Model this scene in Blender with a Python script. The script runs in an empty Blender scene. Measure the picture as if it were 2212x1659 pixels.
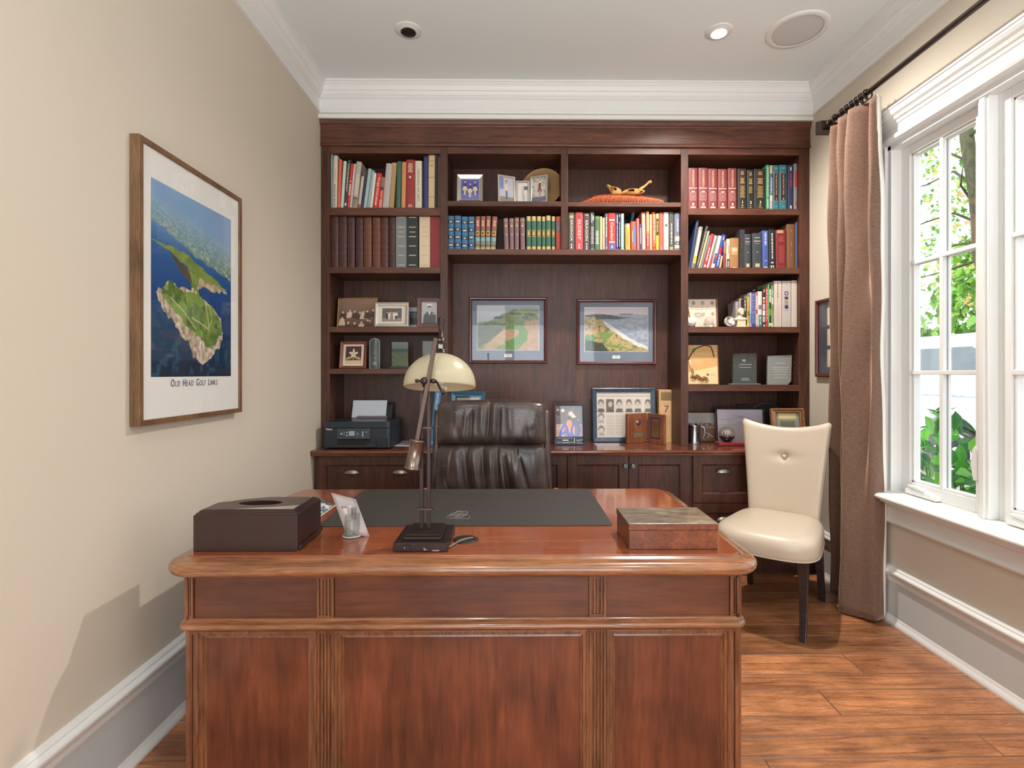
import bpy, bmesh, math, random
import numpy as np
from mathutils import Matrix, Vector
random.seed(7)
SC = bpy.context.scene
COL = SC.collection
PI = math.pi

# ------------------------------------------------------------------ camera
F = 1106.0; TH = math.radians(.6); CH = 1.39; VX = 1110.0; HY = 805.0
PXC = VX + F * math.tan(TH)
cd = bpy.data.cameras.new('camera'); cam = bpy.data.objects.new('camera', cd); COL.objects.link(cam)
cd.sensor_width = 36; cd.lens = 36 * F / 2212
cd.shift_x = -(PXC - 1106) / 2212; cd.shift_y = -(829.5 - HY) / 2212
cd.clip_start = .05; cd.clip_end = 200
cam.location = (0, 0, CH); cam.rotation_euler = (PI / 2, 0, -TH)
SC.camera = cam
# ------------------------------------------------------------------ view / world / lights
SC.view_settings.view_transform = 'Standard'
SC.view_settings.look = 'None'
SC.view_settings.gamma = 1
SC.view_settings.use_curve_mapping = False
SC.view_settings.exposure = 0.13
SC.cycles.max_bounces = 10; SC.cycles.diffuse_bounces = 5; SC.cycles.transparent_max_bounces = 16
SC.cycles.sample_clamp_indirect = 4; SC.cycles.use_denoising = True
SC.cycles.caustics_reflective = False; SC.cycles.caustics_refractive = False
YFD = -2.75
w = bpy.data.worlds.new('world'); SC.world = w; w.use_nodes = True
bg = w.node_tree.nodes['Background']; bg.inputs[0].default_value = (.86, .93, 1, 1); bg.inputs[1].default_value = 2.6

def lamp(name, kind, loc, power, color=(1, 1, 1), size=.1, sizey=None, aim=None, spot=None, blend=.6):
    d = bpy.data.lights.new(name, kind); d.energy = power; d.color = color
    if kind == 'AREA':
        d.size = size
        if sizey: d.shape = 'RECTANGLE'; d.size_y = sizey
    elif kind == 'SUN': d.angle = size
    else: d.shadow_soft_size = size
    if kind == 'SPOT': d.spot_size = spot; d.spot_blend = blend
    o = bpy.data.objects.new(name, d); COL.objects.link(o); o.location = loc
    if aim is not None:
        v = Vector(aim) - Vector(loc)
        o.rotation_euler = v.to_track_quat('-Z', 'Y').to_euler()
    return o
lamp('sun', 'SUN', (-4, -3, 12), 4.2, (1, .97, .92), .02, aim=(4.2, 1.2, 0))
WARM = (1, .97, .93)
# lit recessed downlight in view, then two unseen spots added for even brightness
lamp('downlight_and_fill_beam', 'SPOT', (1.202, 2.95, 3.36), 255, (1, .93, .85), .035, aim=(1.2, 2.5, 0), spot=math.radians(156), blend=1)
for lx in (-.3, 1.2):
    lamp('downlight_and_fill_beam', 'SPOT', (lx, .2, 3.36), 45, WARM, .06, aim=(lx, .2, 0), spot=math.radians(150), blend=.9)
# unseen fill lamp added behind the camera, outside the made-up glazed doors
lamp('added_rear_fill', 'AREA', (.375, YFD, 1.3), 78, (.92, .98, 1), 2.6, 2.4, aim=(.375, 2, 3.2))
# two unseen spots added behind the camera to bounce light off the ceiling
for lx in (-.75, 1.62): lamp('added_ceiling_bounce', 'SPOT', (lx, -.9, 1.1), 190, (.90, .98, 1), .12, aim=(lx * .8 + .08, -.3, 3.4), spot=math.radians(140), blend=1)
def portal(loc, sx, sy, aim):
    o = lamp('window_portal', 'AREA', loc, 1, size=sx, sizey=sy, aim=aim); o.data.cycles.is_portal = True; return o
portal((2.30, 1.63, 1.69), 2.0, 2.4, (0, 1.63, 1.69))

# ------------------------------------------------------------------ photo-plane measurements -> metres
def ray(px, py):
    u = (px - PXC) / F; v = (HY - py) / F; s, c = math.sin(TH), math.cos(TH)
    return s + u * c, c - u * s, v
def atY(px, py, y):
    a, b, v = ray(px, py); t = y / b; return a * t, CH + v * t
def atX(px, py, x):
    a, b, v = ray(px, py); t = x / a; return b * t, CH + v * t
def atZ(px, py, z):
    a, b, v = ray(px, py); t = (z - CH) / v; return a * t, b * t

# ------------------------------------------------------------------ materials
def lin(c):
    return tuple(((x / 255 / 12.92) if x / 255 <= .04045 else ((x / 255 + .055) / 1.055) ** 2.4) for x in c[:3]) + (1,)
MC = {}
def mat(col, rough=.5, metal=0, spec=.5, coat=0, emit=0, bump=0, bscale=200, sheen=0, name=None):
    key = (tuple(col), rough, metal, spec, coat, emit, bump, bscale, sheen)
    if key in MC: return MC[key]
    m = bpy.data.materials.new(name or 'paint'); m.use_nodes = True
    nt = m.node_tree; b = nt.nodes['Principled BSDF']
    b.inputs['Base Color'].default_value = lin(col); b.inputs['Roughness'].default_value = rough
    b.inputs['Metallic'].default_value = metal; b.inputs['Specular IOR Level'].default_value = spec
    b.inputs['Coat Weight'].default_value = coat; b.inputs['Coat Roughness'].default_value = .12
    if sheen: b.inputs['Sheen Weight'].default_value = sheen
    if emit: b.inputs['Emission Color'].default_value = lin(col); b.inputs['Emission Strength'].default_value = emit
    tc = nt.nodes.new('ShaderNodeTexCoord'); n = nt.nodes.new('ShaderNodeTexNoise')
    nt.links.new(tc.outputs['Object'], n.inputs['Vector'])
    n.inputs['Scale'].default_value = bscale
    if bump:
        bp = nt.nodes.new('ShaderNodeBump'); bp.inputs['Strength'].default_value = bump; bp.inputs['Distance'].default_value = .002
        nt.links.new(n.outputs['Fac'], bp.inputs['Height']); nt.links.new(bp.outputs['Normal'], b.inputs['Normal'])
    else:   # a little unevenness in the finish
        n.inputs['Scale'].default_value = 35
        mr = nt.nodes.new('ShaderNodeMapRange'); mr.inputs[3].default_value = rough * .9; mr.inputs[4].default_value = min(1, rough * 1.1)
        nt.links.new(n.outputs['Fac'], mr.inputs[0]); nt.links.new(mr.outputs[0], b.inputs['Roughness'])
    MC[key] = m; return m

def wood(name, dark, light, axis='x', scale=1., rough=.35, coat=0., streak=12., blotch=.35, bump=.05, fine=1., contrast=(.35, .68), attr=None):
    m = bpy.data.materials.new(name); m.use_nodes = True
    nt = m.node_tree; b = nt.nodes['Principled BSDF']; N = nt.nodes.new; L = nt.links.new
    tc = N('ShaderNodeTexCoord'); mp = N('ShaderNodeMapping'); L(tc.outputs['Object'], mp.inputs[0])
    s = {'x': (1, streak, streak), 'y': (streak, 1, streak), 'z': (streak, streak, 1)}[axis]
    mp.inputs['Scale'].default_value = tuple(v * scale for v in s)
    src = mp.outputs[0]
    if attr:
        at = N('ShaderNodeAttribute'); at.attribute_name = attr
        sc = N('ShaderNodeVectorMath'); sc.operation = 'SCALE'; sc.inputs[3].default_value = 37
        L(at.outputs['Color'], sc.inputs[0])
        ad = N('ShaderNodeVectorMath'); L(src, ad.inputs[0]); L(sc.outputs[0], ad.inputs[1]); src = ad.outputs[0]
    n1 = N('ShaderNodeTexNoise'); L(src, n1.inputs['Vector']); n1.inputs['Scale'].default_value = 1.6; n1.inputs['Detail'].default_value = 7
    n1.inputs['Distortion'].default_value = 1.2; n1.inputs['Roughness'].default_value = .62
    n2 = N('ShaderNodeTexNoise'); L(src, n2.inputs['Vector']); n2.inputs['Scale'].default_value = 9 * fine; n2.inputs['Detail'].default_value = 3
    mx0 = N('ShaderNodeMix'); mx0.inputs[0].default_value = .35; L(n1.outputs['Fac'], mx0.inputs[2]); L(n2.outputs['Fac'], mx0.inputs[3])
    cr = N('ShaderNodeValToRGB'); L(mx0.outputs[0], cr.inputs[0])
    cr.color_ramp.elements[0].position = contrast[0]; cr.color_ramp.elements[0].color = lin(dark)
    cr.color_ramp.elements[1].position = contrast[1]; cr.color_ramp.elements[1].color = lin(light)
    n3 = N('ShaderNodeTexNoise'); L(tc.outputs['Object'], n3.inputs['Vector']); n3.inputs['Scale'].default_value = 4.5; n3.inputs['Detail'].default_value = 2
    hs = N('ShaderNodeHueSaturation'); L(cr.outputs[0], hs.inputs['Color'])
    mr = N('ShaderNodeMapRange'); mr.inputs[1].default_value = .3; mr.inputs[2].default_value = .7
    mr.inputs[3].default_value = 1 - blotch; mr.inputs[4].default_value = 1 + blotch; L(n3.outputs['Fac'], mr.inputs[0])
    L(mr.outputs[0], hs.inputs['Value'])
    out = hs.outputs[0]
    if attr:
        sp = N('ShaderNodeSeparateColor'); L(at.outputs['Color'], sp.inputs[0])
        m2 = N('ShaderNodeMapRange'); m2.inputs[3].default_value = .66; m2.inputs[4].default_value = 1.25; L(sp.outputs[0], m2.inputs[0])
        h2 = N('ShaderNodeHueSaturation'); L(out, h2.inputs['Color']); L(m2.outputs[0], h2.inputs['Value']); out = h2.outputs[0]
    L(out, b.inputs['Base Color'])
    b.inputs['Roughness'].default_value = rough; b.inputs['Coat Weight'].default_value = coat; b.inputs['Coat Roughness'].default_value = .09
    bp = N('ShaderNodeBump'); bp.inputs['Strength'].default_value = bump; bp.inputs['Distance'].default_value = .004
    L(mx0.outputs[0], bp.inputs['Height']); L(bp.outputs[0], b.inputs['Normal'])
    return m

def glassmat(name, tint=(255, 255, 255), spec=1.45, rough=.0, haze=0.0):
    m = bpy.data.materials.new(name); m.use_nodes = True
    nt = m.node_tree; nt.nodes.clear(); N = nt.nodes.new; L = nt.links.new
    o = N('ShaderNodeOutputMaterial'); mx = N('ShaderNodeMixShader'); t = N('ShaderNodeBsdfTransparent'); g = N('ShaderNodeBsdfGlossy')
    fr = N('ShaderNodeFresnel'); ge = N('ShaderNodeNewGeometry'); mi = N('ShaderNodeMapRange')
    mi.inputs[3].default_value = spec; mi.inputs[4].default_value = 1 / spec
    L(ge.outputs['Backfacing'], mi.inputs[0]); L(mi.outputs[0], fr.inputs[0])
    t.inputs[0].default_value = lin(tint); g.inputs['Roughness'].default_value = rough; g.inputs[0].default_value = (.95, .95, .95, 1)
    L(fr.outputs[0], mx.inputs[0]); L(t.outputs[0], mx.inputs[1]); L(g.outputs[0], mx.inputs[2])
    last = mx
    if haze:
        m2 = N('ShaderNodeMixShader'); d = N('ShaderNodeBsdfPrincipled'); d.inputs['Base Color'].default_value = lin(tint); d.inputs['Roughness'].default_value = .3
        m2.inputs[0].default_value = haze; L(mx.outputs[0], m2.inputs[1]); L(d.outputs[0], m2.inputs[2]); last = m2
    L(last.outputs[0], o.inputs[0]); return m

def attrmat(name, rough=.6, coat=0):
    m = bpy.data.materials.new(name); m.use_nodes = True
    nt = m.node_tree; b = nt.nodes['Principled BSDF']
    a = nt.nodes.new('ShaderNodeAttribute'); a.attribute_name = 'Col'
    nt.links.new(a.outputs['Color'], b.inputs['Base Color']); b.inputs['Roughness'].default_value = rough
    b.inputs['Coat Weight'].default_value = coat
    return m

M_CASE = wood('dark_cherry_wood', (50, 26, 18), (96, 55, 40), 'z', 1.5, .42, .0, blotch=.16)
M_CASEH = wood('dark_cherry_wood_across', (60, 32, 23), (114, 68, 50), 'x', 1.5, .44, .0, blotch=.16)
M_TOP = wood('worktop_wood', (84, 42, 30), (128, 74, 54), 'x', 1.2, .16, .6, blotch=.12)
M_DPAN = wood('desk_panel_cherry', (76, 36, 22), (128, 70, 45), 'z', 1.0, .36, .2, streak=9, blotch=.3, contrast=(.3, .72))
M_DPANH = wood('desk_frieze_cherry', (80, 44, 30), (114, 66, 46), 'x', 1.2, .34, .2, streak=9, blotch=.2)
M_DTRIM = wood('desk_trim_walnut', (84, 48, 30), (152, 98, 66), 'z', 2., .33, .3, blotch=.15, bump=.1)
M_DTRIMH = wood('desk_edge_walnut', (104, 62, 40), (170, 116, 80), 'x', 1.6, .24, .5, blotch=.18, bump=.08)
M_DTOP = wood('desk_top_cherry', (130, 66, 40), (156, 86, 54), 'x', 1.0, .17, .6, streak=14, blotch=.08, bump=.015)
M_FLOOR = wood('oak_floorboard', (108, 62, 38), (204, 138, 92), 'x', 1.9, .3, .15, streak=11, blotch=.30, bump=.25, fine=2.6, contrast=(.34, .64), attr='Col')
M_WHITE = mat((226, 226, 224), .42, name='white_trim_paint')
M_CEIL = mat((221, 227, 226), .9, name='ceiling_paint')
M_WALLP = mat((206, 196, 180), .85, bump=.04, bscale=400, name='beige_wall_paint')
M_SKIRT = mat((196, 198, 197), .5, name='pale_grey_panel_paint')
M_GLASS = glassmat('pane_glass'); M_PICGLASS = glassmat('picture_glass')
M_PIC = attrmat('picture_print', .45)
M_BLACK = mat((22, 22, 24), .4); M_BRONZE = mat((62, 50, 46), .3, .75, name='dark_bronze')
M_PAGES = mat((222, 212, 190), .8, name='book_pages')
M_LEATHER_W = mat((196, 180, 161), .38, bump=.08, bscale=260, name='cream_leather')
M_CHARM = mat((140, 140, 142), .25, .9)
M_NICKEL = mat((190, 190, 195), .25, .9, name='brushed_nickel')
M_SILVER = mat((205, 200, 192), .22, .85, name='silver')
M_GOLD = mat((205, 160, 92), .25, .85, name='gold')

# ------------------------------------------------------------------ mesh builder (world coordinates)
class MB:
    def __init__(s): s.v = []; s.f = []; s.mi = []; s.sm = []; s.col = None; s.M = None
    def add(s, vs, fs, m=0, smooth=False):
        o = len(s.v)
        s.v += [tuple(s.M @ Vector(p)) for p in vs] if s.M is not None else [tuple(p) for p in vs]
        s.f += [tuple(i + o for i in f) for f in fs]; s.mi += [m] * len(fs); s.sm += [smooth] * len(fs); return s
    def box(s, x0, x1, y0, y1, z0, z1, m=0):
        v = [(x, y, z) for z in (z0, z1) for y in (y0, y1) for x in (x0, x1)]
        return s.add(v, [(0, 2, 3, 1), (4, 5, 7, 6), (0, 1, 5, 4), (2, 6, 7, 3), (0, 4, 6, 2), (1, 3, 7, 5)], m)
    def prism(s, pts, axis, a, b, m=0, smooth=False, cap=True):
        """pts: 2-D outline; axis: extrusion axis; (x: pts=(y,z)) (y: pts=(x,z)) (z: pts=(x,y))"""
        def mk(p, t): return {'x': (t, p[0], p[1]), 'y': (p[0], t, p[1]), 'z': (p[0], p[1], t)}[axis]
        n = len(pts); v = [mk(p, a) for p in pts] + [mk(p, b) for p in pts]
        area = sum(pts[i][0] * pts[(i + 1) % n][1] - pts[(i + 1) % n][0] * pts[i][1] for i in range(n))
        fl = (area > 0) ^ (axis == 'y') ^ (b < a)
        fs = [(i, (i + 1) % n, (i + 1) % n + n, i + n) if fl else (i + n, (i + 1) % n + n, (i + 1) % n, i) for i in range(n)]
        s.add(v, fs, m, smooth)
        if cap:
            o = len(s.v) - 2 * n
            c1 = tuple(range(n)); c2 = tuple(range(n, 2 * n))
            s.f += [tuple(o + i for i in (c1[::-1] if fl else c1)), tuple(o + i for i in (c2 if fl else c2[::-1]))]
            s.mi += [m, m]; s.sm += [False, False]
        return s
    def lathe(s, prof, c=(0, 0, 0), seg=24, m=0, axis='z', smooth=True, rot=None, arc=2 * PI):
        full = arc >= 2 * PI - 1e-6; n = seg if full else seg + 1
        v = []
        for k in range(n):
            a = arc * k / seg
            for r, h in prof:
                p = Vector((r * math.cos(a), r * math.sin(a), h))
                if axis == 'x': p = Vector((p.z, p.x, p.y))
                elif axis == 'y': p = Vector((p.y, p.z, p.x))
                if rot is not None: p = rot @ p
                v.append(tuple(Vector(c) + p))
        q = len(prof); fs = []
        for k in range(seg):
            for i in range(q - 1):
                a0 = k * q + i; b0 = ((k + 1) % n) * q + i
                fs.append((a0, b0, b0 + 1, a0 + 1))
        s.add(v, fs, m, smooth)
        return s
    def sphere(s, c, r, m=0, seg=16, rings=10, sc=(1, 1, 1)):
        prof = [(max(1e-5, math.sin(PI * i / rings)), -math.cos(PI * i / rings)) for i in range(rings + 1)]
        o = len(s.v); M = s.M; s.M = None; s.lathe(prof, (0, 0, 0), seg, m)
        for i in range(o, len(s.v)):
            x, y, z = s.v[i]; p = Vector((c[0] + x * r * sc[0], c[1] + y * r * sc[1], c[2] + z * r * sc[2]))
            s.v[i] = tuple(M @ p) if M is not None else tuple(p)
        s.M = M; return s
    def tube(s, pts, r, seg=8, m=0, cap=True, closed=False):
        pts = [Vector(p) for p in pts]; n = len(pts); rr = r if isinstance(r, (list, tuple)) else [r] * n
        up = None; v = []
        for i, p in enumerate(pts):
            if closed: t = (pts[(i + 1) % n] - pts[i - 1])
            else: t = pts[min(i + 1, n - 1)] - pts[max(i - 1, 0)]
            t.normalize()
            if up is None: up = t.orthogonal().normalized()
            up = (up - t * up.dot(t))
            if up.length < 1e-6: up = t.orthogonal()
            up.normalize(); q = t.cross(up)
            for k in range(seg):
                a = 2 * PI * k / seg; v.append(tuple(p + (up * math.cos(a) + q * math.sin(a)) * rr[i]))
        fs = []
        for i in range(n if closed else n - 1):
            for k in range(seg):
                j = (i + 1) % n
                fs.append((i * seg + k, i * seg + (k + 1) % seg, j * seg + (k + 1) % seg, j * seg + k))
        if cap and not closed: fs += [tuple(range(seg))[::-1], tuple((n - 1) * seg + k for k in range(seg))]
        return s.add(v, fs, m, True)
    def grid(s, P, m=0, smooth=True, flip=False):
        """P[i][j] -> point rows"""
        a = len(P); b = len(P[0]); v = [p for r in P for p in r]
        fs = [(i * b + j, i * b + j + 1, (i + 1) * b + j + 1, (i + 1) * b + j) for i in range(a - 1) for j in range(b - 1)]
        if flip: fs = [f[::-1] for f in fs]
        return s.add(v, fs, m, smooth)
    def frame(s, x0, x1, z0, z1, prof, m=0, y=0.):
        """picture-frame moulding: prof = [(inset, -y projection)], mitred at the corners, facing -y"""
        rings = []
        for ins, pr in prof:
            rings.append([(x0 + ins, y - pr, z0 + ins), (x1 - ins, y - pr, z0 + ins), (x1 - ins, y - pr, z1 - ins), (x0 + ins, y - pr, z1 - ins)])
        v = [p for r in rings for p in r]; fs = []
        for i in range(len(rings) - 1):
            for k in range(4):
                fs.append((i * 4 + k, i * 4 + (k + 1) % 4, (i + 1) * 4 + (k + 1) % 4, (i + 1) * 4 + k))
        return s.add(v, fs, m)
    def text(s, t, size, at, right=(1, 0, 0), up=(0, 0, 1), m=0, fit=None, fith=None, bold=0., mono=False, shear=0.):
        """letters centred at a point, in the plane of right/up; fit = width to fill, fith = height to fill"""
        vs, fs = glyphs(t, bold)
        if not vs: return s
        xs = [p[0] for p in vs]; ys = [p[1] for p in vs]
        cx, cy = (min(xs) + max(xs)) / 2, (min(ys) + max(ys)) / 2
        kx = ky = size
        if fit: kx = fit / max(1e-6, max(xs) - min(xs)); ky = kx if size is None else size
        if fith: ky = fith / max(1e-6, max(ys) - min(ys)); kx = kx if kx is not None else ky
        r = Vector(right).normalized(); u = Vector(up).normalized(); nrm = r.cross(u); a = Vector(at)
        out = [tuple(a + r * ((x - cx + shear * y) * kx) + u * ((y - cy) * ky) + nrm * .0003) for x, y in vs]
        return s.add(out, fs, m)
    def build(s, name, mats, parent=None, bevel=0, subd=0, solid=0, autosmooth=None, origin=None, wn=False):
        me = bpy.data.meshes.new(name)
        if not isinstance(mats, (list, tuple)): mats = [mats]
        if parent is not None: L = world_loc(parent)
        elif origin is not None: L = Vector(origin)
        else:
            xs = [p[0] for p in s.v]; ys = [p[1] for p in s.v]; zs = [p[2] for p in s.v]
            L = Vector(((min(xs) + max(xs)) / 2, (min(ys) + max(ys)) / 2, min(zs)))
        me.from_pydata([(p[0] - L.x, p[1] - L.y, p[2] - L.z) for p in s.v], [], s.f)
        for m_ in mats: me.materials.append(m_)
        me.polygons.foreach_set('material_index', s.mi); me.polygons.foreach_set('use_smooth', s.sm)
        if s.col is not None:
            ca = me.color_attributes.new('Col', 'FLOAT_COLOR', 'POINT')
            ca.data.foreach_set('color', np.array(s.col, dtype=np.float32).ravel())
        me.update()
        o = bpy.data.objects.new(name, me); COL.objects.link(o)
        if parent is not None: o.parent = parent
        else: o.location = L
        if parent is not None: o['_l'] = tuple(L); WL[o.name] = L
        else: WL[o.name] = L
        if bevel:
            b = o.modifiers.new('bevel', 'BEVEL'); b.width = bevel; b.segments = 2; b.limit_method = 'ANGLE'; b.angle_limit = math.radians(40)
            if wn:
                for p in me.polygons: p.use_smooth = True
                b.harden_normals = True
        if subd:
            d = o.modifiers.new('subd', 'SUBSURF'); d.levels = subd; d.render_levels = subd
        if '_l' in o: del o['_l']
        return o
WL = {}
def world_loc(o): return WL[o.name]
GL = {}
def glyphs(t, bold=0.):
    k = (t, bold)
    if k in GL: return GL[k]
    c = bpy.data.curves.new('t', 'FONT'); c.body = t; c.size = 1; c.resolution_u = 3; c.offset = bold; c.fill_mode = 'FRONT'
    o = bpy.data.objects.new('t', c); COL.objects.link(o)
    me = bpy.data.meshes.new_from_object(o)
    vs = [(v.co.x, v.co.y) for v in me.vertices]; fs = [tuple(p.vertices) for p in me.polygons if p.normal.z > 0] or [tuple(p.vertices) for p in me.polygons]
    bpy.data.objects.remove(o); bpy.data.meshes.remove(me); bpy.data.curves.remove(c)
    GL[k] = (vs, fs); return GL[k]

def thing(name, label, cat, loc=(0, 0, 0), group=None, kind=None):
    o = bpy.data.objects.new(name, None); COL.objects.link(o); o.location = loc; o.empty_display_size = .05
    WL[o.name] = Vector(loc); o['label'] = label; o['category'] = cat
    if group: o['group'] = group
    if kind: o['kind'] = kind
    return o
def tag(o, label, cat, group=None, kind=None):
    o['label'] = label; o['category'] = cat
    if group: o['group'] = group
    if kind: o['kind'] = kind
    return o
def struct(o): o['kind'] = 'structure'; return o
def B(*a): return MB().box(*a)

# painted prints: a fine grid whose vertex colours come from a small painter
class Paint:
    def __init__(s, w, h, base=(255, 255, 255)):
        s.w, s.h = w, h; s.a = np.ones((h, w, 3)) * np.array(base)
        yy, xx = np.mgrid[0:h, 0:w]; s.u = (xx) / (w - 1); s.v = (yy) / (h - 1)     # v: 0 bottom .. 1 top
        s.rng = np.random.RandomState(w * 31 + h)
    def noise(s, k, seed=0):
        r = np.random.RandomState(seed); out = np.zeros((s.h, s.w)); amp = 1.; tot = 0
        for o in range(4):
            n = max(2, int(k * 2 ** o)); g = r.rand(n + 1, n + 1)
            x = s.u * (n - .001); y = s.v * (n - .001); xi = x.astype(int); yi = y.astype(int); fx = x - xi; fy = y - yi
            fx = fx * fx * (3 - 2 * fx); fy = fy * fy * (3 - 2 * fy)
            out += amp * ((g[yi, xi] * (1 - fx) + g[yi, xi + 1] * fx) * (1 - fy) + (g[yi + 1, xi] * (1 - fx) + g[yi + 1, xi + 1] * fx) * fy)
            tot += amp; amp *= .5
        return out / tot
    def put(s, mask, col, jit=0, k=12, seed=1):
        c = np.array(col, float)
        cc = np.ones((s.h, s.w, 3)) * c
        if jit: cc = cc + ((s.noise(k, seed) - .5) * 2 * jit)[:, :, None]
        mk = np.clip(mask.astype(float), 0, 1)[:, :, None]; s.a = s.a * (1 - mk) + cc * mk; return s
    def poly(s, pts, col, jit=0, k=12, seed=1, wob=0):
        x = s.u + (s.noise(14, seed + 5) - .5) * wob; y = s.v + (s.noise(14, seed + 9) - .5) * wob
        ins = np.zeros((s.h, s.w), bool); n = len(pts); j = n - 1
        for i in range(n):
            xi, yi = pts[i]; xj, yj = pts[j]
            if yi != yj:
                ins ^= ((yi > y) != (yj > y)) & (x < (xj - xi) * (y - yi) / (yj - yi) + xi)
            j = i
        return s.put(ins, col, jit, k, seed)
    def ell(s, cx, cy, rx, ry, col, jit=0):
        return s.put(((s.u - cx) / rx) ** 2 + ((s.v - cy) / ry) ** 2 < 1, col, jit)
    def grad(s, top, bot, v0=0., v1=1.):
        t = np.clip((s.v - v0) / (v1 - v0), 0, 1)[:, :, None]; c = np.array(top) * t + np.array(bot) * (1 - t)
        mk = ((s.v >= v0) & (s.v <= v1))[:, :, None]; s.a = np.where(mk, c, s.a); return s
    def mesh(s, P00, P10, P01, mb=None, m=0, off=0.):
        """P00 lower left, P10 lower right, P01 upper left (world points)"""
        P00, P10, P01 = Vector(P00), Vector(P10), Vector(P01); mb = mb or MB()
        U = P10 - P00; V = P01 - P00; n = U.cross(V).normalized() * off
        vs = [tuple(P00 + n + U * (i / (s.w - 1)) + V * (j / (s.h - 1))) for j in range(s.h) for i in range(s.w)]
        fs = [(j * s.w + i, j * s.w + i + 1, (j + 1) * s.w + i + 1, (j + 1) * s.w + i) for j in range(s.h - 1) for i in range(s.w - 1)]
        c = np.clip(s.a, 0, 255) / 255; c = np.where(c <= .04045, c / 12.92, ((c + .055) / 1.055) ** 2.4)
        cc = np.concatenate([c.reshape(-1, 3), np.ones((s.w * s.h, 1))], 1)
        if mb.col is None: mb.col = np.ones((len(mb.v), 4)) if mb.v else np.zeros((0, 4))
        mb.add(vs, fs, m); mb.col = np.concatenate([np.array(mb.col), cc]); return mb
# ================================================================== room shell
XL, XR = -1.36, 2.105
YB, YF = 3.95, -2.6          # back wall (behind the shelving) and the camera-side wall
ZC = 3.39
YS = 3.575                   # soffit face above the bookcase
# floor boards
def floor():
    ys = [3.95, 3.82, 3.67, 3.53, 3.38, 3.22, 3.067, 2.935, 2.808, 2.689, 2.511, 2.347, 2.232, 2.062, 1.949, 1.836, 1.70, 1.57, 1.44, 1.3, 1.15, 1.0, .86, .72, .58, .44, .3, .15, 0, -.15, -.3, -.45, -.6, -.75, -.9, -1.05, -1.2, -1.35, -1.5, -1.65, -1.8, -1.95, -2.1, -2.25, -2.4, -2.6]
    mb = MB(); cols = []; r = random.Random(3)
    ends = {8: [1.95], 10: [1.62], 11: [.2], 12: [1.33], 13: [.4], 14: [1.78], 15: [.9], 16: [1.5]}
    for i in range(len(ys) - 1):
        y1, y0 = ys[i], ys[i + 1]
        cuts = ends.get(i) or [r.uniform(-.8, 1.8)]
        cuts = [XL - .05] + sorted(cuts + [c - 1.9 for c in cuts if c - 1.9 > XL + .2]) + [XR + .05]
        for a, b in zip(cuts, cuts[1:]):
            g = .0019; h = .003; n0 = len(mb.v)
            v = [(a, y0, -h), (b, y0, -h), (b, y1, -h), (a, y1, -h), (a + g * 2, y0 + g * 2, 0), (b - g * 2, y0 + g * 2, 0), (b - g * 2, y1 - g * 2, 0), (a + g * 2, y1 - g * 2, 0)]
            mb.add(v, [(4, 5, 6, 7)]); mb.f += [tuple(n0 + q for q in f_) for f_ in ((0, 1, 5, 4), (1, 2, 6, 5), (2, 3, 7, 6), (3, 0, 4, 7))]; mb.mi += [1] * 4; mb.sm += [False] * 4
            c = (r.random(), r.random(), r.random(), 1); cols += [c] * 8
    mb.box(XL - .1, XR + .1, YF - .1, YB + .1, -.12, -.004); cols += [(0, 0, 0, 1)] * 8
    mb.col = cols
    struct(mb.build('floor', [M_FLOOR, mat((128, 90, 70), .35, name='board_edge')], origin=(0, 0, 0)))
floor()
struct(B(XL - .15, XR + .15, YF - .1, YB + .15, ZC, ZC + .12).build('ceiling', M_CEIL))
struct(B(XL - .12, XL, YF - .1, YB + .12, -.12, ZC).build('wall_left', M_WALLP))
struct(B(XL, XR, YB, YB + .12, -.12, ZC).build('wall_back', M_WALLP))
# soffit over the shelving
struct(B(XL, XR, YS, YB, 3.163, ZC).build('trim_1', M_WHITE))
# camera-side wall; its wide opening is added to let fill light in
OX0, OX1, OZ = -1.0, 1.75, 2.75
fw = MB().box(XL - .12, OX0, YF - .12, YF, -.12, ZC).box(OX1, XR + .12, YF - .12, YF, -.12, ZC).box(OX0, OX1, YF - .12, YF, OZ, ZC)
struct(fw.build('wall_front', M_WALLP))
dr = thing('added_door_1', 'added white glazed doors behind the camera, made up to admit fill light', 'door', (.375, YF - .06, 0), kind='structure')  # unseen doors, made up as the way in for the rear fill
for k in range(3):
    a = OX0 + k * (OX1 - OX0) / 3; b = OX0 + (k + 1) * (OX1 - OX0) / 3
    MB().box(a, a + .09, YF - .08, YF - .03, 0, OZ).box(b - .09, b, YF - .08, YF - .03, 0, OZ).box(a + .09, b - .09, YF - .08, YF - .03, 0, .22).box(a + .09, b - .09, YF - .08, YF - .03, OZ - .1, OZ).build('door_frame', M_WHITE, dr, bevel=.004)
    MB().box(a + .09, b - .09, YF - .057, YF - .053, .22, OZ - .1).build('pane', M_GLASS, dr)
# right wall with the window opening
WX = XR; WT = .14
WY0, WY1 = .59, 2.86         # rough opening along the wall
WZ0, WZ1 = .715, 2.66
rw = MB()
rw.box(WX, WX + WT, WY1, YB + .12, -.12, ZC).box(WX, WX + WT, YF - .12, WY0, -.12, ZC).box(WX, WX + WT, WY0, WY1, -.12, WZ0).box(WX, WX + WT, WY0, WY1, WZ1, ZC)
struct(rw.build('wall_right', M_WALLP))

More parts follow.
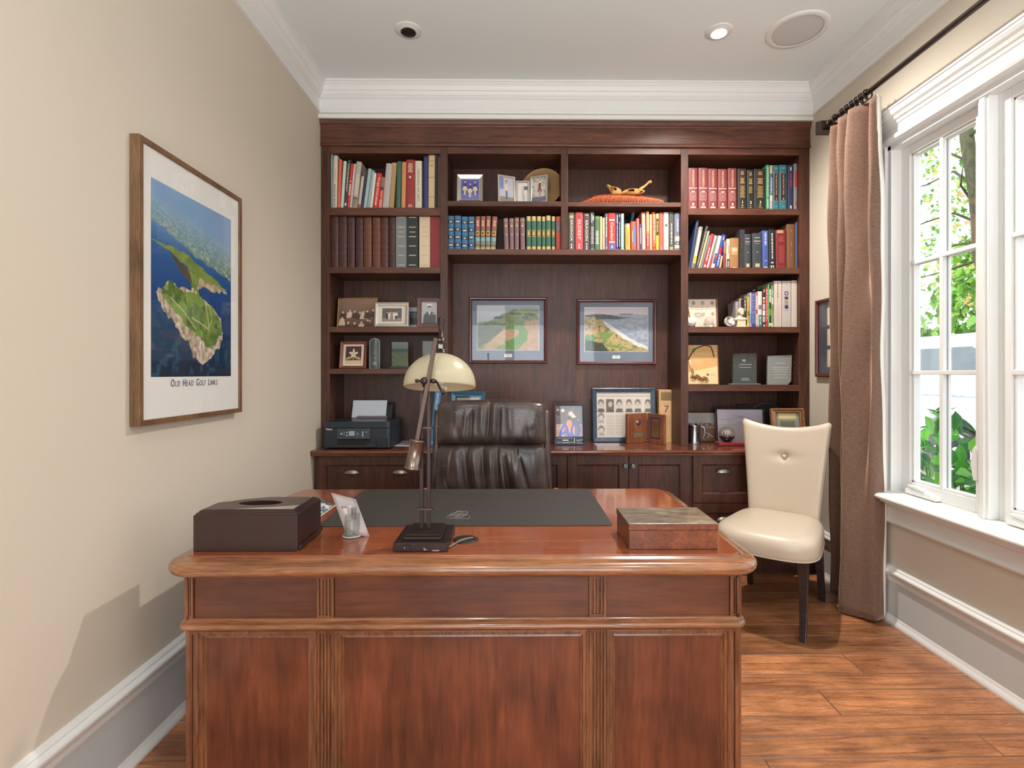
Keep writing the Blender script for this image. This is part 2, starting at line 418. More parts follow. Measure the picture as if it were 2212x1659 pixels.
# ------------------------------------------------------------------ crown moulding (profile: out from wall, up)
CRP = [(0, 0), (.020, 0), (.022, .010), (.015, .014), (.015, .026), (.011, .030), (.013, .094), (.022, .098), (.030, .104), (.030, .112), (.036, .115), (.042, .124), (.046, .133), (.046, .139), (.052, .141), (.054, .150), (.060, .166), (.070, .177), (.074, .179), (.074, .186), (.083, .189), (.083, .200), (0, .200)]
def run(name, prof, wall, a, b, zb, m, mit0=False, mit1=False):
    """moulding along a wall: wall 'L','R' (runs in y) or 'B' (runs in x); ends mitred inward"""
    mb = MB(); A = []; Bv = []
    for p, h in prof:
        if wall == 'L': q = XL; A.append((q + p, a + (p if mit0 else 0), zb + h)); Bv.append((q + p, b - (p if mit1 else 0), zb + h))
        if wall == 'R': q = XR; A.append((q - p, a + (p if mit0 else 0), zb + h)); Bv.append((q - p, b - (p if mit1 else 0), zb + h))
        if wall == 'B': q = YS; A.append((a + (p if mit0 else 0), q - p, zb + h)); Bv.append((b - (p if mit1 else 0), q - p, zb + h))
        if wall == 'F': q = YF; A.append((a + (p if mit0 else 0), q + p, zb + h)); Bv.append((b - (p if mit1 else 0), q + p, zb + h))
    n = len(prof)
    fs = [(i, i + 1, n + i + 1, n + i) for i in range(n - 1)]
    if wall in ('R', 'B'): fs = [f[::-1] for f in fs]
    mb.add(A + Bv, fs); return struct(mb.build(name, m))
run('trim_2', CRP, 'L', YF, YS, 3.19, M_WHITE, 1, 1)
run('trim_3', CRP, 'R', YF, YS, 3.19, M_WHITE, 1, 1)
run('trim_4', CRP, 'B', XL, XR, 3.19, M_WHITE, 1, 1)
run('trim_5', CRP, 'F', XL, XR, 3.19, M_WHITE, 1, 1)
# tall baseboards: grey board, shoe below, moulded cap above
BCAP = [(0, 0), (.012, 0), (.014, .008), (.014, .026), (.020, .030), (.024, .040), (.024, .046), (.034, .050), (.036, .058), (.034, .064), (.026, .067), (.020, .072), (.020, .078), (.014, .084), (0, .088)]
BSHOE = [(.010, 0), (.026, 0), (.026, .010), (.022, .020), (.016, .030), (.012, .042), (.010, .046)]
def base(side, a, b):
    x = XL if side == 'L' else XR; sg = 1 if side == 'L' else -1
    nm = 'left' if side == 'L' else 'right'
    mb = MB(); mb.box(min(x, x + sg * .010), max(x, x + sg * .010), a, b, 0, .24)
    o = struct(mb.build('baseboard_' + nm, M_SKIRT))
    for prof, z, pn in ((BCAP, .232, 'cap'), (BSHOE, 0, 'shoe')):
        c = MB(); A = [(x + sg * p, a, z + h) for p, h in prof]; Bv = [(x + sg * p, b, z + h) for p, h in prof]; n = len(prof)
        fs = [(i, i + 1, n + i + 1, n + i) for i in range(n - 1)]
        if side == 'R': fs = [f[::-1] for f in fs]
        c.add(A + Bv, fs); c.build(pn, M_WHITE, o)
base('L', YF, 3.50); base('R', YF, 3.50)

# ------------------------------------------------------------------ window (three casements in the right wall)
def window():
    JX = WX + .055                     # room-side face of the sashes
    # casing and header: structure trim
    cas = thing('window_1', 'white casement window with grilles, casing and deep sill on the right wall', 'window', (WX, 1.72, WZ0), kind='structure')
    c = MB()
    def vprof(y0, y1, z0, z1, t, x=WX): c.box(x - t, x, y0, y1, z0, z1)
    for (ya, yb) in ((WY1 - .005, WY1 + .085), (WY0 - .085, WY0 + .005)):
        vprof(ya, yb, WZ0, WZ1 + .02, .020); vprof(ya + .02 if ya > 1 else ya, yb if ya > 1 else yb - .02, WZ0, WZ1 + .02, .026)
    c.build('casing', M_WHITE, cas, bevel=.004)
    # header: frieze, round bead below, stepped cap above
    h = MB(); hp = [(0, 0), (.026, 0), (.038, .008), (.042, .02), (.038, .032), (.024, .040), (.024, .085), (.03, .089), (.034, .105), (.042, .109), (.046, .124), (.058, .134), (.064, .150), (.064, .160), (.070, .162), (.070, .172), (0, .172)]
    z0 = WZ1 - .005; A = [(WX - p, WY1 + .11, z0 + q) for p, q in hp]; Bv = [(WX - p, WY0 - .11, z0 + q) for p, q in hp]; n = len(hp)
    h.add(A + Bv, [(i, i + 1, n + i + 1, n + i) for i in range(n - 1)] + [tuple(range(n))[::-1], tuple(range(n, 2 * n))]); h.build('header', M_WHITE, cas)
    # stool and apron
    s = MB(); sp = [(-.10, -.005), (.105, -.005), (.118, .002), (.125, .010), (.125, .016), (.118, .023), (.105, .028), (-.10, .028)]
    A = [(WX - p, WY1 + .13, WZ0 - .012 + q) for p, q in sp]; Bv = [(WX - p, WY0 - .13, WZ0 - .012 + q) for p, q in sp]; n = len(sp)
    s.add(A + Bv, [(i, (i + 1) % n, n + (i + 1) % n, n + i) for i in range(n)] + [tuple(range(n))[::-1], tuple(range(n, 2 * n))]); s.build('sill', M_WHITE, cas)
    ap = MB(); pp = [(0, 0), (.016, 0), (.030, .006), (.036, .016), (.030, .026), (.022, .030), (.022, .09), (.05, .105), (.06, .118), (.09, .130), (.09, .142), (0, .142)]
    A = [(WX - p, WY1 + .10, WZ0 - .158 + q) for p, q in pp]; Bv = [(WX - p, WY0 - .10, WZ0 - .158 + q) for p, q in pp]; n = len(pp)
    ap.add(A + Bv, [(i, i + 1, n + i + 1, n + i) for i in range(n - 1)] + [tuple(range(n))[::-1], tuple(range(n, 2 * n))]); ap.build('apron', M_WHITE, cas)
    # jamb box and mullions, slightly stepped
    j = MB()
    j.box(WX - .004, WX + WT, WY1 - .03, WY1, WZ0, WZ1).box(WX - .004, WX + WT, WY0, WY0 + .03, WZ0, WZ1).box(WX - .004, WX + WT, WY0, WY1, WZ1 - .03, WZ1).box(WX - .004, WX + WT, WY0, WY1, WZ0 - .0, WZ0 + .018)
    MU = .055; SW = .515; step = SW + MU
    sash = [(2.83 - SW - k * step, 2.83 - k * step) for k in range(4)]
    for k in range(4):
        if k < 3:
            yb = sash[k][0]; j.box(WX + .012, WX + WT, yb - MU, yb, WZ0 + .018, WZ1 - .03)
            j.box(WX + .002, WX + .03, yb - MU * .72, yb - MU * .28, WZ0 + .018, WZ1 - .03)
    j.build('jamb', M_WHITE, cas, bevel=.003)
    for k, (y0, y1) in enumerate(sash):
        z0, z1 = WZ0 + .018, WZ1 - .03
        f = MB(); w_ = .058; wb = .062; wt = .048
        # stepped sash frame, from the room side
        f.box(JX, JX + .05, y0, y0 + w_, z0, z1).box(JX, JX + .05, y1 - w_, y1, z0, z1).box(JX, JX + .05, y0 + w_, y1 - w_, z0, z0 + wb).box(JX, JX + .05, y0 + w_, y1 - w_, z1 - wt, z1)
        f.box(JX + .012, JX + .05, y0 + w_, y0 + w_ + .014, z0 + wb, z1 - wt).box(JX + .012, JX + .05, y1 - w_ - .014, y1 - w_, z0 + wb, z1 - wt)
        f.box(JX + .012, JX + .05, y0 + w_, y1 - w_, z0 + wb, z0 + wb + .012).box(JX + .012, JX + .05, y0 + w_, y1 - w_, z1 - wt - .012, z1 - wt)
        so = f.build('sash', M_WHITE, cas, bevel=.003)
        g = MB(); yc = (y0 + y1) / 2; g.box(JX + .004, JX + .026, yc - .011, yc + .011, z0 + wb, z1 - wt)
        for q in (1, 2):
            zz = z0 + wb + (z1 - wt - z0 - wb) * q / 3; g.box(JX + .003, JX + .026, y0 + w_, y1 - w_, zz - .011, zz + .011)
        g.build('muntin', M_WHITE, so, bevel=.003)
        g = MB(); g.box(JX + .034, JX + .048, yc - .011, yc + .011, z0 + wb, z1 - wt)
        for q in (1, 2):
            zz = z0 + wb + (z1 - wt - z0 - wb) * q / 3; g.box(JX + .034, JX + .048, y0 + w_, y1 - w_, zz - .011, zz + .011)
        g.build('muntin', M_WHITE, so)
        MB().box(JX + .029, JX + .031, y0 + w_ + .01, y1 - w_ - .01, z0 + wb, z1 - wt).build('pane', M_GLASS, so)
        # folding crank on the sill of the frame
        cr = MB(); yk = (y0 + y1) / 2 + .09
        cr.prism([(yk - .10, z0 + .004), (yk + .10, z0 + .004), (yk + .10, z0 + .03), (yk + .06, z0 + .042), (yk - .06, z0 + .036), (yk - .10, z0 + .020)], 'x', JX - .035, JX + .0)
        cr.prism([(yk - .02, z0 + .036), (yk + .07, z0 + .044), (yk + .075, z0 + .055), (yk + .02, z0 + .058), (yk - .03, z0 + .046)], 'x', JX - .042, JX - .022)
        cr.build('crank_handle', mat((232, 232, 230), .3), cas, bevel=.004)
        lk = MB(); yl = y0 + .030; lk.box(JX - .012, JX, yl - .012, yl + .012, z0 + .14, z0 + .26)
        lk.prism([(yl - .010, z0 + .16), (yl + .012, z0 + .155), (yl + .026, z0 + .23), (yl + .016, z0 + .30), (yl + .002, z0 + .32), (yl - .008, z0 + .30)], 'x', JX - .028, JX - .012)
        lk.build('latch', mat((236, 236, 234), .3), cas, bevel=.004)
window()

# ------------------------------------------------------------------ ceiling fittings
def can(x, y, lit):
    t = thing('recessed_light', ('lit white recessed downlight in the ceiling, beside the round speaker' if lit else 'unlit black recessed eyeball in a white ring, left side of the ceiling'), 'ceiling light', (x, y, ZC), 'ceiling downlights')
    MB().lathe([(.044, -.014), (.052, -.012), (.064, -.006), (.075, -.005), (.077, -.0015), (.077, 0)], (x, y, ZC), 40).build('ring', mat((214, 214, 212), .5), t)
    if lit:
        MB().lathe([(.046, -.013), (.044, -.002), (.03, .0), (1e-4, .0)], (x, y, ZC - .001), 32).build('reflector', mat((255, 250, 240), .4, emit=1.6), t)
        MB().lathe([(.026, -.004), (.022, -.010), (1e-4, -.013)], (x + .006, y, ZC - .001), 32).build('bulb', mat((255, 252, 245), .4, emit=6), t)
    else:
        MB().lathe([(.046, -.014), (.040, -.006), (.030, -.002), (.02, -.001), (1e-4, -.001)], (x, y, ZC - .0005), 32).build('eyeball', mat((26, 26, 26), .35), t)
can(-.616, 2.996, False); can(1.202, 2.989, True)
sp = thing('ceiling_speaker', 'large round white ceiling speaker grille near the right crown moulding', 'speaker', (1.654, 2.972, ZC))
MB().lathe([(.135, -.007), (.14, -.009), (.165, -.007), (.170, -.002), (.170, 0)], (1.654, 2.972, ZC), 56).build('ring', mat((216, 216, 214), .6), sp)
MB().lathe([(.136, -.004), (.10, -.0055), (1e-4, -.006)], (1.654, 2.972, ZC), 56).build('grille', mat((198, 198, 196), .8, bump=.6, bscale=900), sp)
# ================================================================== built-in shelving
YU = 3.62; YBK = 3.93         # front plane and back panel of the upper case
def X_(px): return atY(px, 700, YU)[0]
UX = [-1.357, -1.298, -.520, -.467, .334, .383, 1.185, 1.238, 2.031, 2.102]
ZW = .868                     # worktop height
bc = thing('bookcase', 'dark cherry built-in bookcase filling the back wall above its worktop', 'bookcase', (.37, YBK, ZW))
MB().box(UX[0], UX[9], YBK, YBK + .012, ZW, 3.16).build('back_panel', M_CASE, bc)
for a, b in ((0, 1), (2, 3), (6, 7), (8, 9)):
    MB().box(UX[a], UX[b], YU, YBK, ZW, 2.99).build('upright', M_CASE, bc, bevel=.002)
MB().box(UX[4], UX[5], YU, YBK, 2.263, 2.99).build('divider', M_CASE, bc, bevel=.002)
for a, b in ((1, 2), (3, 4), (5, 6), (7, 8)):
    MB().box(UX[a], UX[b], YU + .001, YU + .02, 2.938, 2.99).build('top_rail', M_CASEH, bc, bevel=.0015)
MB().box(UX[0], UX[9], YU + .02, YBK, 2.95, 2.99).build('top_panel', M_CASEH, bc)
SH = {}
for nm, a, b, zs in (('L', 1, 2, [(2.500, 2.554), (2.092, 2.133), (1.675, 1.713), (1.381, 1.418)]), ('R', 7, 8, [(2.511, 2.554), (2.093, 2.135), (1.674, 1.716), (1.258, 1.301)])):
    for z0, z1 in zs:
        MB().box(UX[a], UX[b], YU + .001, YBK, z0, z1).build('shelf', M_CASEH, bc, bevel=.0015)
for a, b in ((3, 4), (5, 6)): MB().box(UX[a], UX[b], YU + .001, YBK, 2.567, 2.603 if a == 3 else 2.597).build('shelf', M_CASEH, bc, bevel=.0015)
MB().box(UX[3], UX[6], YU + .001, YBK, 2.224, 2.263).build('shelf', M_CASEH, bc, bevel=.0015)
# crown of the case: stepped frieze
def xprof(name, prof, a, b, y, z, m, parent=None, ret=True):
    """moulding facing -y with returns at both ends; prof (out, up)"""
    mb = MB(); n = len(prof); e = .012
    A = [(a, y - p, z + h) for p, h in prof]; Bv = [(b, y - p, z + h) for p, h in prof]
    mb.add(A + Bv, [(i, n + i, n + i + 1, i + 1) for i in range(n - 1)] + [tuple(range(n)), tuple(range(n, 2 * n))[::-1]])
    return mb.build(name, m, parent)
xprof('crown', [(0, 0), (.014, 0), (.016, .012), (.010, .022), (.008, .026), (.008, .130), (.012, .134), (.014, .142), (.022, .150), (.026, .165), (.028, .178), (0, .178)], UX[0] - .002, UX[9] + .002, YU, 2.985, M_CASEH, bc)
# shelf-pin holes in the side columns
ph = MB()
for xx, sgn in ((UX[1] + .0015, 1), (UX[8] - .0015, -1)):
    for yy in (YU + .06, YBK - .06):
        for k in range(34):
            zz = 1.02 + k * .0405
            if any(z0 - .02 < zz < z1 + .01 for z0, z1 in [(2.50, 2.56), (2.09, 2.135), (1.67, 1.72), (1.38, 1.42) if sgn > 0 else (1.25, 1.31)]): continue
            if zz > 2.08: continue
            ph.lathe([(1e-4, 0), (.0028, .0), (.0030, .0004)], (xx, yy, zz), 8, axis='x', rot=Matrix.Scale(sgn, 3, Vector((1, 0, 0))))
ph.build('pin_holes', mat((200, 190, 180), .4, .5), bc)['kind'] = 'stuff'

# worktop and base cabinets
YWF = 3.435; YD = 3.475       # worktop front edge, door faces
tag(xprof('worktop', [(-.45, -.036), (-.006, -.036), (-.004, -.026), (0, -.022), (.004, -.014), (.003, -.007), (-.004, -.002), (-.012, 0), (-.45, 0), (-.45, -.036)], XL, XR, YWF, ZW, M_TOP), 'long polished dark cherry worktop running under the bookcase', 'worktop')
def shaker(name, x0, x1, z0, z1, parent, rail=.062, y=None, pull=None):
    y = y if y is not None else YD
    mb = MB(); fr = rail
    mb.box(x0, x0 + fr, y, y + .02, z0, z1).box(x1 - fr, x1, y, y + .02, z0, z1).box(x0 + fr, x1 - fr, y, y + .02, z0, z0 + fr).box(x0 + fr, x1 - fr, y, y + .02, z1 - fr, z1)
    mb.box(x0 + fr - .004, x1 - fr + .004, y + .011, y + .018, z0 + fr - .004, z1 - fr + .004)
    # bead round the panel
    mb.frame(x0 + fr, x1 - fr, z0 + fr, z1 - fr, [(0, .0), (.006, -.003), (.010, -.011)], 0, y)
    o = mb.build(name, M_CASE, parent, bevel=.0018)
    return o
def cup(x, z, parent, w=.105):
    mb = MB(); P = []
    for i in range(9):
        a = PI * i / 8
        P.append([(x - math.cos(a) * w / 2 * (1 - .0 * j), YD - .002 - .024 * math.sin(PI / 2 * j / 5) * math.sin(a), z + .030 * math.sin(a) * math.cos(PI / 2 * j / 5)) for j in range(6)])
    mb.grid(P); mb.tube([(x - w / 2 - .006 + (w + .012) * k / 12, YD - .002 - .022 * math.sin(PI * k / 12) * .9 - .002, z) for k in range(13)], .0025, 6)
    mb.build('handle', mat((150, 138, 128), .3, .85), parent)
def knob(x, z, parent):
    MB().lathe([(.006, 0), (.006, .014), (.014, .016), (.0155, .020), (.014, .024), (.011, .0245), (.010, .023), (.006, .026), (1e-4, .027)], (x, YD, z), 24, axis='y', rot=Matrix.Scale(-1, 3, Vector((0, 1, 0)))).build('knob', mat((120, 132, 146), .22, .85), parent)
ZT = ZW - .038
def cabinet(x0, x1, label, kind):
    t = thing('cabinet', label, 'cabinet', ((x0 + x1) / 2, 3.7, 0), 'base cabinets under the worktop')
    MB().box(x0, x1, YD + .021, YBK + .01, .10, ZT).build('body', M_CASE, t)
    MB().box(x0, x1, YD + .07, YBK, 0, .10).build('plinth', M_CASE, t)
    if kind == 'drawer':
        zz = [ZT - .004, ZT - .333, ZT - .60, .105]
        for k in range(3):
            d = shaker('drawer', x0 + .022, x1 - .022, zz[k + 1] + .005, zz[k], t)
            cx = (x0 + x1) / 2
            if x1 - x0 > .7: cup(x0 + .26 - (.03 if x0 > 0 else .0), zz[k] - .115, d); cup(x1 - .26, zz[k] - .115, d)
            else: cup(cx, zz[k] - .115, d)
    else:
        m_ = (x0 + x1) / 2
        d1 = shaker('door', x0 + .003, m_ - .002, .105, ZT - .004, t); d2 = shaker('door', m_ + .002, x1 - .003, .105, ZT - .004, t)
        knob(m_ - .026, ZT - .072, d1); knob(m_ + .026, ZT - .072, d2)
def XD(px): return atY(px, 1000, YD)[0]
xc = [XL + .004, XD(942), XD(1226), XD(1490), XR - .004]
MB()
cabinet(XL + .004, XD(947), 'base cabinet of wide drawers under the printer', 'drawer')
cabinet(XD(947), XD(1225.5), 'base cabinet with two panelled doors behind the black leather chair', 'door')
cabinet(XD(1225.5), XD(1490.5), 'base cabinet whose two doors show a pair of round knobs', 'door')
cabinet(XD(1490.5), XR - .004, 'base cabinet of drawers with cup pulls behind the cream chair', 'drawer')

# ================================================================== desk
def desk():
    x0, x1 = -1.105, .768; yf, yb = 1.735, 2.66; zt = .775
    t = thing('desk', 'large cherry executive desk with fluted pilasters and bullnose top in the foreground', 'desk', ((x0 + x1) / 2, 2.2, 0))
    X = lambda px: atY(px, 1300, yf)[0]
    def rr(x0, x1, y0, y1, r, n=7):
        pts = []
        for cx, cy, a0 in ((x1 - r, y1 - r, 0), (x0 + r, y1 - r, 90), (x0 + r, y0 + r, 180), (x1 - r, y0 + r, 270)):
            for k in range(n + 1):
                a = math.radians(a0 + 90 * k / n); pts.append((cx + r * math.cos(a), cy + r * math.sin(a)))
        return pts
    def slab(prof, bx0, bx1, by0, by1, r, zb, name, m, top=True, par=t, n=7, capbot=True):
        """prof (out, up) swept round a rounded rectangle"""
        mb = MB(); rings = [[(p[0], p[1], zb + h) for p in rr(bx0 - o, bx1 + o, by0 - o, by1 + o, max(.004, r + o), n)] for o, h in prof]
        k = len(rings[0]); v = [p for q in rings for p in q]
        fs = [(i * k + j, i * k + (j + 1) % k, (i + 1) * k + (j + 1) % k, (i + 1) * k + j) for i in range(len(rings) - 1) for j in range(k)]
        mb.add(v, fs, 0, True)
        e = len(prof) - 1
        mb.f += [tuple(e * k + j for j in range(k))]; mb.mi += [0]; mb.sm += [False]
        if capbot: mb.f += [tuple(j for j in range(k))[::-1]]; mb.mi += [0]; mb.sm += [False]
        o = mb.build(name, m, par)
        return o
    # top: under-mould, bullnose, sunk field
    prof = [(.000, -.072), (.010, -.070), (.014, -.062), (.020, -.059), (.030, -.057)]
    for k in range(11):
        a = -PI / 2 + PI * k / 10; prof.append((.034 + .024 * math.cos(a), -.034 + .022 * math.sin(a)))
    prof += [(.020, -.010), (.012, -.009), (.006, -.004), (.003, -.0035)]
    slab(prof, x0 - .005, x1 + .01, yf - .008, yb + .05, .045, zt, 'bullnose_edge', M_DTRIMH)
    slab([(.0, -.006), (.0, -.0005), (-.002, 0)], x0 - .005, x1 + .01, yf - .006, yb + .05, .045, zt, 'desktop', M_DTOP)
    # carcass behind the panels
    kx0, kx1, ky = -.565, .305, yf + .16
    MB().box(x0 + .012, x1 - .012, yf + .02, ky, .0, zt - .062).box(x0 + .012, kx0, ky, yb, 0, zt - .062).box(kx1, x1 - .012, ky, yb, 0, zt - .062).build('carcass', M_DPAN, t)
    zw = .553
    # frieze panels
    def flutes(mb, a, b, z0, z1, y, n):
        w = b - a; fw = w / (n + 1.15); zz0, zz1 = z0 + .012, z1 - .012
        edges = [a]
        for k in range(n):
            c = a + w * (k + 1) / (n + 1) ; edges += [c - fw * .26, c + fw * .26]
        edges.append(b)
        for k in range(0, len(edges) - 1):
            if k % 2 == 0: mb.box(edges[k], edges[k + 1], y, y + .016, z0, z1)
            else:
                mb.box(edges[k], edges[k + 1], y, y + .016, z0, zz0).box(edges[k], edges[k + 1], y, y + .016, zz1, z1)
                mb.box(edges[k], edges[k + 1], y + .006, y + .016, zz0, zz1)
        return mb
    pil = [(397.5, 416, 2), (683.5, 720.5, 4), (1272.5, 1310, 4), (1578, 1602, 2)]
    for a, b, n in pil:
        flutes(MB(), X(a), X(b), zw + .005, zt - .070, yf, n).build('pilaster', M_DTRIM, t, bevel=.0012)
    for a, b in ((417.5, 683), (721.5, 1272), (1311, 1577)):
        MB().box(X(a), X(b), yf + .008, yf + .02, zw + .003, zt - .068).build('frieze_panel', M_DPANH, t)
    # waist moulding round the body
    wp = [(.0, -.034), (.008, -.032), (.010, -.026), (.014, -.024)]
    for k in range(7):
        a = -PI / 2 + PI * k / 6; wp.append((.016 + .010 * math.cos(a), -.013 + .0105 * math.sin(a)))
    wp += [(.008, -.001), (.002, .006), (0, .008)]
    slab(wp, x0, x1, yf, yb, .02, zw, 'waist_moulding', M_DTRIMH, n=5)
    # lower pilasters and panels
    pil2 = [(401.5, 421.5, 2), (684, 721, 4), (1273, 1310, 4), (1579, 1602, 2)]
    for a, b, n in pil2:
        flutes(MB(), X(a), X(b), .0, zw - .034, yf + .002, n).build('pilaster', M_DTRIM, t, bevel=.0012)
    for a, b in ((421.5, 684), (721.5, 1273), (1310, 1579)):
        xa, xb = X(a), X(b); w_ = .040
        m = MB(); m.frame(xa, xb, -.02, zw - .030, [(0, 0), (.001, .003), (.010, .004), (.012, -.001), (.022, -.001), (.024, -.006), (.030, -.004), (.034, -.010), (.038, -.010)], 0, yf + .002)
        m.build('panel_moulding', M_DTRIM, t)
        MB().box(xa + .03, xb - .03, yf + .011, yf + .02, 0, zw - .05).build('panel', M_DPAN, t)
    # side faces: the same pilaster-and-panel order
    for sx, o in ((x0, 1), (x1, -1)):
        for ya, yb_ in ((yf + .0, yf + .05), (yb - .06, yb)):
            MB().box(min(sx, sx + o * .014), max(sx, sx + o * .014), ya, yb_, 0, zw - .034).box(min(sx, sx + o * .014), max(sx, sx + o * .014), ya, yb_, zw + .005, zt - .07).build('pilaster', M_DTRIM, t, bevel=.0015)
        MB().box(min(sx + o * .006, sx + o * .014), max(sx + o * .006, sx + o * .014), yf + .05, yb - .06, 0, zt - .07).build('side_panel', M_DPAN, t)
desk()
# ================================================================== frames and pictures
def lean_M(x, y, z, yaw=0, tilt=0):
    """frame standing at (x, y, z): bottom centre; yaw about z (deg), tilt back (deg)"""
    return Matrix.Translation((x, y, z)) @ Matrix.Rotation(math.radians(yaw), 4, 'Z') @ Matrix.Rotation(math.radians(-tilt), 4, 'X')
def picture_frame(name, label, cat, M, w, h, prof, fm, layers, depth=.014, group=None, glass=True, stand=True, extra=None, hang=False, fname='frame'):
    """local frame: x right, z up, faces -y, bottom centre at origin. layers: list of (inset l,r,b,t, kind, data)"""
    loc = M @ Vector((0, 0, 0)); t = thing(name, label, cat, loc, group)
    mb = MB(); mb.M = M; mb.frame(-w / 2, w / 2, 0, h, prof)
    o0 = len(mb.v); ins = prof[-1][0]
    mb.box(-w / 2 + .001, w / 2 - .001, .0005, depth, .001, h - .001); mb.build(fname, fm, t)
    yk = -.0005
    for (l, r, b, tp, kind, data) in layers:
        q = MB(); q.M = M
        if kind == 'paint':
            P = lambda x, z: tuple(M @ Vector((x, yk, z)))
            q.M = None; data.mesh(P(-w / 2 + l, b), P(w / 2 - r, b), P(-w / 2 + l, h - tp), q)
            q.build('picture', M_PIC, t)
        else:
            q.box(-w / 2 + l, w / 2 - r, yk, .0006, b, h - tp); q.build(kind, data, t)
        yk -= .0008
    if extra: extra(t, M, yk)
    if glass:
        q = MB(); q.M = M; yg = -max(.0006, prof[-1][1]) if prof[-1][1] > .0005 else yk - .001
        q.add([(-w / 2 + ins, yk - .0012, ins), (w / 2 - ins, yk - .0012, ins), (w / 2 - ins, yk - .0012, h - ins), (-w / 2 + ins, yk - .0012, h - ins)], [(0, 1, 2, 3)])
        q.build('glass', M_PICGLASS, t)
    if stand and not hang:
        q = MB(); q.M = M; hh = h * .72
        a = math.radians(22)
        q.prism([(depth, hh), (depth + .003, hh), (depth + .003 + hh * math.sin(a) * .55, .002), (depth + hh * math.sin(a) * .55, .002)], 'x', -w * .1, w * .1)
        # prism in (y,z)
        q.build('easel_leg', M_BLACK, t)
    return t
ROUND = [(0, 0), (0, .012), (.002, .016), (.007, .019), (.013, .018), (.018, .014), (.020, .010), (.022, .009), (.024, .003)]
def flat(wd, h): return [(0, 0), (0, h), (.0015, h + .001), (wd - .0015, h + .001), (wd, h), (wd, .001)]
def person(P, x, y, s, body, skin=(226, 180, 150), hair=(60, 40, 30), legs=None, skirt=None):
    P.poly([(x - .13 * s, y), (x + .13 * s, y), (x + .10 * s, y + .34 * s), (x - .10 * s, y + .34 * s)], body)
    if skirt: P.poly([(x - .2 * s, y - .12 * s), (x + .2 * s, y - .12 * s), (x + .09 * s, y + .14 * s), (x - .09 * s, y + .14 * s)], skirt)
    if legs: P.poly([(x - .07 * s, y - .42 * s), (x + .07 * s, y - .42 * s), (x + .08 * s, y - .0 * s), (x - .08 * s, y - .0 * s)], legs)
    P.ell(x, y + .46 * s, .075 * s * P.h / P.w if False else .085 * s, .10 * s, hair); P.ell(x, y + .43 * s, .065 * s, .085 * s, skin)

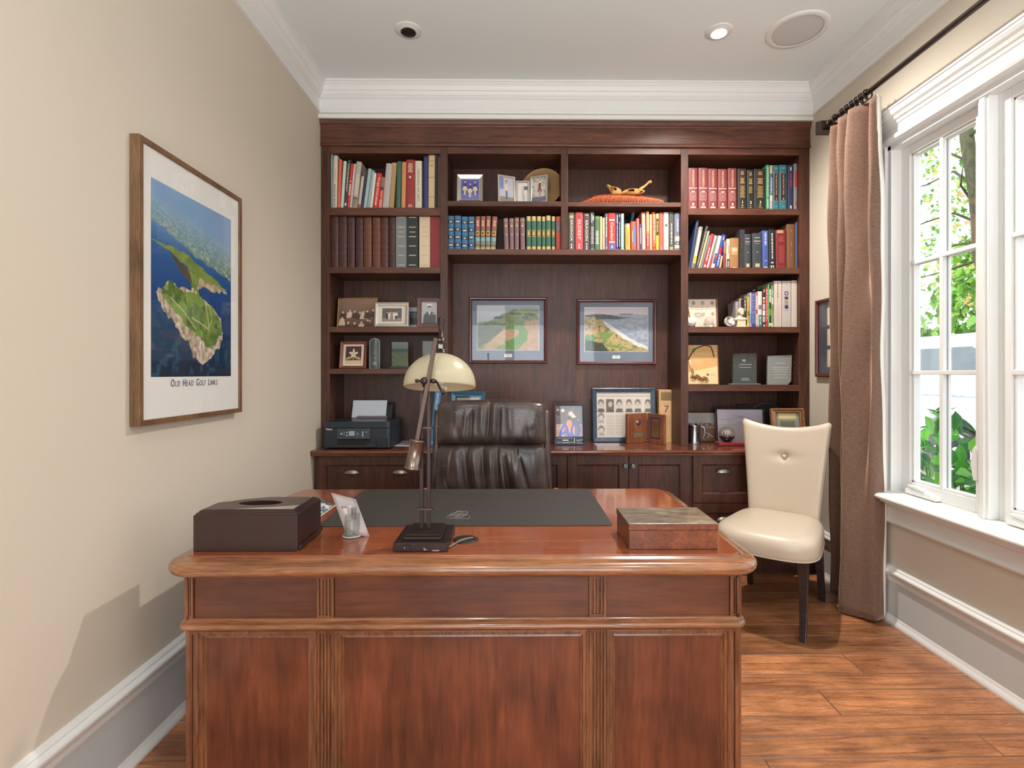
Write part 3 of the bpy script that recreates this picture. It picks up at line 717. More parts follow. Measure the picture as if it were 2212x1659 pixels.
# ---- big framed aerial poster on the left wall
def poster():
    y0, y1, z0, z1 = 1.824, 2.507, 1.199, 2.236
    w_, h_ = y1 - y0, z1 - z0
    M = Matrix.Translation((XL + .028, (y0 + y1) / 2, z0)) @ Matrix.Rotation(math.radians(90), 4, 'Z')
    P = Paint(200, 280)
    P.grad((96, 142, 190), (16, 66, 128), .45, 1.); P.grad((16, 66, 128), (22, 40, 58), 0, .45)
    n = P.noise(9, 3); n2 = P.noise(26, 8)
    # far farmland, hazy
    P.poly([(0, .80), (.3, .73), (.62, .655), (1, .60), (1, .80), (.6, .86), (0, .93)], (112, 146, 132), 22, 30, 4, .05)
    fld = (P.v > .60) & (P.v < .93) & (P.v > .80 - .2 * P.u) & (P.v < .93 - .12 * P.u)
    n4 = P.noise(40, 12); st = np.sin((P.v * 3 + P.u) * 60 + n4 * 14)
    P.put(fld & (st > .55) & (n2 > .45), (182, 184, 158), 12); P.put(fld & (st < -.7) & (n4 > .5), (90, 124, 96), 8)
    P.put(np.clip((P.v - .70 + .08 * P.u) * 4.2, 0, .85), (136, 170, 208))
    # isthmus and headland
    grn = (98, 124, 58)
    P.poly([(.0, .70), (.16, .69), (.36, .685), (.62, .62), (.78, .58), (.93, .535), (.90, .52), (.70, .535), (.55, .52), (.46, .54), (.40, .60), (.22, .655)], (120, 138, 72), 24, 20, 6, .03)
    P.poly([(.18, .668), (.42, .59), (.47, .54), (.43, .52), (.33, .565)], (86, 74, 62), 20, 30, 2, .03)
    P.poly([(.55, .565), (.75, .555), (.94, .525), (.80, .505), (.60, .525), (.50, .48), (.47, .52)], (172, 156, 128), 70, 40, 3, .05)
    P.poly([(.40, .60), (.55, .58), (.52, .50), (.56, .44), (.42, .45), (.45, .53)], (116, 128, 70), 24, 20, 7, .02)
    P.poly([(.06, .44), (.16, .50), (.44, .49), (.60, .46), (.74, .42), (.84, .34), (.88, .26), (.82, .16), (.60, .08), (.46, .10), (.40, .20), (.24, .28), (.10, .36)], (186, 170, 150), 80, 46, 8, .07)
    P.poly([(.10, .455), (.18, .49), (.44, .48), (.60, .45), (.72, .41), (.82, .33), (.85, .26), (.79, .19), (.64, .17), (.55, .22), (.40, .26), (.26, .34), (.12, .41)], grn, 40, 30, 5, .06)
    P.put((n > .5) & (P.a[:, :, 1] > P.a[:, :, 0] + 10) & (P.a[:, :, 1] > P.a[:, :, 2] + 40), (124, 152, 66), 14)
    for pts in ([(.62, .44), (.66, .34), (.68, .26)], [(.68, .42), (.72, .34), (.66, .28)], [(.2, .42), (.35, .36), (.5, .27)], [(.45, .33), (.55, .31), (.66, .28)]):
        for (a, b), (c, d) in zip(pts, pts[1:]):
            L = math.hypot(c - a, d - b); t = np.clip(((P.u - a) * (c - a) + (P.v - b) * (d - b)) / L / L, 0, 1)
            P.put(np.hypot(P.u - a - t * (c - a), (P.v - b - t * (d - b))) < .0035, (196, 192, 160))
    P.put((np.hypot(P.u - .57, P.v - .175) < .03) & (n2 > .45), (235, 235, 230))
    P.put((P.v < .5) & (P.a[:, :, 2] > P.a[:, :, 0] + 20) & (n2 > .62), (34, 74, 104))
    fo = wood('walnut_frame', (86, 62, 42), (132, 98, 68), 'z', 3, .45)
    def ex(t, M, yk):
        q = MB(); q.M = M
        def word(big, rest, x, z):
            vs, _ = glyphs(big); wb = (max(p[0] for p in vs) - min(p[0] for p in vs)) * .036
            q.text(big, None, (x + wb * .4, yk, z + .003), fit=wb * .8, fith=None if False else None) if False else None
        # OLD HEAD GOLF LINKS in small capitals
        x = -.165
        for big, rest in (('O', 'LD'), ('H', 'EAD'), ('G', 'OLF'), ('L', 'INKS')):
            for ch, sz in [(big, .036)] + [(c, .0285) for c in rest]:
                vs, _ = glyphs(ch); wd = (max(p[0] for p in vs) - min(p[0] for p in vs)) * sz * .80
                hh = (max(p[1] for p in vs) - min(p[1] for p in vs)) * sz * 1.12
                vv, ff = glyphs(ch); cx = (max(p[0] for p in vv) + min(p[0] for p in vv)) / 2; b0 = 0
                out = [(x + wd / 2 + (a - cx) * sz * .80, yk, .137 + (b) * sz * 1.12) for a, b in vv]
                q.add(out, ff); x += wd + .0042
            x += .015
        q.build('lettering', mat((62, 78, 110), .6), t)
    picture_frame('framed_poster', 'large walnut-framed aerial golf headland poster hanging on the left wall', 'picture', M, w_, h_,
        [(0, -.026), (0, .008), (.001, .009), (.019, .009), (.020, .008), (.020, -.001)], fo,
        [(.02, .02, .02, .02, 'mount', mat((232, 230, 226), .7)), (.068, .085, .175, .128, 'paint', P)], depth=.0, glass=True, hang=True, extra=ex)
poster()
# ---- the two golf-course prints on the panel
def golf(kind):
    P = Paint(96, 70)
    if kind == 0:
        P.grad((196, 202, 208), (150, 164, 180), .0, 1.)
        P.put((P.v > .86) & (P.u > .45), (150, 165, 178), 10)
        P.poly([(.0, .60), (.2, .66), (.34, .74), (.45, .85), (.62, .93), (1, .92), (1, 0), (0, 0)], (122, 134, 84), 26, 16, 3, .04)
        P.poly([(0, .58), (.22, .62), (.48, .60), (.40, .40), (.22, .22), (0, .04)], (78, 88, 62), 26, 30, 4, .05)
        P.poly([(.05, 0), (.25, .25), (.42, .45), (.68, .48), (.66, .30), (.5, .1), (.4, 0)], (178, 144, 108), 20, 22, 5, .04)
        P.poly([(.62, 0), (.80, .2), (.84, .4), (.75, .55), (.78, .66), (1, .68), (1, 0)], (182, 146, 116), 20, 26, 6, .04)
        P.poly([(.50, .50), (.50, .64), (.72, .66), (.78, .48), (.82, .38), (.80, .22), (.64, .0), (.28, .02), (.36, .10), (.46, .13), (.44, .18), (.58, .26), (.68, .36), (.68, .46)], (92, 140, 62), 16, 14, 7, .03)
        P.poly([(.5, .80), (.66, .88), (.92, .84), (.8, .72), (.6, .76)], (132, 150, 92), 18, 20, 8, .04)
        for a, b, c, d in ((.62, .82, .1, .03), (.78, .74, .06, .025), (.85, .80, .1, .03), (.34, .73, .08, .03)): P.ell(a, b, c, d, (66, 80, 62), 10)
    else:
        P.grad((196, 184, 196), (206, 194, 200), .84, 1.); P.grad((150, 160, 178), (128, 144, 166), 0, .84)
        P.put((P.noise(20, 2) > .56) & (P.v < .8), (164, 174, 190), 8)
        P.poly([(0, .83), (.2, .85), (.36, .84), (.5, .80), (.6, .78), (.74, .79), (.6, .74), (.3, .73), (.0, .76)], (70, 84, 92), 12, 20, 3, .04)
        P.poly([(.5, .85), (.7, .87), (.85, .84), (.6, .835)], (120, 126, 142), 8, 20, 3, .03)
        P.poly([(0, .80), (.2, .76), (.32, .66), (.36, .56), (.52, .44), (.66, .30), (.84, .14), (1, .04), (1, 0), (0, 0)], (178, 160, 98), 30, 18, 4, .05)
        P.poly([(.3, .70), (.40, .60), (.56, .46), (.70, .31), (1, .10), (1, .04), (.84, .12), (.62, .29), (.5, .42), (.34, .56)], (220, 218, 218), 20, 30, 9, .04)
        P.poly([(.02, .55), (.18, .60), (.30, .55), (.34, .44), (.2, .38), (.0, .42)], (196, 160, 118), 14, 20, 5, .05)
        P.poly([(.20, .42), (.30, .45), (.46, .40), (.36, .28), (.28, .20), (.5, .14), (.66, .10), (.6, .06), (.34, .12)], (116, 148, 68), 14, 14, 7, .03)
        P.poly([(0, .36), (.12, .38), (.2, .30), (.1, .22), (0, .22)], (92, 140, 84), 18, 20, 4, .04)
        P.poly([(0, .25), (.15, .24), (.30, .16), (.38, .02), (.38, 0), (0, 0)], (44, 54, 38), 12, 30, 4, .05)
        P.put((P.noise(26, 8) > .60) & (P.a[:, :, 0] > P.a[:, :, 2] + 50), (110, 104, 62), 14)
    return P
M_MAH = mat((88, 28, 24), .25, coat=.5, name='mahogany_frame')
M_MATB = mat((112, 124, 142), .75)
for k, (pa, pb, pt, pbm, lab) in enumerate(((1013, 1182, 642, 785, 'mahogany-framed print of a green fairway beside grey sea, left of the pair'), (1246, 1418, 646, 788, 'mahogany-framed print of golden dunes above surf, right of the pair'))):
    xa, zt_ = atY(pa, pt, YBK - .02); xb, zb_ = atY(pb, pbm, YBK - .02); w_ = xb - xa; h_ = zt_ - zb_
    def ex(t, M, yk, w_=w_):
        q = MB(); q.M = M; q.box(-.030, .030, yk, .0, .047, .072); q.build('title_plate', mat((226, 226, 224), .5), t)
        q = MB(); q.M = M; q.box(-.009, .009, yk - .0004, yk, .060, .063); q.build('plate_writing', mat((90, 90, 96), .6), t)
    picture_frame('framed_print', lab, 'picture', Matrix.Translation(((xa + xb) / 2, YBK - .004, zb_)), w_, h_, ROUND, M_MAH,
        [(.022, .022, .022, .022, 'mount', M_MATB), (.060, .060, .100, .060, 'border', mat((226, 226, 222), .7)), (.063, .063, .103, .063, 'paint', golf(k))], depth=.003, hang=True, extra=ex, group='golf course prints on the cherry panel')
# ---- framed photo collage on the right wall, half behind the curtain
P = Paint(40, 92, (74, 80, 90))
for k, c in enumerate(((150, 150, 158), (176, 200, 214), (240, 236, 230))):
    y0 = .68 - k * .295
    P.poly([(.16, y0), (.95, y0), (.95, y0 + .24), (.16, y0 + .24)], (226, 206, 180)); P.poly([(.22, y0 + .02), (.89, y0 + .02), (.89, y0 + .22), (.22, y0 + .22)], c, 30 if k < 2 else 4, 14, k)
    if k < 2:
        for j in range(5): P.ell(.3 + j * .12, y0 + .08 + (j % 2) * .05, .05, .035, ((90, 110, 160), (40, 40, 46), (190, 120, 100))[j % 3], 10)
ya, zt_ = atX(1760, 650, XR - .02); yb_, zb_ = atX(1764, 814, XR - .02)
wF = .62; M = Matrix.Translation((XR - .004, ya - wF / 2, zb_)) @ Matrix.Rotation(math.radians(-90), 4, 'Z')
picture_frame('framed_collage', 'mahogany-framed photo collage on the right wall, half hidden by the curtain', 'picture', M, wF, zt_ - zb_, ROUND, M_MAH, [(.022, .022, .022, .022, 'paint', P)], depth=.003, hang=True)

# ---- standing frames on the shelves
def at_shelf(pl, pr, pt, pb, Y, z=None):
    xa, zt_ = atY(pl, pt, Y); xb, zb_ = atY(pr, pb, Y); return (xa + xb) / 2, xb - xa, zt_ - (zb_ if z is None else z)
BEV = lambda w, h: [(0, 0), (0, h), (.002, h + .002), (w * .8, h * .45), (w, h * .4), (w, .001)]
def sf(name, label, px, Y, z, prof, fm, layers, yaw=0, tilt=6, **k):
    x, w_, h_ = at_shelf(*px, Y, z)
    return picture_frame(name, label, 'picture frame', lean_M(x, Y, z + .001, yaw, tilt), w_, h_ / math.cos(math.radians(tilt)), prof, fm, layers, **k)
# top centre-left: three dancers
P = Paint(48, 64); P.grad((92, 98, 190), (60, 66, 150)); P.put(P.v < .3, (110, 118, 180), 10)
for x, y in ((.22, .56), (.78, .54), (.50, .44)): person(P, x, y, .75, (50, 60, 130), skirt=(236, 222, 170), legs=(226, 190, 170))
sf('framed_photo', 'silver photo frame of three young dancers in yellow skirts', (987, 1043, 377, 432), 3.68, 2.603, BEV(.030, .018), M_SILVER, [(.028, .028, .028, .028, 'paint', P)], yaw=0, tilt=7)
# tri-fold: three hinged panels
def trifold():
    x, w_, h_ = at_shelf(1076, 1182, 379, 433, 3.69, 2.603)
    t = thing('framed_photo', 'silver three-panel folding photo frame in front of the round woven piece', 'picture frame', (x, 3.69, 2.604))
    def pan(x0, y0, x1, y1, h, paint, zt=0.):
        d = Vector((x1 - x0, y1 - y0, 0)); L = d.length; a = math.atan2(d.y, d.x)
        M = Matrix.Translation(((x0 + x1) / 2, (y0 + y1) / 2, 2.604)) @ Matrix.Rotation(a, 4, 'Z') @ Matrix.Rotation(math.radians(-3), 4, 'X')
        q = MB(); q.M = M; q.frame(-L / 2, L / 2, 0, h, [(0, 0), (0, .006), (.012, .006), (.014, .004), (.014, .001)], 0); q.box(-L / 2, L / 2, .0, .006, 0, h)
        q.build('panel', M_SILVER, t)
        q = MB(); c = lambda a_, b_: tuple(M @ Vector((a_, -.001, b_))); paint.mesh(c(-L / 2 + .014, .014), c(L / 2 - .014, .014), c(-L / 2 + .014, h - .014), q); q.build('picture', M_PIC, t)
    A = Paint(30, 44, (190, 186, 200)); A.put(A.v < .2, (140, 130, 120)); A.put((A.v > .5) & (A.u < .3), (120, 140, 190), 20); person(A, .5, .45, .8, (226, 196, 180), legs=(70, 90, 140))
    Bp = Paint(30, 44, (222, 214, 208)); Bp.ell(.55, .5, .14, .36, (214, 180, 168), 10); Bp.ell(.6, .25, .14, .2, (170, 176, 200), 12); Bp.put((Bp.u > .65) & (Bp.v > .65) & (Bp.v < .82), (90, 100, 110))
    Cp = Paint(30, 44, (206, 198, 190)); Cp.put(Cp.noise(14, 2) > .55, (150, 150, 130), 20); Cp.put(Cp.v < .2, (110, 110, 130)); person(Cp, .55, .5, .8, (120, 60, 66), skirt=(120, 60, 66), legs=(190, 150, 140))
    xl = x - w_ / 2; xr = x + w_ / 2
    pan(xl, 3.650, x - .052, 3.698, h_ * .97, A); pan(x - .050, 3.70, x + .050, 3.70, h_ * .84, Bp); pan(x + .052, 3.698, xr, 3.645, h_ * .97, Cp)
trifold()
wv = thing('woven_tray', 'round tan woven wicker disc propped behind the three-panel frame', 'basket', (.205, 3.80, 2.603))
mb = MB(); mb.M = Matrix.Translation((.205, 3.80, 2.603 + .158)) @ Matrix.Rotation(math.radians(78), 4, 'X') @ Matrix.Rotation(math.radians(-14), 4, 'Y')
prof = [(1e-4, .0)] + [(.011 * k, .0022 * (k % 2)) for k in range(1, 14)] + [(.150, .004), (.156, .010), (.158, .005), (.156, 0), (.15, -.004), (1e-4, -.006)]
mb.lathe(prof, (0, 0, 0), 90); mb.build('weave', mat((196, 154, 108), .8, bump=.9, bscale=500), wv)
mb = MB(); mb.M = Matrix.Translation((.205, 3.80, 2.603 + .158)) @ Matrix.Rotation(math.radians(78), 4, 'X') @ Matrix.Rotation(math.radians(-14), 4, 'Y')
for k in range(90):
    a = 2 * PI * k / 90; mb.tube([(r * math.cos(a), r * math.sin(a), .0035) for r in (.03, .15)], .0012, 4)
mb.build('spokes', mat((150, 108, 70), .8), wv)
# row three left
P = Paint(64, 46, (126, 96, 82)); P.grad((150, 118, 102), (96, 68, 56))
rr = random.Random(5)
for k, (x, y) in enumerate(((.12, .52), (.30, .56), (.43, .54), (.57, .50), (.66, .52), (.76, .55), (.92, .58), (.10, .30), (.27, .14), (.44, .12), (.62, .14), (.84, .18), (.78, .22))):
    P.poly([(x - .09, y - .24), (x + .09, y - .24), (x + .06, y - .03), (x - .06, y - .03)], (226, 196, 172) if k % 3 == 1 else (70, 48, 40), 8); P.ell(x, y + .02, .036, .055, (84, 56, 44)); P.ell(x, y + .005, .030, .045, (226, 190, 164))
sf('framed_photo', 'thin gold frame with a large sepia group photograph', (727, 814, 643, 706), 3.70, 1.713, flat(.006, .008), M_GOLD, [(.006, .006, .006, .006, 'paint', P)], tilt=7, yaw=-4)
P = Paint(44, 32, (112, 104, 98)); P.put(P.noise(9, 4) > .5, (90, 84, 80), 14); P.put(P.v < .25, (150, 140, 130), 12)
for k, x in enumerate((.25, .37, .5, .62, .74)): person(P, x, .42, .62, ((50, 46, 44), (226, 222, 214), (160, 120, 100), (226, 222, 214), (228, 222, 214))[k], skin=(206, 190, 176), legs=((50, 46, 44), (226, 222, 214), (160, 130, 110), (226, 220, 214), (60, 50, 46))[k])
sf('framed_photo', 'stepped silver frame with a small family photograph in a cream mount', (809, 883, 653, 706), 3.665, 1.713, [(0, 0), (0, .012), (.004, .016), (.010, .016), (.012, .011), (.020, .010), (.022, .006), (.025, .005), (.025, .001)], M_SILVER,
   [(.024, .024, .024, .024, 'mount', mat((226, 220, 206), .7)), (.052, .052, .042, .042, 'border', mat((120, 112, 104), .6)), (.055, .055, .045, .045, 'paint', P)], tilt=6, yaw=0)
P = Paint(20, 40, (40, 40, 46)); P.put(P.v > .8, (170, 176, 180)); P.put((P.v > .62) & (P.v < .74), (70, 90, 150)); P.put(P.v < .16, (196, 196, 190))
for x in (.25, .5, .75): person(P, x, .34, .5, (40, 40, 44))
sf('photo_card', 'small dark photo card between the silver and the wooden frames', (884, 905, 664, 706), 3.76, 1.713, flat(.001, .0015), mat((210, 210, 206), .4), [(.001, .001, .001, .001, 'paint', P)], tilt=5)
P = Paint(40, 56, (190, 184, 186)); P.poly([(.1, 0), (.95, 0), (.92, .42), (.66, .56), (.36, .56), (.15, .38)], (58, 58, 64), 6); P.poly([(.42, .56), (.60, .56), (.52, .36)], (230, 230, 230)); P.ell(.5, .70, .14, .14, (200, 180, 170)); P.ell(.5, .84, .2, .07, (240, 240, 240)); P.ell(.5, .79, .17, .035, (40, 40, 44)); P.put((P.u > .7) & (P.u < .85) & (P.v > .42) & (P.v < .46), (220, 216, 200))
sf('framed_photo', 'brown wooden frame with a portrait of a naval officer in a peaked cap', (901, 953, 643, 705), 3.685, 1.713, [(0, 0), (0, .010), (.003, .013), (.022, .012), (.024, .009), (.030, .008), (.032, .001)], mat((92, 52, 40), .35, coat=.3), [(.031, .031, .031, .031, 'paint', P)], tilt=6, yaw=4)
# row four left: flower frame, glass awards
P = Paint(52, 52, (84, 36, 42)); P.poly([(.0, .0), (1, 0), (1, .2), (0, .2)], (226, 200, 150))
for k in range(5):
    a = math.radians(90 + 72 * k); cx, cy = .5 + .16 * math.cos(a), .56 + .16 * math.sin(a)
    ca, sa = math.cos(a), math.sin(a); dx = (P.u - cx) * ca + (P.v - cy) * sa; dy = -(P.u - cx) * sa + (P.v - cy) * ca
    P.put((dx / .14) ** 2 + (dy / .065) ** 2 < 1, (240, 226, 200), 10)
for sx in (-1, 1): P.put((((P.u - .5 - sx * .28) * .8 + (P.v - .34) * .5 * sx * -1) / .2) ** 2 + (((P.v - .34) * .9 + (P.u - .5 - sx * .28) * .3 * sx) / .07) ** 2 < 1, (190, 160, 130), 10)
P.ell(.5, .55, .04, .04, (220, 120, 60)); P.poly([(.485, .22), (.515, .22), (.51, .5), (.49, .5)], (200, 190, 170))
M_ROSE = mat((134, 74, 58), .3, coat=.3)
sf('framed_photo', 'reddish wooden frame with a cream flower on maroon', (733, 791, 738, 794), 3.69, 1.418, BEV(.020, .014), M_ROSE, [(.019, .019, .019, .019, 'mount', mat((232, 224, 208), .7)), (.038, .038, .034, .034, 'paint', P)], tilt=8, yaw=-5)
M_ACR = glassmat('crystal', (226, 236, 234), 1.5, .02, .07); M_ACR2 = glassmat('smoky_crystal', (196, 208, 204), 1.5, .03, .22); M_ENG = mat((206, 212, 212), .4)
def award(name, label, pl, pr, pt, pb, Y, z, outline, th=.018, matr=None, base=None, marks=None, yaw=0):
    x, w_, h_ = at_shelf(pl, pr, pt, pb, Y, z); t = thing(name, label, 'award', (x, Y, z + .001))
    M = lean_M(x, Y, z + .001, yaw, 0); zb = .0
    if base:
        q = MB(); q.M = M; q.box(-w_ / 2 - base[0], w_ / 2 + base[0], -.02, .03, 0, base[1]); q.build('base', base[2], t, bevel=.002); zb = base[1]
    q = MB(); q.M = M; q.prism([(p[0] * w_ / 2, zb + p[1] * (h_ - zb)) for p in outline], 'y', -th / 2, th / 2, 0); q.build('glass_plate', matr or M_ACR, t, bevel=.0015)
    if marks:
        q = MB(); q.M = M
        for a in marks:
            if isinstance(a[0], str): q.text(a[0], a[3], (a[1] * w_ / 2, -th / 2 - .0006, a[2] * h_))
            else: q.box(a[0] * w_ / 2, a[1] * w_ / 2, -th / 2 - .0006, -th / 2, a[2] * h_ - .0012, a[2] * h_ + .0012)
        q.build('inscription', M_ENG, t)
    return t
arch = [(-1, 0), (1, 0), (1, .86)] + [(math.cos(a), .86 + .14 * math.sin(a)) for a in (math.radians(k * 15) for k in range(1, 12))] + [(-1, .86)]
t = award('glass_award', 'narrow clear glass award with an arched top, left shelf', 799, 821, 730, 795, 3.69, 1.418, arch, marks=[(-.06, .06, .35), (-.06, .06, .5), (-.06, .06, .6), (-.3, .3, .2), (-.4, .4, .15)])
x, w_, h_ = at_shelf(799, 821, 730, 795, 3.69)
q = MB(); ol = [(x + p[0] * w_ / 2, 3.68, 1.419 + p[1] * h_) for p in arch]; q.tube(ol, .0016, 6, closed=True, cap=False); q.build('bevel_edge', mat((170, 205, 200), .15, spec=.8), t)
P = Paint(30, 42); P.grad((120, 130, 128), (96, 110, 108), .68, 1); P.put(P.v < .68, (84, 96, 70), 16); P.put((P.v < .72) & (P.v > .60), (60, 74, 66), 12, 22)
x, w_, h_ = at_shelf(847, 882, 739, 790, 3.70)
x, w_, h_ = at_shelf(847, 882, 739, 795, 3.70, 1.418)
t = award('glass_award', 'glass plaque etched with a landscape on a dark base, lower left shelf', 847, 882, 739, 795, 3.70, 1.418, [(-1, 0), (1, 0), (1, 1), (-1, 1)], th=.012, matr=M_ACR, base=(.014, .014, mat((26, 44, 38), .2, coat=.5)))
q = MB(); P.mesh((x - w_ / 2, 3.692, 1.435), (x + w_ / 2, 3.692, 1.435), (x - w_ / 2, 3.692, 1.418 + h_), q); q.build('picture', M_PIC, t)
award('glass_award', 'smoky glass plaque partly behind the desk lamp shade', 913, 938, 737, 795, 3.72, 1.418, [(-1, 0), (1, 0), (1, 1), (-1, 1)], matr=M_ACR2)
# ---- right column
P = Paint(60, 56, (226, 208, 190)); P.put((P.u < .02) | (P.u > .97) | (P.v > .97), (170, 150, 130))
for x, c in ((.2, (150, 140, 110)), (.52, (170, 150, 140)), (.86, (176, 110, 90))): P.ell(x, .86, .065, .07, c, 20)
P.ell(.87, .48, .06, .07, (196, 130, 100), 20); P.ell(.87, .10, .06, .06, (190, 100, 84), 20); P.ell(.58, .12, .05, .05, (140, 160, 110), 20)
for v, a, b in ((.71, .1, .78), (.635, .12, .88), (.50, .24, .60), (.445, .2, .62), (.39, .28, .56), (.34, .34, .48)):
    for k in range(int(a * 60), int(b * 60)):
        if k % 3 and (k * 7 + int(v * 100)) % 11 > 1: P.put((np.abs(P.v - v) < .014) & (np.abs(P.u - k / 60) < .009), (120, 90, 76))
sf('plaque', 'cream certificate plaque with small crests on a brown wooden board', (1487, 1552, 645, 706), 3.73, 1.716, flat(.002, .002), mat((120, 72, 52), .35), [(.001, .012, .001, .001, 'paint', P)], tilt=5, depth=.02)
def crystal():
    x = atY(1532, 690, 3.67)[0]; t = thing('glass_globe', 'clear glass globe on a small silver stand before the certificate', 'ornament', (x, 3.67, 1.717))
    MB().sphere((x, 3.67, 1.717 + .044), .032).build('globe', glassmat('clear_globe', (240, 236, 232), 1.5, 0, .2), t)
    q = MB(); q.prism([(x - .026, 1.717), (x + .026, 1.717), (x + .018, 1.735), (x - .018, 1.735)], 'y', 3.645, 3.68); q.build('stand', M_SILVER, t, bevel=.002)
    q = MB(); q.lathe([(1e-4, 0), (.010, 0), (.011, .0015)], (x, 3.6445, 1.725), 20, axis='y', rot=Matrix.Scale(-1, 3, Vector((0, 1, 0)))); q.build('emblem', mat((235, 235, 230), .4), t)
crystal()
def baseball():
    x = atY(1490.5, 696, 3.68)[0] ; t = thing('trophy', 'brown wooden trophy with a white ball and gold crest, mostly behind the upright', 'trophy', (x, 3.70, 1.717))
    q = MB(); q.prism([(x - .05, 1.717), (x + .045, 1.717), (x + .045, 1.770), (x - .05, 1.770)], 'y', 3.70, 3.76); q.build('base', mat((76, 42, 44), .3, coat=.3), t, bevel=.003)
    q = MB(); q.prism([(x - .05, 1.770), (x + .036, 1.770), (x + .020, 1.800), (x + .010, 1.845), (x + .012, 1.855), (x - .02, 1.86), (x - .05, 1.85)], 'y', 3.73, 3.745); q.build('crest_board', mat((120, 62, 36), .35), t, bevel=.002)
    q = MB(); q.sphere((x + .001, 3.727, 1.800), .022, sc=(.8, .25, 1)); q.build('crest', M_GOLD, t)
    q = MB(); q.sphere((x + .004, 3.672, 1.7545), .0365, seg=24, rings=16); q.build('ball', mat((236, 230, 220), .5, bump=.1), t)
    q = MB(); q.tube([(x + .004 + .0368 * math.cos(a) * .55 - .012, 3.672 - .0368 * math.cos(a) * .8, 1.7545 + .034 * math.sin(a)) for a in (math.radians(k * 12 - 84) for k in range(15))], .0008, 5); q.build('stitching', mat((170, 150, 140), .6), t)
baseball()
def clockm():
    x = atY(1577, 690, 3.67)[0]; t = thing('desk_clock', 'small round silver clock leaning back beside the white bust', 'clock', (x, 3.67, 1.717))
    q = MB(); R = Matrix.Rotation(math.radians(-18), 3, 'X')
    q.lathe([(1e-4, .020), (.030, .020), (.040, .012), (.042, .0), (.040, -.008), (.034, -.010), (.026, -.006), (.022, -.003), (1e-4, -.003)][::-1], (x, 3.672, 1.717 + .0405), 36, axis='y', rot=R); q.build('case', M_SILVER, t)
    q = MB(); q.lathe([(1e-4, -.0045), (.014, -.0045), (.016, -.0035)][::-1], (x + .003, 3.670, 1.717 + .0405), 28, axis='y', rot=R); q.build('dial', mat((236, 232, 224), .5), t)
clockm()
def bust():
    x = atY(1600, 690, 3.66)[0]; y = 3.665; z = 1.7165
    t = thing('bust', 'small cream plaster bust of a bald bearded man before the books', 'statue', (x, y, z))
    M_PL = mat((226, 204, 172), .65, bump=.1, bscale=300)
    q = MB(); q.box(x - .037, x + .037, y - .025, y + .025, z, z + .005); q.prism([(x - .029, z + .005), (x + .032, z + .005), (x + .030, z + .045), (x - .027, z + .045)], 'y', y - .02, y + .02); q.build('pedestal', M_PL, t, bevel=.002)
    q = MB()
    rings = [(.001, .001, .043), (.030, .020, .044), (.046, .024, .052), (.050, .024, .060), (.040, .022, .066), (.026, .018, .072), (.016, .014, .079), (.015, .014, .086)]
    P = [[(x + r * math.cos(a) , y + d * math.sin(a), z + h) for a in (2 * PI * k / 24 for k in range(25))] for r, d, h in rings]
    q.grid(P, flip=True)
    q.sphere((x + .002, y - .001, z + .115), .026, seg=24, rings=16, sc=(.88, .98, .98)); q.sphere((x + .004, y - .010, z + .104), .020, seg=20, rings=12, sc=(.86, .9, 1.1)); q.sphere((x + .005, y - .020, z + .096), .014, sc=(.95, .8, .95)); q.sphere((x + .007, y - .030, z + .107), .005, sc=(.8, 1, 1.3))
    q.sphere((x - .020, y - .002, z + .108), .005, sc=(.5, .9, 1.4))
    q.sphere((x + .006, y - .0255, z + .1195), .0085, sc=(1.5, .35, .28)); q.sphere((x + .008, y - .0255, z + .0985), .0055, sc=(1.2, .5, .35)); q.build('head_and_shoulders', M_PL, t)
bust()
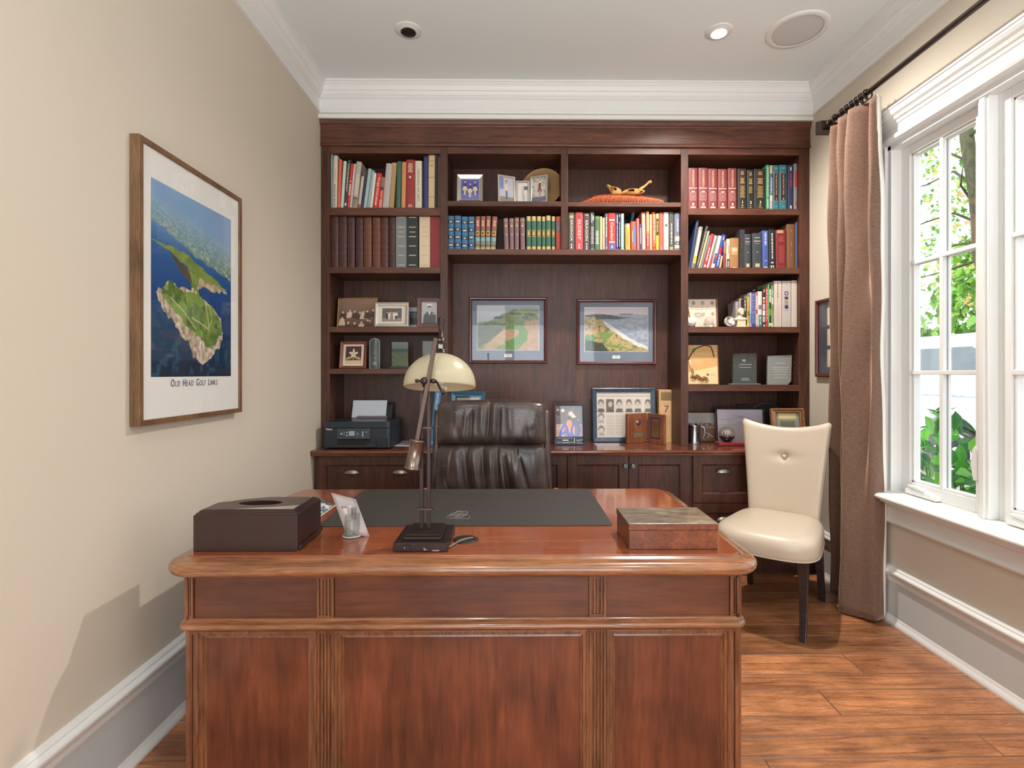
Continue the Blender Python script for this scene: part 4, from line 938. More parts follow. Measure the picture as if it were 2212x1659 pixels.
# row four right
def goldplaque():
    x, w_, h_ = at_shelf(1486, 1554, 744, 830, 3.68, 1.302); M = lean_M(x, 3.68, 1.302, 0, 4)
    t = thing('plaque', 'large gold award plaque with a black ribbon curve and a metal rosette', 'award', (x, 3.68, 1.302))
    q = MB(); q.M = M; q.box(-w_ / 2, w_ / 2, 0, .02, 0, h_); q.build('board', mat((140, 84, 50), .3, coat=.3), t, bevel=.003)
    P = Paint(50, 66, (214, 168, 108)); P.put(P.v < .30 + P.u * .16, (240, 206, 150)); P.put(P.v > .82, (204, 154, 96))
    P.ell(.2, .88, .07, .05, (120, 150, 96), 14); P.poly([(.19, .77), (.21, .77), (.21, .87), (.19, .87)], (90, 80, 50))
    for v in (.62, .58, .54, .5): P.put((np.abs(P.v - v) < .006) & (P.u > .2) & (P.u < .5), (228, 186, 128))
    P.ell(.66, .24, .045, .03, (110, 60, 120)); P.put((np.abs(P.v - .24) < .02) & (P.u > .74) & (P.u < .9), (190, 170, 150))
    q = MB(); c = lambda a, b: tuple(M @ Vector((a, -.0012, b))); P.mesh(c(-w_ / 2 + .004, .006), c(w_ / 2 - .010, .006), c(-w_ / 2 + .004, h_ - .004), q); q.build('face', attrmat('gold_face', .25, .3), t)
    q = MB(); q.M = M
    q.tube([(-w_ / 2 + .004 + .19 * s_, -.006, h_ * (.62 + .32 * math.sin(min(1, s_ * 3) * PI / 2) - (0 if s_ < .9 else (s_ - .9) * 2.2)) - .012 * math.sin(s_ * 7)) for s_ in [k / 24 for k in range(25)]], .0035, 6); q.build('ribbon', mat((46, 34, 26), .5), t)
    q = MB(); q.M = M; rr = random.Random(4)
    q.tube([(-w_ / 2 + .010, -.006, h_ * .60), (-w_ / 2 + .035, -.006, h_ * .26)], .004, 6); q.tube([(-w_ / 2 + .016, -.006, h_ * .62), (-w_ / 2 + .045, -.006, h_ * .28)], .003, 6)
    q.build('tassel', mat((236, 200, 150), .4), t)
    q = MB(); q.M = M
    for k in range(20):
        cx = -w_ / 2 + .028 + k * .0058; cz = h_ * .22 - k * .0016 + rr.uniform(-.010, .012)
        q.tube([(cx + .009 * math.cos(a), -.008 - .003 * math.sin(a * 2), cz + .009 * math.sin(a)) for a in (2 * PI * j / 10 for j in range(10))], .0022, 5, closed=True, cap=False)
    q.build('metal_links', mat((186, 130, 84), .2, .9), t)
goldplaque()
jag = [(-1, 0), (1, 0)] + [(1 - (.06 if k % 2 else 0), .04 + k * .06) for k in range(16)] + [(.9 - k * .2, 1 - (.025 if k % 2 else 0)) for k in range(10)] + [(-1 + (.06 if k % 2 else 0), .94 - k * .06) for k in range(16)]
award('glass_award', 'clear acrylic award with chipped edges on a glass base', 1582, 1634, 763, 830, 3.70, 1.301, jag, th=.02, base=(.022, .010, M_ACR2), marks=[('M', -.1, .76, .030), (-.5, .55, .64), (-.45, .5, .55), (-.3, .3, .2), (-.35, .4, .15)])
award('glass_award', 'grey frosted glass award with a cut lower corner', 1657, 1709, 767, 832, 3.70, 1.301, [(-1, 0), (.66, 0), (.94, .12), (1, 1), (-.98, .97)], th=.022, matr=glassmat('frosted_glass', (176, 178, 172), 1.5, .2, .62), marks=[(-.3, .45, .72), (-.6, .75, .58), (-.6, .7, .52), (-.5, .6, .44), (-.5, .6, .34), (-.55, .6, .24)])
# ================================================================== books
SHELFZ = {'A': 2.554, 'B': 2.133, 'C': 2.263, 'D': 2.263, 'E': 2.554, 'F': 2.135, 'G': 1.716, 'H': ZW}
ORG = {'A': (690, 310, 5.925), 'B': (690, 310, 5.925), 'C': (960, 330, 7.5407), 'D': (1215, 330, 7.5407), 'E': (1475, 330, 6.3815), 'F': (1475, 330, 6.3815), 'G': (1475, 580, 6.1429)}
def book(sh, x0, x1, top, lean, col, label, bands=(), title=None, d=.17, cat='book', name='book', Y=3.655, flatspine=False, group=None, ribs=0, side=None, tcol=(240, 232, 214), rough=.45, extra=None, z0=None, yaw=0):
    """x0,x1,top,lean measured on the photograph crop; bands: (v0, v1, colour[, width fraction]); title: (text, v0, v1[, width frac][, upright])"""
    ox, oy, k = ORG[sh]; z = SHELFZ[sh] if z0 is None else z0
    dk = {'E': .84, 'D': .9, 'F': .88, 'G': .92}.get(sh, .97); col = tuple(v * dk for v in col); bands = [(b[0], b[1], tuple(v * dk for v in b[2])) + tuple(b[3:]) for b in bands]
    xa, zt_ = atY(ox + x0 / k, oy + top / k, Y); xb, _ = atY(ox + x1 / k, oy + top / k, Y); xl, _ = atY(ox + (x0 + lean) / k, oy + top / k, Y)
    hh = zt_ - z; ang = math.atan2(xl - xa, hh); h = hh / math.cos(ang) if lean >= 0 else hh / math.cos(ang); w_ = (xb - xa) * math.cos(ang); w_ -= .0008
    h -= abs(math.sin(ang)) * w_ * .5
    z += .0008
    px = xb if ang >= 0 else xa
    M = Matrix.Translation((px, Y, z)) @ Matrix.Rotation(ang, 4, 'Y') @ Matrix.Rotation(math.radians(yaw), 4, 'Z') @ Matrix.Translation((-w_ / 2 if ang >= 0 else w_ / 2, 0, 0))
    mats = [mat(col, rough), M_PAGES]; mb = MB(); mb.M = M; t_ = min(.003, w_ * .14); r_ = 0 if flatspine else min(.006, w_ * .22)
    # spine and boards as one wrapped cover: outline in plan (x, y)
    if r_: arc = [(-w_ / 2 * math.cos(a), r_ * (1 - math.sin(a))) for a in (PI * j / 8 for j in range(9))]
    else: arc = [(-w_ / 2, 0), (w_ / 2, 0)]
    inner = [(w_ / 2 - t_, d), (w_ / 2 - t_, r_ + t_ * 1.5), (-w_ / 2 + t_, r_ + t_ * 1.5), (-w_ / 2 + t_, d)]
    ol = arc + [(w_ / 2, d)] + inner + [(-w_ / 2, d)]
    n = len(ol); v = [(p[0], p[1], 0) for p in ol] + [(p[0], p[1], h) for p in ol]
    fs = [(i, (i + 1) % n, (i + 1) % n + n, i + n) for i in range(n)]
    mb.add(v, fs, 0)
    na = len(arc)
    # caps of the cover: spine strip and the two boards
    c_top = [(i) for i in range(na)] + [na + 2, na + 3]
    for off in (0, n):
        mb.f += [tuple(o + off + len(mb.v) - 2 * n for o in list(range(na)) + [na + 2, na + 3][:2])]; mb.mi.append(0); mb.sm.append(False)
        b0 = len(mb.v) - 2 * n + off
        mb.f += [(b0 + na - 1, b0 + na, b0 + na + 1, b0 + na + 2), (b0 + 0, b0 + na + 3, b0 + na + 4, b0 + na + 5)]; mb.mi += [0, 0]; mb.sm += [False, False]
    mb.box(-w_ / 2 + t_, w_ / 2 - t_, r_ + t_ * 1.5, d - .003, .003, h - .004, 1)
    ci = {}
    def mi(c):
        if tuple(c) not in ci: ci[tuple(c)] = len(mats); mats.append(mat(c, rough))
        return ci[tuple(c)]
    def ys(x): 
        c = max(-1, min(1, -x / (w_ / 2))); return r_ * (1 - math.sqrt(max(0, 1 - c * c)))
    lev = 0
    for b in bands:
        f0, f1, c = b[:3]; wf = b[3] if len(b) > 3 else 1.0; xs_ = b[4] if len(b) > 4 else 0.; lev += 1; e = .0003 + .00012 * lev
        m_ = mi(c); N_ = 6 if r_ else 1; X0, X1 = (xs_ - wf) * w_ / 2, (xs_ + wf) * w_ / 2
        P = [[(X0 + (X1 - X0) * j / N_, ys(X0 + (X1 - X0) * j / N_) - e, h * q) for j in range(N_ + 1)] for q in (f0, f1)]
        mb.grid(P, m_, smooth=False)
    for j in range(ribs):
        zz = h * (.12 + .76 * j / max(1, ribs - 1)); P = []
        for q, e in ((-.0022, 0), (-.0012, .0016), (.0012, .0016), (.0022, 0)):
            P.append([(x, ys(x) - e, zz + q) for x in [(-1 + 2 * i / 8) * w_ / 2 for i in range(9)]])
        mb.grid(P, 0)
    ob = mb.build(name, mats); tag(ob, label, cat, group)
    ts = title if isinstance(title, list) else ([title] if title else [])
    if ts:
        q = MB(); q.M = M
        for tt in ts:
            s_, a, b = tt[:3]; wf = tt[3] if len(tt) > 3 else .6; mode = tt[4] if len(tt) > 4 else 'down'
            cz = h * (a + b) / 2; L = h * (b - a)
            if s_[0] == '~':      # lettering too small to read: word-like runs of strokes
                rm = random.Random(len(label) * 7 + int(a * 100)); zz = h * b
                while zz > h * a:
                    for _ in range(rm.randint(3, 9)):
                        g_ = rm.uniform(.0012, .0022); hw_ = w_ * wf * .5 * rm.uniform(.55, 1)
                        if zz - g_ < h * a: break
                        yq = ys(0) - .0010 - .00012 * lev; q.add([(-hw_, yq, zz - g_), (hw_ * .9, yq, zz - g_), (hw_ * .9, yq, zz), (-hw_, yq, zz)], [(0, 1, 2, 3)]); zz -= g_ + .0009
                    zz -= .004
                continue
            if mode == 'down': q.text(s_, w_ * wf * .95, (0, ys(0) - .0010 - .00012 * lev, cz), (0, 0, -1), (1, 0, 0), fit=L)
            elif mode == 'up': q.text(s_, w_ * wf * .95, (0, ys(0) - .0010 - .00012 * lev, cz), (0, 0, 1), (-1, 0, 0), fit=L)
            elif mode == 'h' and len(s_) == 1: q.text(s_, L * 1.3, (0, ys(0) - .0010 - .00012 * lev, cz), (1, 0, 0), (0, 0, 1), bold=.02)
            elif mode == 'h': q.text(s_, L, (0, ys(0) - .0010 - .00012 * lev, cz), (1, 0, 0), (0, 0, 1), fit=w_ * wf)
            elif mode == 'stack':
                for i, ch in enumerate(s_):
                    if ch != ' ': q.text(ch, L / len(s_) * 1.0, (0, ys(0) - .0010, h * b - L * (i + .5) / len(s_)), (1, 0, 0), (0, 0, 1))
        o2 = q.build('title', mat(tcol, .5), ob)
        o2.location = (0, 0, 0)
    return ob
W_ = (238, 234, 226); BK = (34, 34, 34); GO = (214, 178, 112)
def lines(v0, v1, n, c, w=.6):
    return [(v0 + (v1 - v0) * (i + .2) / n, v0 + (v1 - v0) * (i + .75) / n, c, w * (1 - .25 * ((i * 7) % 3) / 2)) for i in range(n)]
# ---- A: top left shelf
S = 'on the top left shelf'
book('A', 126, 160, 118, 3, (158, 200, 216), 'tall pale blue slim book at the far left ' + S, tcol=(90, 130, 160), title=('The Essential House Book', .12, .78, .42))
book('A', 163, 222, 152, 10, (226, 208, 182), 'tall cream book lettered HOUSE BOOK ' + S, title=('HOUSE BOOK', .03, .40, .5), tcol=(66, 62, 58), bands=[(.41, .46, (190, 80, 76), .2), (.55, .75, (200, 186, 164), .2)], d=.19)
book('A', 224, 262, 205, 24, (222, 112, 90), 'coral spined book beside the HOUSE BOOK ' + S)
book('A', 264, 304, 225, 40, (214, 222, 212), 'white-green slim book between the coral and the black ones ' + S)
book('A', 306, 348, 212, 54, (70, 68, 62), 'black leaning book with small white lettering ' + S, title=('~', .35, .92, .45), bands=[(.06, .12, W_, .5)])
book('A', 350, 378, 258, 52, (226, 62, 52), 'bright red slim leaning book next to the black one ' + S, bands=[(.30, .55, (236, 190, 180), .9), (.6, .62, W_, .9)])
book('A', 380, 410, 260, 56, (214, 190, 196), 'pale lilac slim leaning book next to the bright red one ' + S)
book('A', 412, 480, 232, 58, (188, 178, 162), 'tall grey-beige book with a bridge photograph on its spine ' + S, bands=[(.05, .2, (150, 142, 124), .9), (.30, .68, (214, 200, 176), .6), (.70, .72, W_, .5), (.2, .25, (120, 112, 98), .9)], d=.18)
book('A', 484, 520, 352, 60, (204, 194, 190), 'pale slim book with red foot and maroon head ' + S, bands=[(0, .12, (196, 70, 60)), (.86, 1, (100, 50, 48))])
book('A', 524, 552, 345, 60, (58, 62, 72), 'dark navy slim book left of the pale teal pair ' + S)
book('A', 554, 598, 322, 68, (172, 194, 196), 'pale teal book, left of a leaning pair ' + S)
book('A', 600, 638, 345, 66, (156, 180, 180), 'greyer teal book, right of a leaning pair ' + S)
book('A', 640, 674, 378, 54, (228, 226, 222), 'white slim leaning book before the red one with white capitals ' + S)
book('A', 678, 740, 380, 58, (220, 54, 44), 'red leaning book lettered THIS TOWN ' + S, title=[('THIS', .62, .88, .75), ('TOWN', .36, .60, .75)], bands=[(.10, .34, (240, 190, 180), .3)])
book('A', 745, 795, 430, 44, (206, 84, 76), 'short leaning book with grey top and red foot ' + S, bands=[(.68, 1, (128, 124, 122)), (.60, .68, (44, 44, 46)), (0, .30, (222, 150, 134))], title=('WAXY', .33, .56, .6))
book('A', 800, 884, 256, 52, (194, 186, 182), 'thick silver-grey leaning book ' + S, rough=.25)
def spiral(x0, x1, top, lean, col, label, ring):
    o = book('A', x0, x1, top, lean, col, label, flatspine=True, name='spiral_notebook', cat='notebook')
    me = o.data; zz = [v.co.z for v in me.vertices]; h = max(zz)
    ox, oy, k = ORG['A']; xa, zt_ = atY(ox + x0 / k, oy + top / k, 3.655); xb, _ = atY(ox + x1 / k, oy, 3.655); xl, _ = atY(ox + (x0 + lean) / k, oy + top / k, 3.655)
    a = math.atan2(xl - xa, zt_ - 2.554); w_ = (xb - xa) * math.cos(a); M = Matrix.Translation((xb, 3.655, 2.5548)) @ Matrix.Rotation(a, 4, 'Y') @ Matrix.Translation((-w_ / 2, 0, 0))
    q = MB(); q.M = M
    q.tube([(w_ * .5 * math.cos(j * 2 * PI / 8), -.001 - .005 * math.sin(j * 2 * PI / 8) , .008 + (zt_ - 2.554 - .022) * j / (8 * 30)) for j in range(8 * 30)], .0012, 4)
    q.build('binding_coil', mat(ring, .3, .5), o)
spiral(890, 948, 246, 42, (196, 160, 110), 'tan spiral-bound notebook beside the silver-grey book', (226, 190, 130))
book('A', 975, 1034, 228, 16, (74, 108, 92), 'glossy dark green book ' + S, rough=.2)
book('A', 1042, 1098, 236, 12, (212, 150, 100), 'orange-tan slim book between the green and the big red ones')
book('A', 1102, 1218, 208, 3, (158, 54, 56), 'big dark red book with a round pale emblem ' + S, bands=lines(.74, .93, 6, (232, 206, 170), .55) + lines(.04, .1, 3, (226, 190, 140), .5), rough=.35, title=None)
def disc():
    x, zz = atY(690 + 1160 / 5.925, 310 + 430 / 5.925, 3.654)
    return x, zz
_x, _z = disc(); _q = MB(); _q.lathe([(1e-4, 0), (.0082, 0), (.0084, .0004)], (_x, 3.6535, _z), 28, axis='y'); _o = bpy.data.objects[[o.name for o in COL.objects if o.get('label', '').startswith('big dark red book')][0]]; _q.build('emblem', mat((200, 214, 216), .4), _o)
book('A', 1222, 1310, 222, 0, (226, 214, 192), 'cream book lettered HISTORY OF ART on the top left shelf', title=('HISTORY OF ART', .16, .82, .38), tcol=(60, 62, 66))
book('A', 1311, 1326, 236, 2, (52, 44, 44), 'very thin dark book between the cream and the navy ones ' + S)
book('A', 1328, 1388, 165, 2, (52, 62, 112), 'tall navy blue book ' + S)
book('A', 1390, 1474, 150, 4, (218, 190, 146), 'tall sand-coloured book with faint rules ' + S, bands=[(.89, .9, (150, 120, 80), .9), (.58, .59, (150, 120, 80), .9), (.22, .23, (150, 120, 80), .9), (.79, .82, (190, 150, 90), .5)])
spiral(1476, 1512, 150, 4, (52, 46, 44), 'black spiral-bound notebook near the right end of the top left shelf', (60, 56, 54))
spiral(1515, 1550, 146, 4, (70, 50, 48), 'brown spiral-bound notebook at the right end of the top left shelf', (206, 170, 150))
# ---- B
for k, (a, b, t_, c) in enumerate(((130, 243, 934, (84, 52, 50)), (243, 350, 940, (84, 52, 50)), (353, 452, 946, (82, 50, 50)), (460, 560, 948, (78, 48, 48)), (562, 668, 946, (112, 68, 50)), (675, 782, 948, (112, 64, 48)), (780, 883, 948, (92, 50, 44)), (885, 974, 948, (74, 44, 42)))):
    book('B', a + 2, b - 2, t_, 0, c, '%s of the eight brown leather albums on the second left shelf, counted from the left' % ('first', 'second', 'third', 'fourth', 'fifth', 'sixth', 'seventh', 'last')[k], cat='album', name='leather_album', ribs=7, group='brown leather albums', rough=.28, d=.2)
def alb(a, b, t_, c, lab, lc):
    bd = []
    if lc: bd = [(v, v + .014, lc, .62) for v in (.935, .755, .578, .405, .232, .052)] + [(.665, .678, lc, .5)]
    book('B', a, b, t_, 0, c, lab, cat='album', name='photo_album', bands=bd, flatspine=True, d=.2, rough=.55)
alb(978, 1114, 908, (128, 134, 136), 'grey photo album with gilt bars on the second left shelf', (216, 196, 160))
alb(1118, 1264, 908, (44, 48, 50), 'black photo album with gilt bars on the second left shelf', (226, 206, 170))
alb(1277, 1416, 905, (226, 204, 172), 'cream photo album between the black and the red ones', (206, 182, 148))
alb(1420, 1549, 895, (148, 48, 54), 'plain red photo album at the right end of the second left shelf', None)
# ---- C
for k, (a, b, t_) in enumerate(((48, 155, 1028), (160, 270, 1025), (275, 380, 1040), (385, 490, 1040))):
    vv = (.83, .60, .38, .15) if k != 2 else (.82, .58, .35, .13)
    bd = [(v - .045, v + .045, (26, 52, 84), .8) for v in vv] + [(v - .022, v + .022, (226, 206, 160), .6 if (k + i) % 2 else .36) for i, v in enumerate(vv)]
    bd += [(v, v + .006, (128, 168, 198), .9) for v in (.02, .07, .24, .28, .46, .50, .70, .74, .92, .96)]
    book('C', a + 2, b - 2, t_, 0, (58, 108, 150), '%s of the four ornate blue and gilt volumes' % ('leftmost', 'second', 'third', 'rightmost')[k], bands=bd, group='ornate blue volumes')
for k, (a, b, t_, l) in enumerate(((497, 574, 1035, 6), (582, 658, 1035, 8), (664, 740, 1030, 14), (744, 828, 1040, 34))):
    bd = [(.64, .98, (176, 84, 80)), (.56, .64, (130, 100, 76)), (.44, .56, (214, 170, 96), .8), (.47, .53, (90, 56, 40), .5), (.38, .44, (130, 90, 70)), (.26, .38, (130, 176, 178)), (.08, .26, (130, 120, 100)), (.12, .16, (96, 110, 104)), (.2, .22, (160, 150, 130)), (0, .08, (206, 180, 130))] + lines(.70, .88, 4, (236, 206, 180), .55)
    book('C', a, b, t_, l, (120, 96, 72), '%s of the four red-topped volumes with marbled spines' % ('leftmost', 'second', 'third', 'rightmost')[k], bands=bd, group='marbled volumes')
for k, (a, b, t_, l) in enumerate(((978, 1050, 1065, -16), (1062, 1134, 1065, -6), (1145, 1216, 1055, -2), (1238, 1316, 1058, -6))):
    book('C', a, b, t_, l, (134, 100, 108), '%s of the four mauve volumes lettered TH' % ('leftmost', 'second', 'third', 'rightmost')[k], bands=[(.93, .945, GO, .85), (.90, .91, GO, .85), (.80, .83, GO, .2), (.72, .78, GO, .45), (.05, .06, GO, .85)], title=('TH', .44, .52, .5, 'h'), tcol=(236, 206, 160), group='mauve volumes')
for k, (a, b, t_) in enumerate(((1332, 1410, 1035), (1413, 1496, 1035), (1500, 1578, 1035), (1583, 1646, 1040), (1650, 1734, 1025), (1742, 1810, 1038))):
    bd = [(.86, 1, (216, 184, 116)), (0, .11, (216, 184, 116)), (.40, .59, (130, 110, 52), .9), (.395, .405, GO, 1), (.585, .595, GO, 1)] + lines(.44, .56, 3, (232, 210, 140), .5)
    book('C', a + 1, b - 2, t_, 0, (60, 104, 84), '%s of the six green volumes with cream head and foot' % ('leftmost', 'second', 'third', 'fourth', 'fifth', 'rightmost')[k], bands=bd, group='green and cream volumes')
book('C', 1816, 1900, 1038, 0, (224, 92, 76), 'coral red book at the right end of the centre left row', bands=[(.53, .87, (120, 120, 124), .8)] + lines(.56, .84, 8, (150, 150, 156), .6))
# ---- D
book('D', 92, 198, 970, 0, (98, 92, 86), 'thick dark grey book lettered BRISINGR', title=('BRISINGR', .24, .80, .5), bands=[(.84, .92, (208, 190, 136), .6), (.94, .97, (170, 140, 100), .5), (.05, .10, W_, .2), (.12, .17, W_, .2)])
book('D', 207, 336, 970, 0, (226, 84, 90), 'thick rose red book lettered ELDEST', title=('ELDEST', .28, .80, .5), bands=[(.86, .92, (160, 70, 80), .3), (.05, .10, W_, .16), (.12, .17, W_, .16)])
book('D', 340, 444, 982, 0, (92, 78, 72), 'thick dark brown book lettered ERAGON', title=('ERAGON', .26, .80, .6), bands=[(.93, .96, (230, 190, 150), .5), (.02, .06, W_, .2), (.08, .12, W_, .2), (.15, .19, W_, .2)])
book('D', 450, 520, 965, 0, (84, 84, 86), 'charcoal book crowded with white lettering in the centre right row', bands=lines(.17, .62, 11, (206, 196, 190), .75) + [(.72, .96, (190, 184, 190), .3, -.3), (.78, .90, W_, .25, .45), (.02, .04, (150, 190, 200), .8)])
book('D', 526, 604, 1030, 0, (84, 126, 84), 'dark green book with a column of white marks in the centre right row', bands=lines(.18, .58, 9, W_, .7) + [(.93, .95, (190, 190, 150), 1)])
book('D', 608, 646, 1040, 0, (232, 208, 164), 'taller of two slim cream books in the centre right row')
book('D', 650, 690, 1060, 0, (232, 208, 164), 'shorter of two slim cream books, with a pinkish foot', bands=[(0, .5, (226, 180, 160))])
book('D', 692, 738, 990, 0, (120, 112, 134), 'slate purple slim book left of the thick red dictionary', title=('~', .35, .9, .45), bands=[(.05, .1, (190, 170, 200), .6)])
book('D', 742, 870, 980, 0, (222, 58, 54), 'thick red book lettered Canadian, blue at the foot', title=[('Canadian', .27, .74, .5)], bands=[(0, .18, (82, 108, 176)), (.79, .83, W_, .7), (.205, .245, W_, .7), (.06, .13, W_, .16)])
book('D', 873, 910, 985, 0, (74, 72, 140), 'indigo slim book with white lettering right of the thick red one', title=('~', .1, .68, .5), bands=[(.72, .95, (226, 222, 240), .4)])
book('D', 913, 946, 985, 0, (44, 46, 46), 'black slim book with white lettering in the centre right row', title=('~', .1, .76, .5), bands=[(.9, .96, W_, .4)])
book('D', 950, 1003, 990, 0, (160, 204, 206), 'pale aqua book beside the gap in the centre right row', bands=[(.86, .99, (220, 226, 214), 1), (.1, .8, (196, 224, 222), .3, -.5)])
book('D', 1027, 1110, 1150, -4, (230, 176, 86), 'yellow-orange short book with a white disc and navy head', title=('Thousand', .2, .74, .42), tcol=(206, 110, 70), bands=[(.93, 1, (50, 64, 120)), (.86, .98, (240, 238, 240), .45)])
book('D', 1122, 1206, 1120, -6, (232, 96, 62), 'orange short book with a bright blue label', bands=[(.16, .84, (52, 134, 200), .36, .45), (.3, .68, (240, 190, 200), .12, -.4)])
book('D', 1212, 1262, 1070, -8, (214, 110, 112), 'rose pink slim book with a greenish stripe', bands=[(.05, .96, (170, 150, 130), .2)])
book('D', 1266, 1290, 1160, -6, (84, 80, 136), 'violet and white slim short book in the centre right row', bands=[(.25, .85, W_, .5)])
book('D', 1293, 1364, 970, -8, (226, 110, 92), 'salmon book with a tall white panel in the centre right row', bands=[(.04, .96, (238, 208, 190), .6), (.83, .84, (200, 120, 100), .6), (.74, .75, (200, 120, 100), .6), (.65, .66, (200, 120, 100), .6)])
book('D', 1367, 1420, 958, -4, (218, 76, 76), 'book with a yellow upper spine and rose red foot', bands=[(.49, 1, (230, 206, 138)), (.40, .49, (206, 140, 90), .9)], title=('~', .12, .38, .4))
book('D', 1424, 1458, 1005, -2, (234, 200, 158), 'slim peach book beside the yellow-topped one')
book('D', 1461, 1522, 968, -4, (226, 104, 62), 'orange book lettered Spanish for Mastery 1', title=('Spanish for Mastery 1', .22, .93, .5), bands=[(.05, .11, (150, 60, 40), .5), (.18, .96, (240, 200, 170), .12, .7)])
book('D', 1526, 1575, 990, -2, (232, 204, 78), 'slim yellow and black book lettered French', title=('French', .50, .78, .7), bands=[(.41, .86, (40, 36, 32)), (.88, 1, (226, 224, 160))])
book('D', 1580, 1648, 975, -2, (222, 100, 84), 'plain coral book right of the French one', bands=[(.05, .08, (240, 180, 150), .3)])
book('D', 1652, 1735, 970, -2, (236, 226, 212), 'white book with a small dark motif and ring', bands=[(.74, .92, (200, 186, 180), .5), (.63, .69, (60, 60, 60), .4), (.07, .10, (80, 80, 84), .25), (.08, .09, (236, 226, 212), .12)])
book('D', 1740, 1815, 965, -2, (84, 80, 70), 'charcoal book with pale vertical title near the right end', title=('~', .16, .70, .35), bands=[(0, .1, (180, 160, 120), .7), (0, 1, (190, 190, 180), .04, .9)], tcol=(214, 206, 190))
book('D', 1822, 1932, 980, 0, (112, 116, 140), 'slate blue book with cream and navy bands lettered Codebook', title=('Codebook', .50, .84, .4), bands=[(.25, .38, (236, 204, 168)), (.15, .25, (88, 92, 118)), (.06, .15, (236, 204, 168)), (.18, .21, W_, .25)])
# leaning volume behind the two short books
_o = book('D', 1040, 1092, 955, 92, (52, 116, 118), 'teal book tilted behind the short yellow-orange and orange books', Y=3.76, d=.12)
# ---- E
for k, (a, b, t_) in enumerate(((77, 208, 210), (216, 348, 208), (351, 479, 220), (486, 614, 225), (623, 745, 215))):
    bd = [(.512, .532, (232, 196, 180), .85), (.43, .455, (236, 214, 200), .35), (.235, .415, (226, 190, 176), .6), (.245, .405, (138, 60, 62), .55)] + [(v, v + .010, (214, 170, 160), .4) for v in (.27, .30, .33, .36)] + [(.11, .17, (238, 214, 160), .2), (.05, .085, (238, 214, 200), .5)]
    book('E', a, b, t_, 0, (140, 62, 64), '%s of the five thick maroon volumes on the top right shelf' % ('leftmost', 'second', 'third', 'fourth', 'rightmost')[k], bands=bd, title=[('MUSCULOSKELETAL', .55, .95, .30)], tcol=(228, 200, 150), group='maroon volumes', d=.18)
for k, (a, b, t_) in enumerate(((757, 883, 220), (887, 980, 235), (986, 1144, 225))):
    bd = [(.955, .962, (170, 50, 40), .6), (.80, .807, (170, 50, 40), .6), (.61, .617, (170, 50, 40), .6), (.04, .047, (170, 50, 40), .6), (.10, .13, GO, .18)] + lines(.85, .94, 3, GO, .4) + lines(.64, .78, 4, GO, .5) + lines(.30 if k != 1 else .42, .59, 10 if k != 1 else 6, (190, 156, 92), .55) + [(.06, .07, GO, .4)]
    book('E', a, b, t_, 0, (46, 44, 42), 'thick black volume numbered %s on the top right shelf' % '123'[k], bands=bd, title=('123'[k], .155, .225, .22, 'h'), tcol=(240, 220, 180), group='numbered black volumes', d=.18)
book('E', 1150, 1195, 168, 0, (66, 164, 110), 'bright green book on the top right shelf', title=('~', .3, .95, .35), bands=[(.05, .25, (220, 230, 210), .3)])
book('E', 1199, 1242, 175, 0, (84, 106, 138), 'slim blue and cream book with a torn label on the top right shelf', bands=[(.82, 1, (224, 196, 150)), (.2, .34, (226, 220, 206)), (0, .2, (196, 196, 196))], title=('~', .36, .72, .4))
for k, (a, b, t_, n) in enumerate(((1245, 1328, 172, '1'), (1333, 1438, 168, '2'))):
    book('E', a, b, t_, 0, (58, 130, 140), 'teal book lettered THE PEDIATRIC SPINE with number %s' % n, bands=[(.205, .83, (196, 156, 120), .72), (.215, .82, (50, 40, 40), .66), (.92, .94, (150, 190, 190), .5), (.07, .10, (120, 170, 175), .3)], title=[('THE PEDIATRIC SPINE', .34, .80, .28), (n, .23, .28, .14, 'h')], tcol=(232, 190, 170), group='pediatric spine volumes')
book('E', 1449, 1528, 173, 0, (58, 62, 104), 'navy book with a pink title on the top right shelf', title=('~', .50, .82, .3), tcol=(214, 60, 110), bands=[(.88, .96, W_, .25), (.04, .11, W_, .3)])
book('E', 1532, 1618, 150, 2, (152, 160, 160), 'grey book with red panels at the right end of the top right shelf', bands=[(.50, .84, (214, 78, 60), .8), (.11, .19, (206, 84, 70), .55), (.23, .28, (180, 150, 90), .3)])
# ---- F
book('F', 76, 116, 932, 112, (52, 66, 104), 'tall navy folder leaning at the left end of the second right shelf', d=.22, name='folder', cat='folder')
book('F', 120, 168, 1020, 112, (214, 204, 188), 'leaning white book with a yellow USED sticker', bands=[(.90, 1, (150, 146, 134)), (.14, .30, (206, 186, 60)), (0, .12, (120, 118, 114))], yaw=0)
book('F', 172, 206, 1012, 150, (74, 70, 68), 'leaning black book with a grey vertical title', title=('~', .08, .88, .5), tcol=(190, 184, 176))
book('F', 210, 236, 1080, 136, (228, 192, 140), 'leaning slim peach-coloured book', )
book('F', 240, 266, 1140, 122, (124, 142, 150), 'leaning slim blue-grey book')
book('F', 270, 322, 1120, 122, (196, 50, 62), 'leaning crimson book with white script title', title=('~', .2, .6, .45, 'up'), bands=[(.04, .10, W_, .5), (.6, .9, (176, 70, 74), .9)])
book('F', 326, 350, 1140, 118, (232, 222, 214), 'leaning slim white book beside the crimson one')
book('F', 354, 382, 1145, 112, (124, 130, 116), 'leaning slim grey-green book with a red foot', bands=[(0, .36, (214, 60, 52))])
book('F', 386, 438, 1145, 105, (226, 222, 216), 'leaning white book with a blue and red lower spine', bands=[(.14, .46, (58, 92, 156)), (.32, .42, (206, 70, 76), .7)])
book('F', 442, 494, 1130, 106, (48, 66, 152), 'leaning royal blue book with a red badge', bands=[(.44, .60, (176, 30, 52), .9), (.84, .94, W_, .2)], title=('~', .06, .42, .4, 'up'))
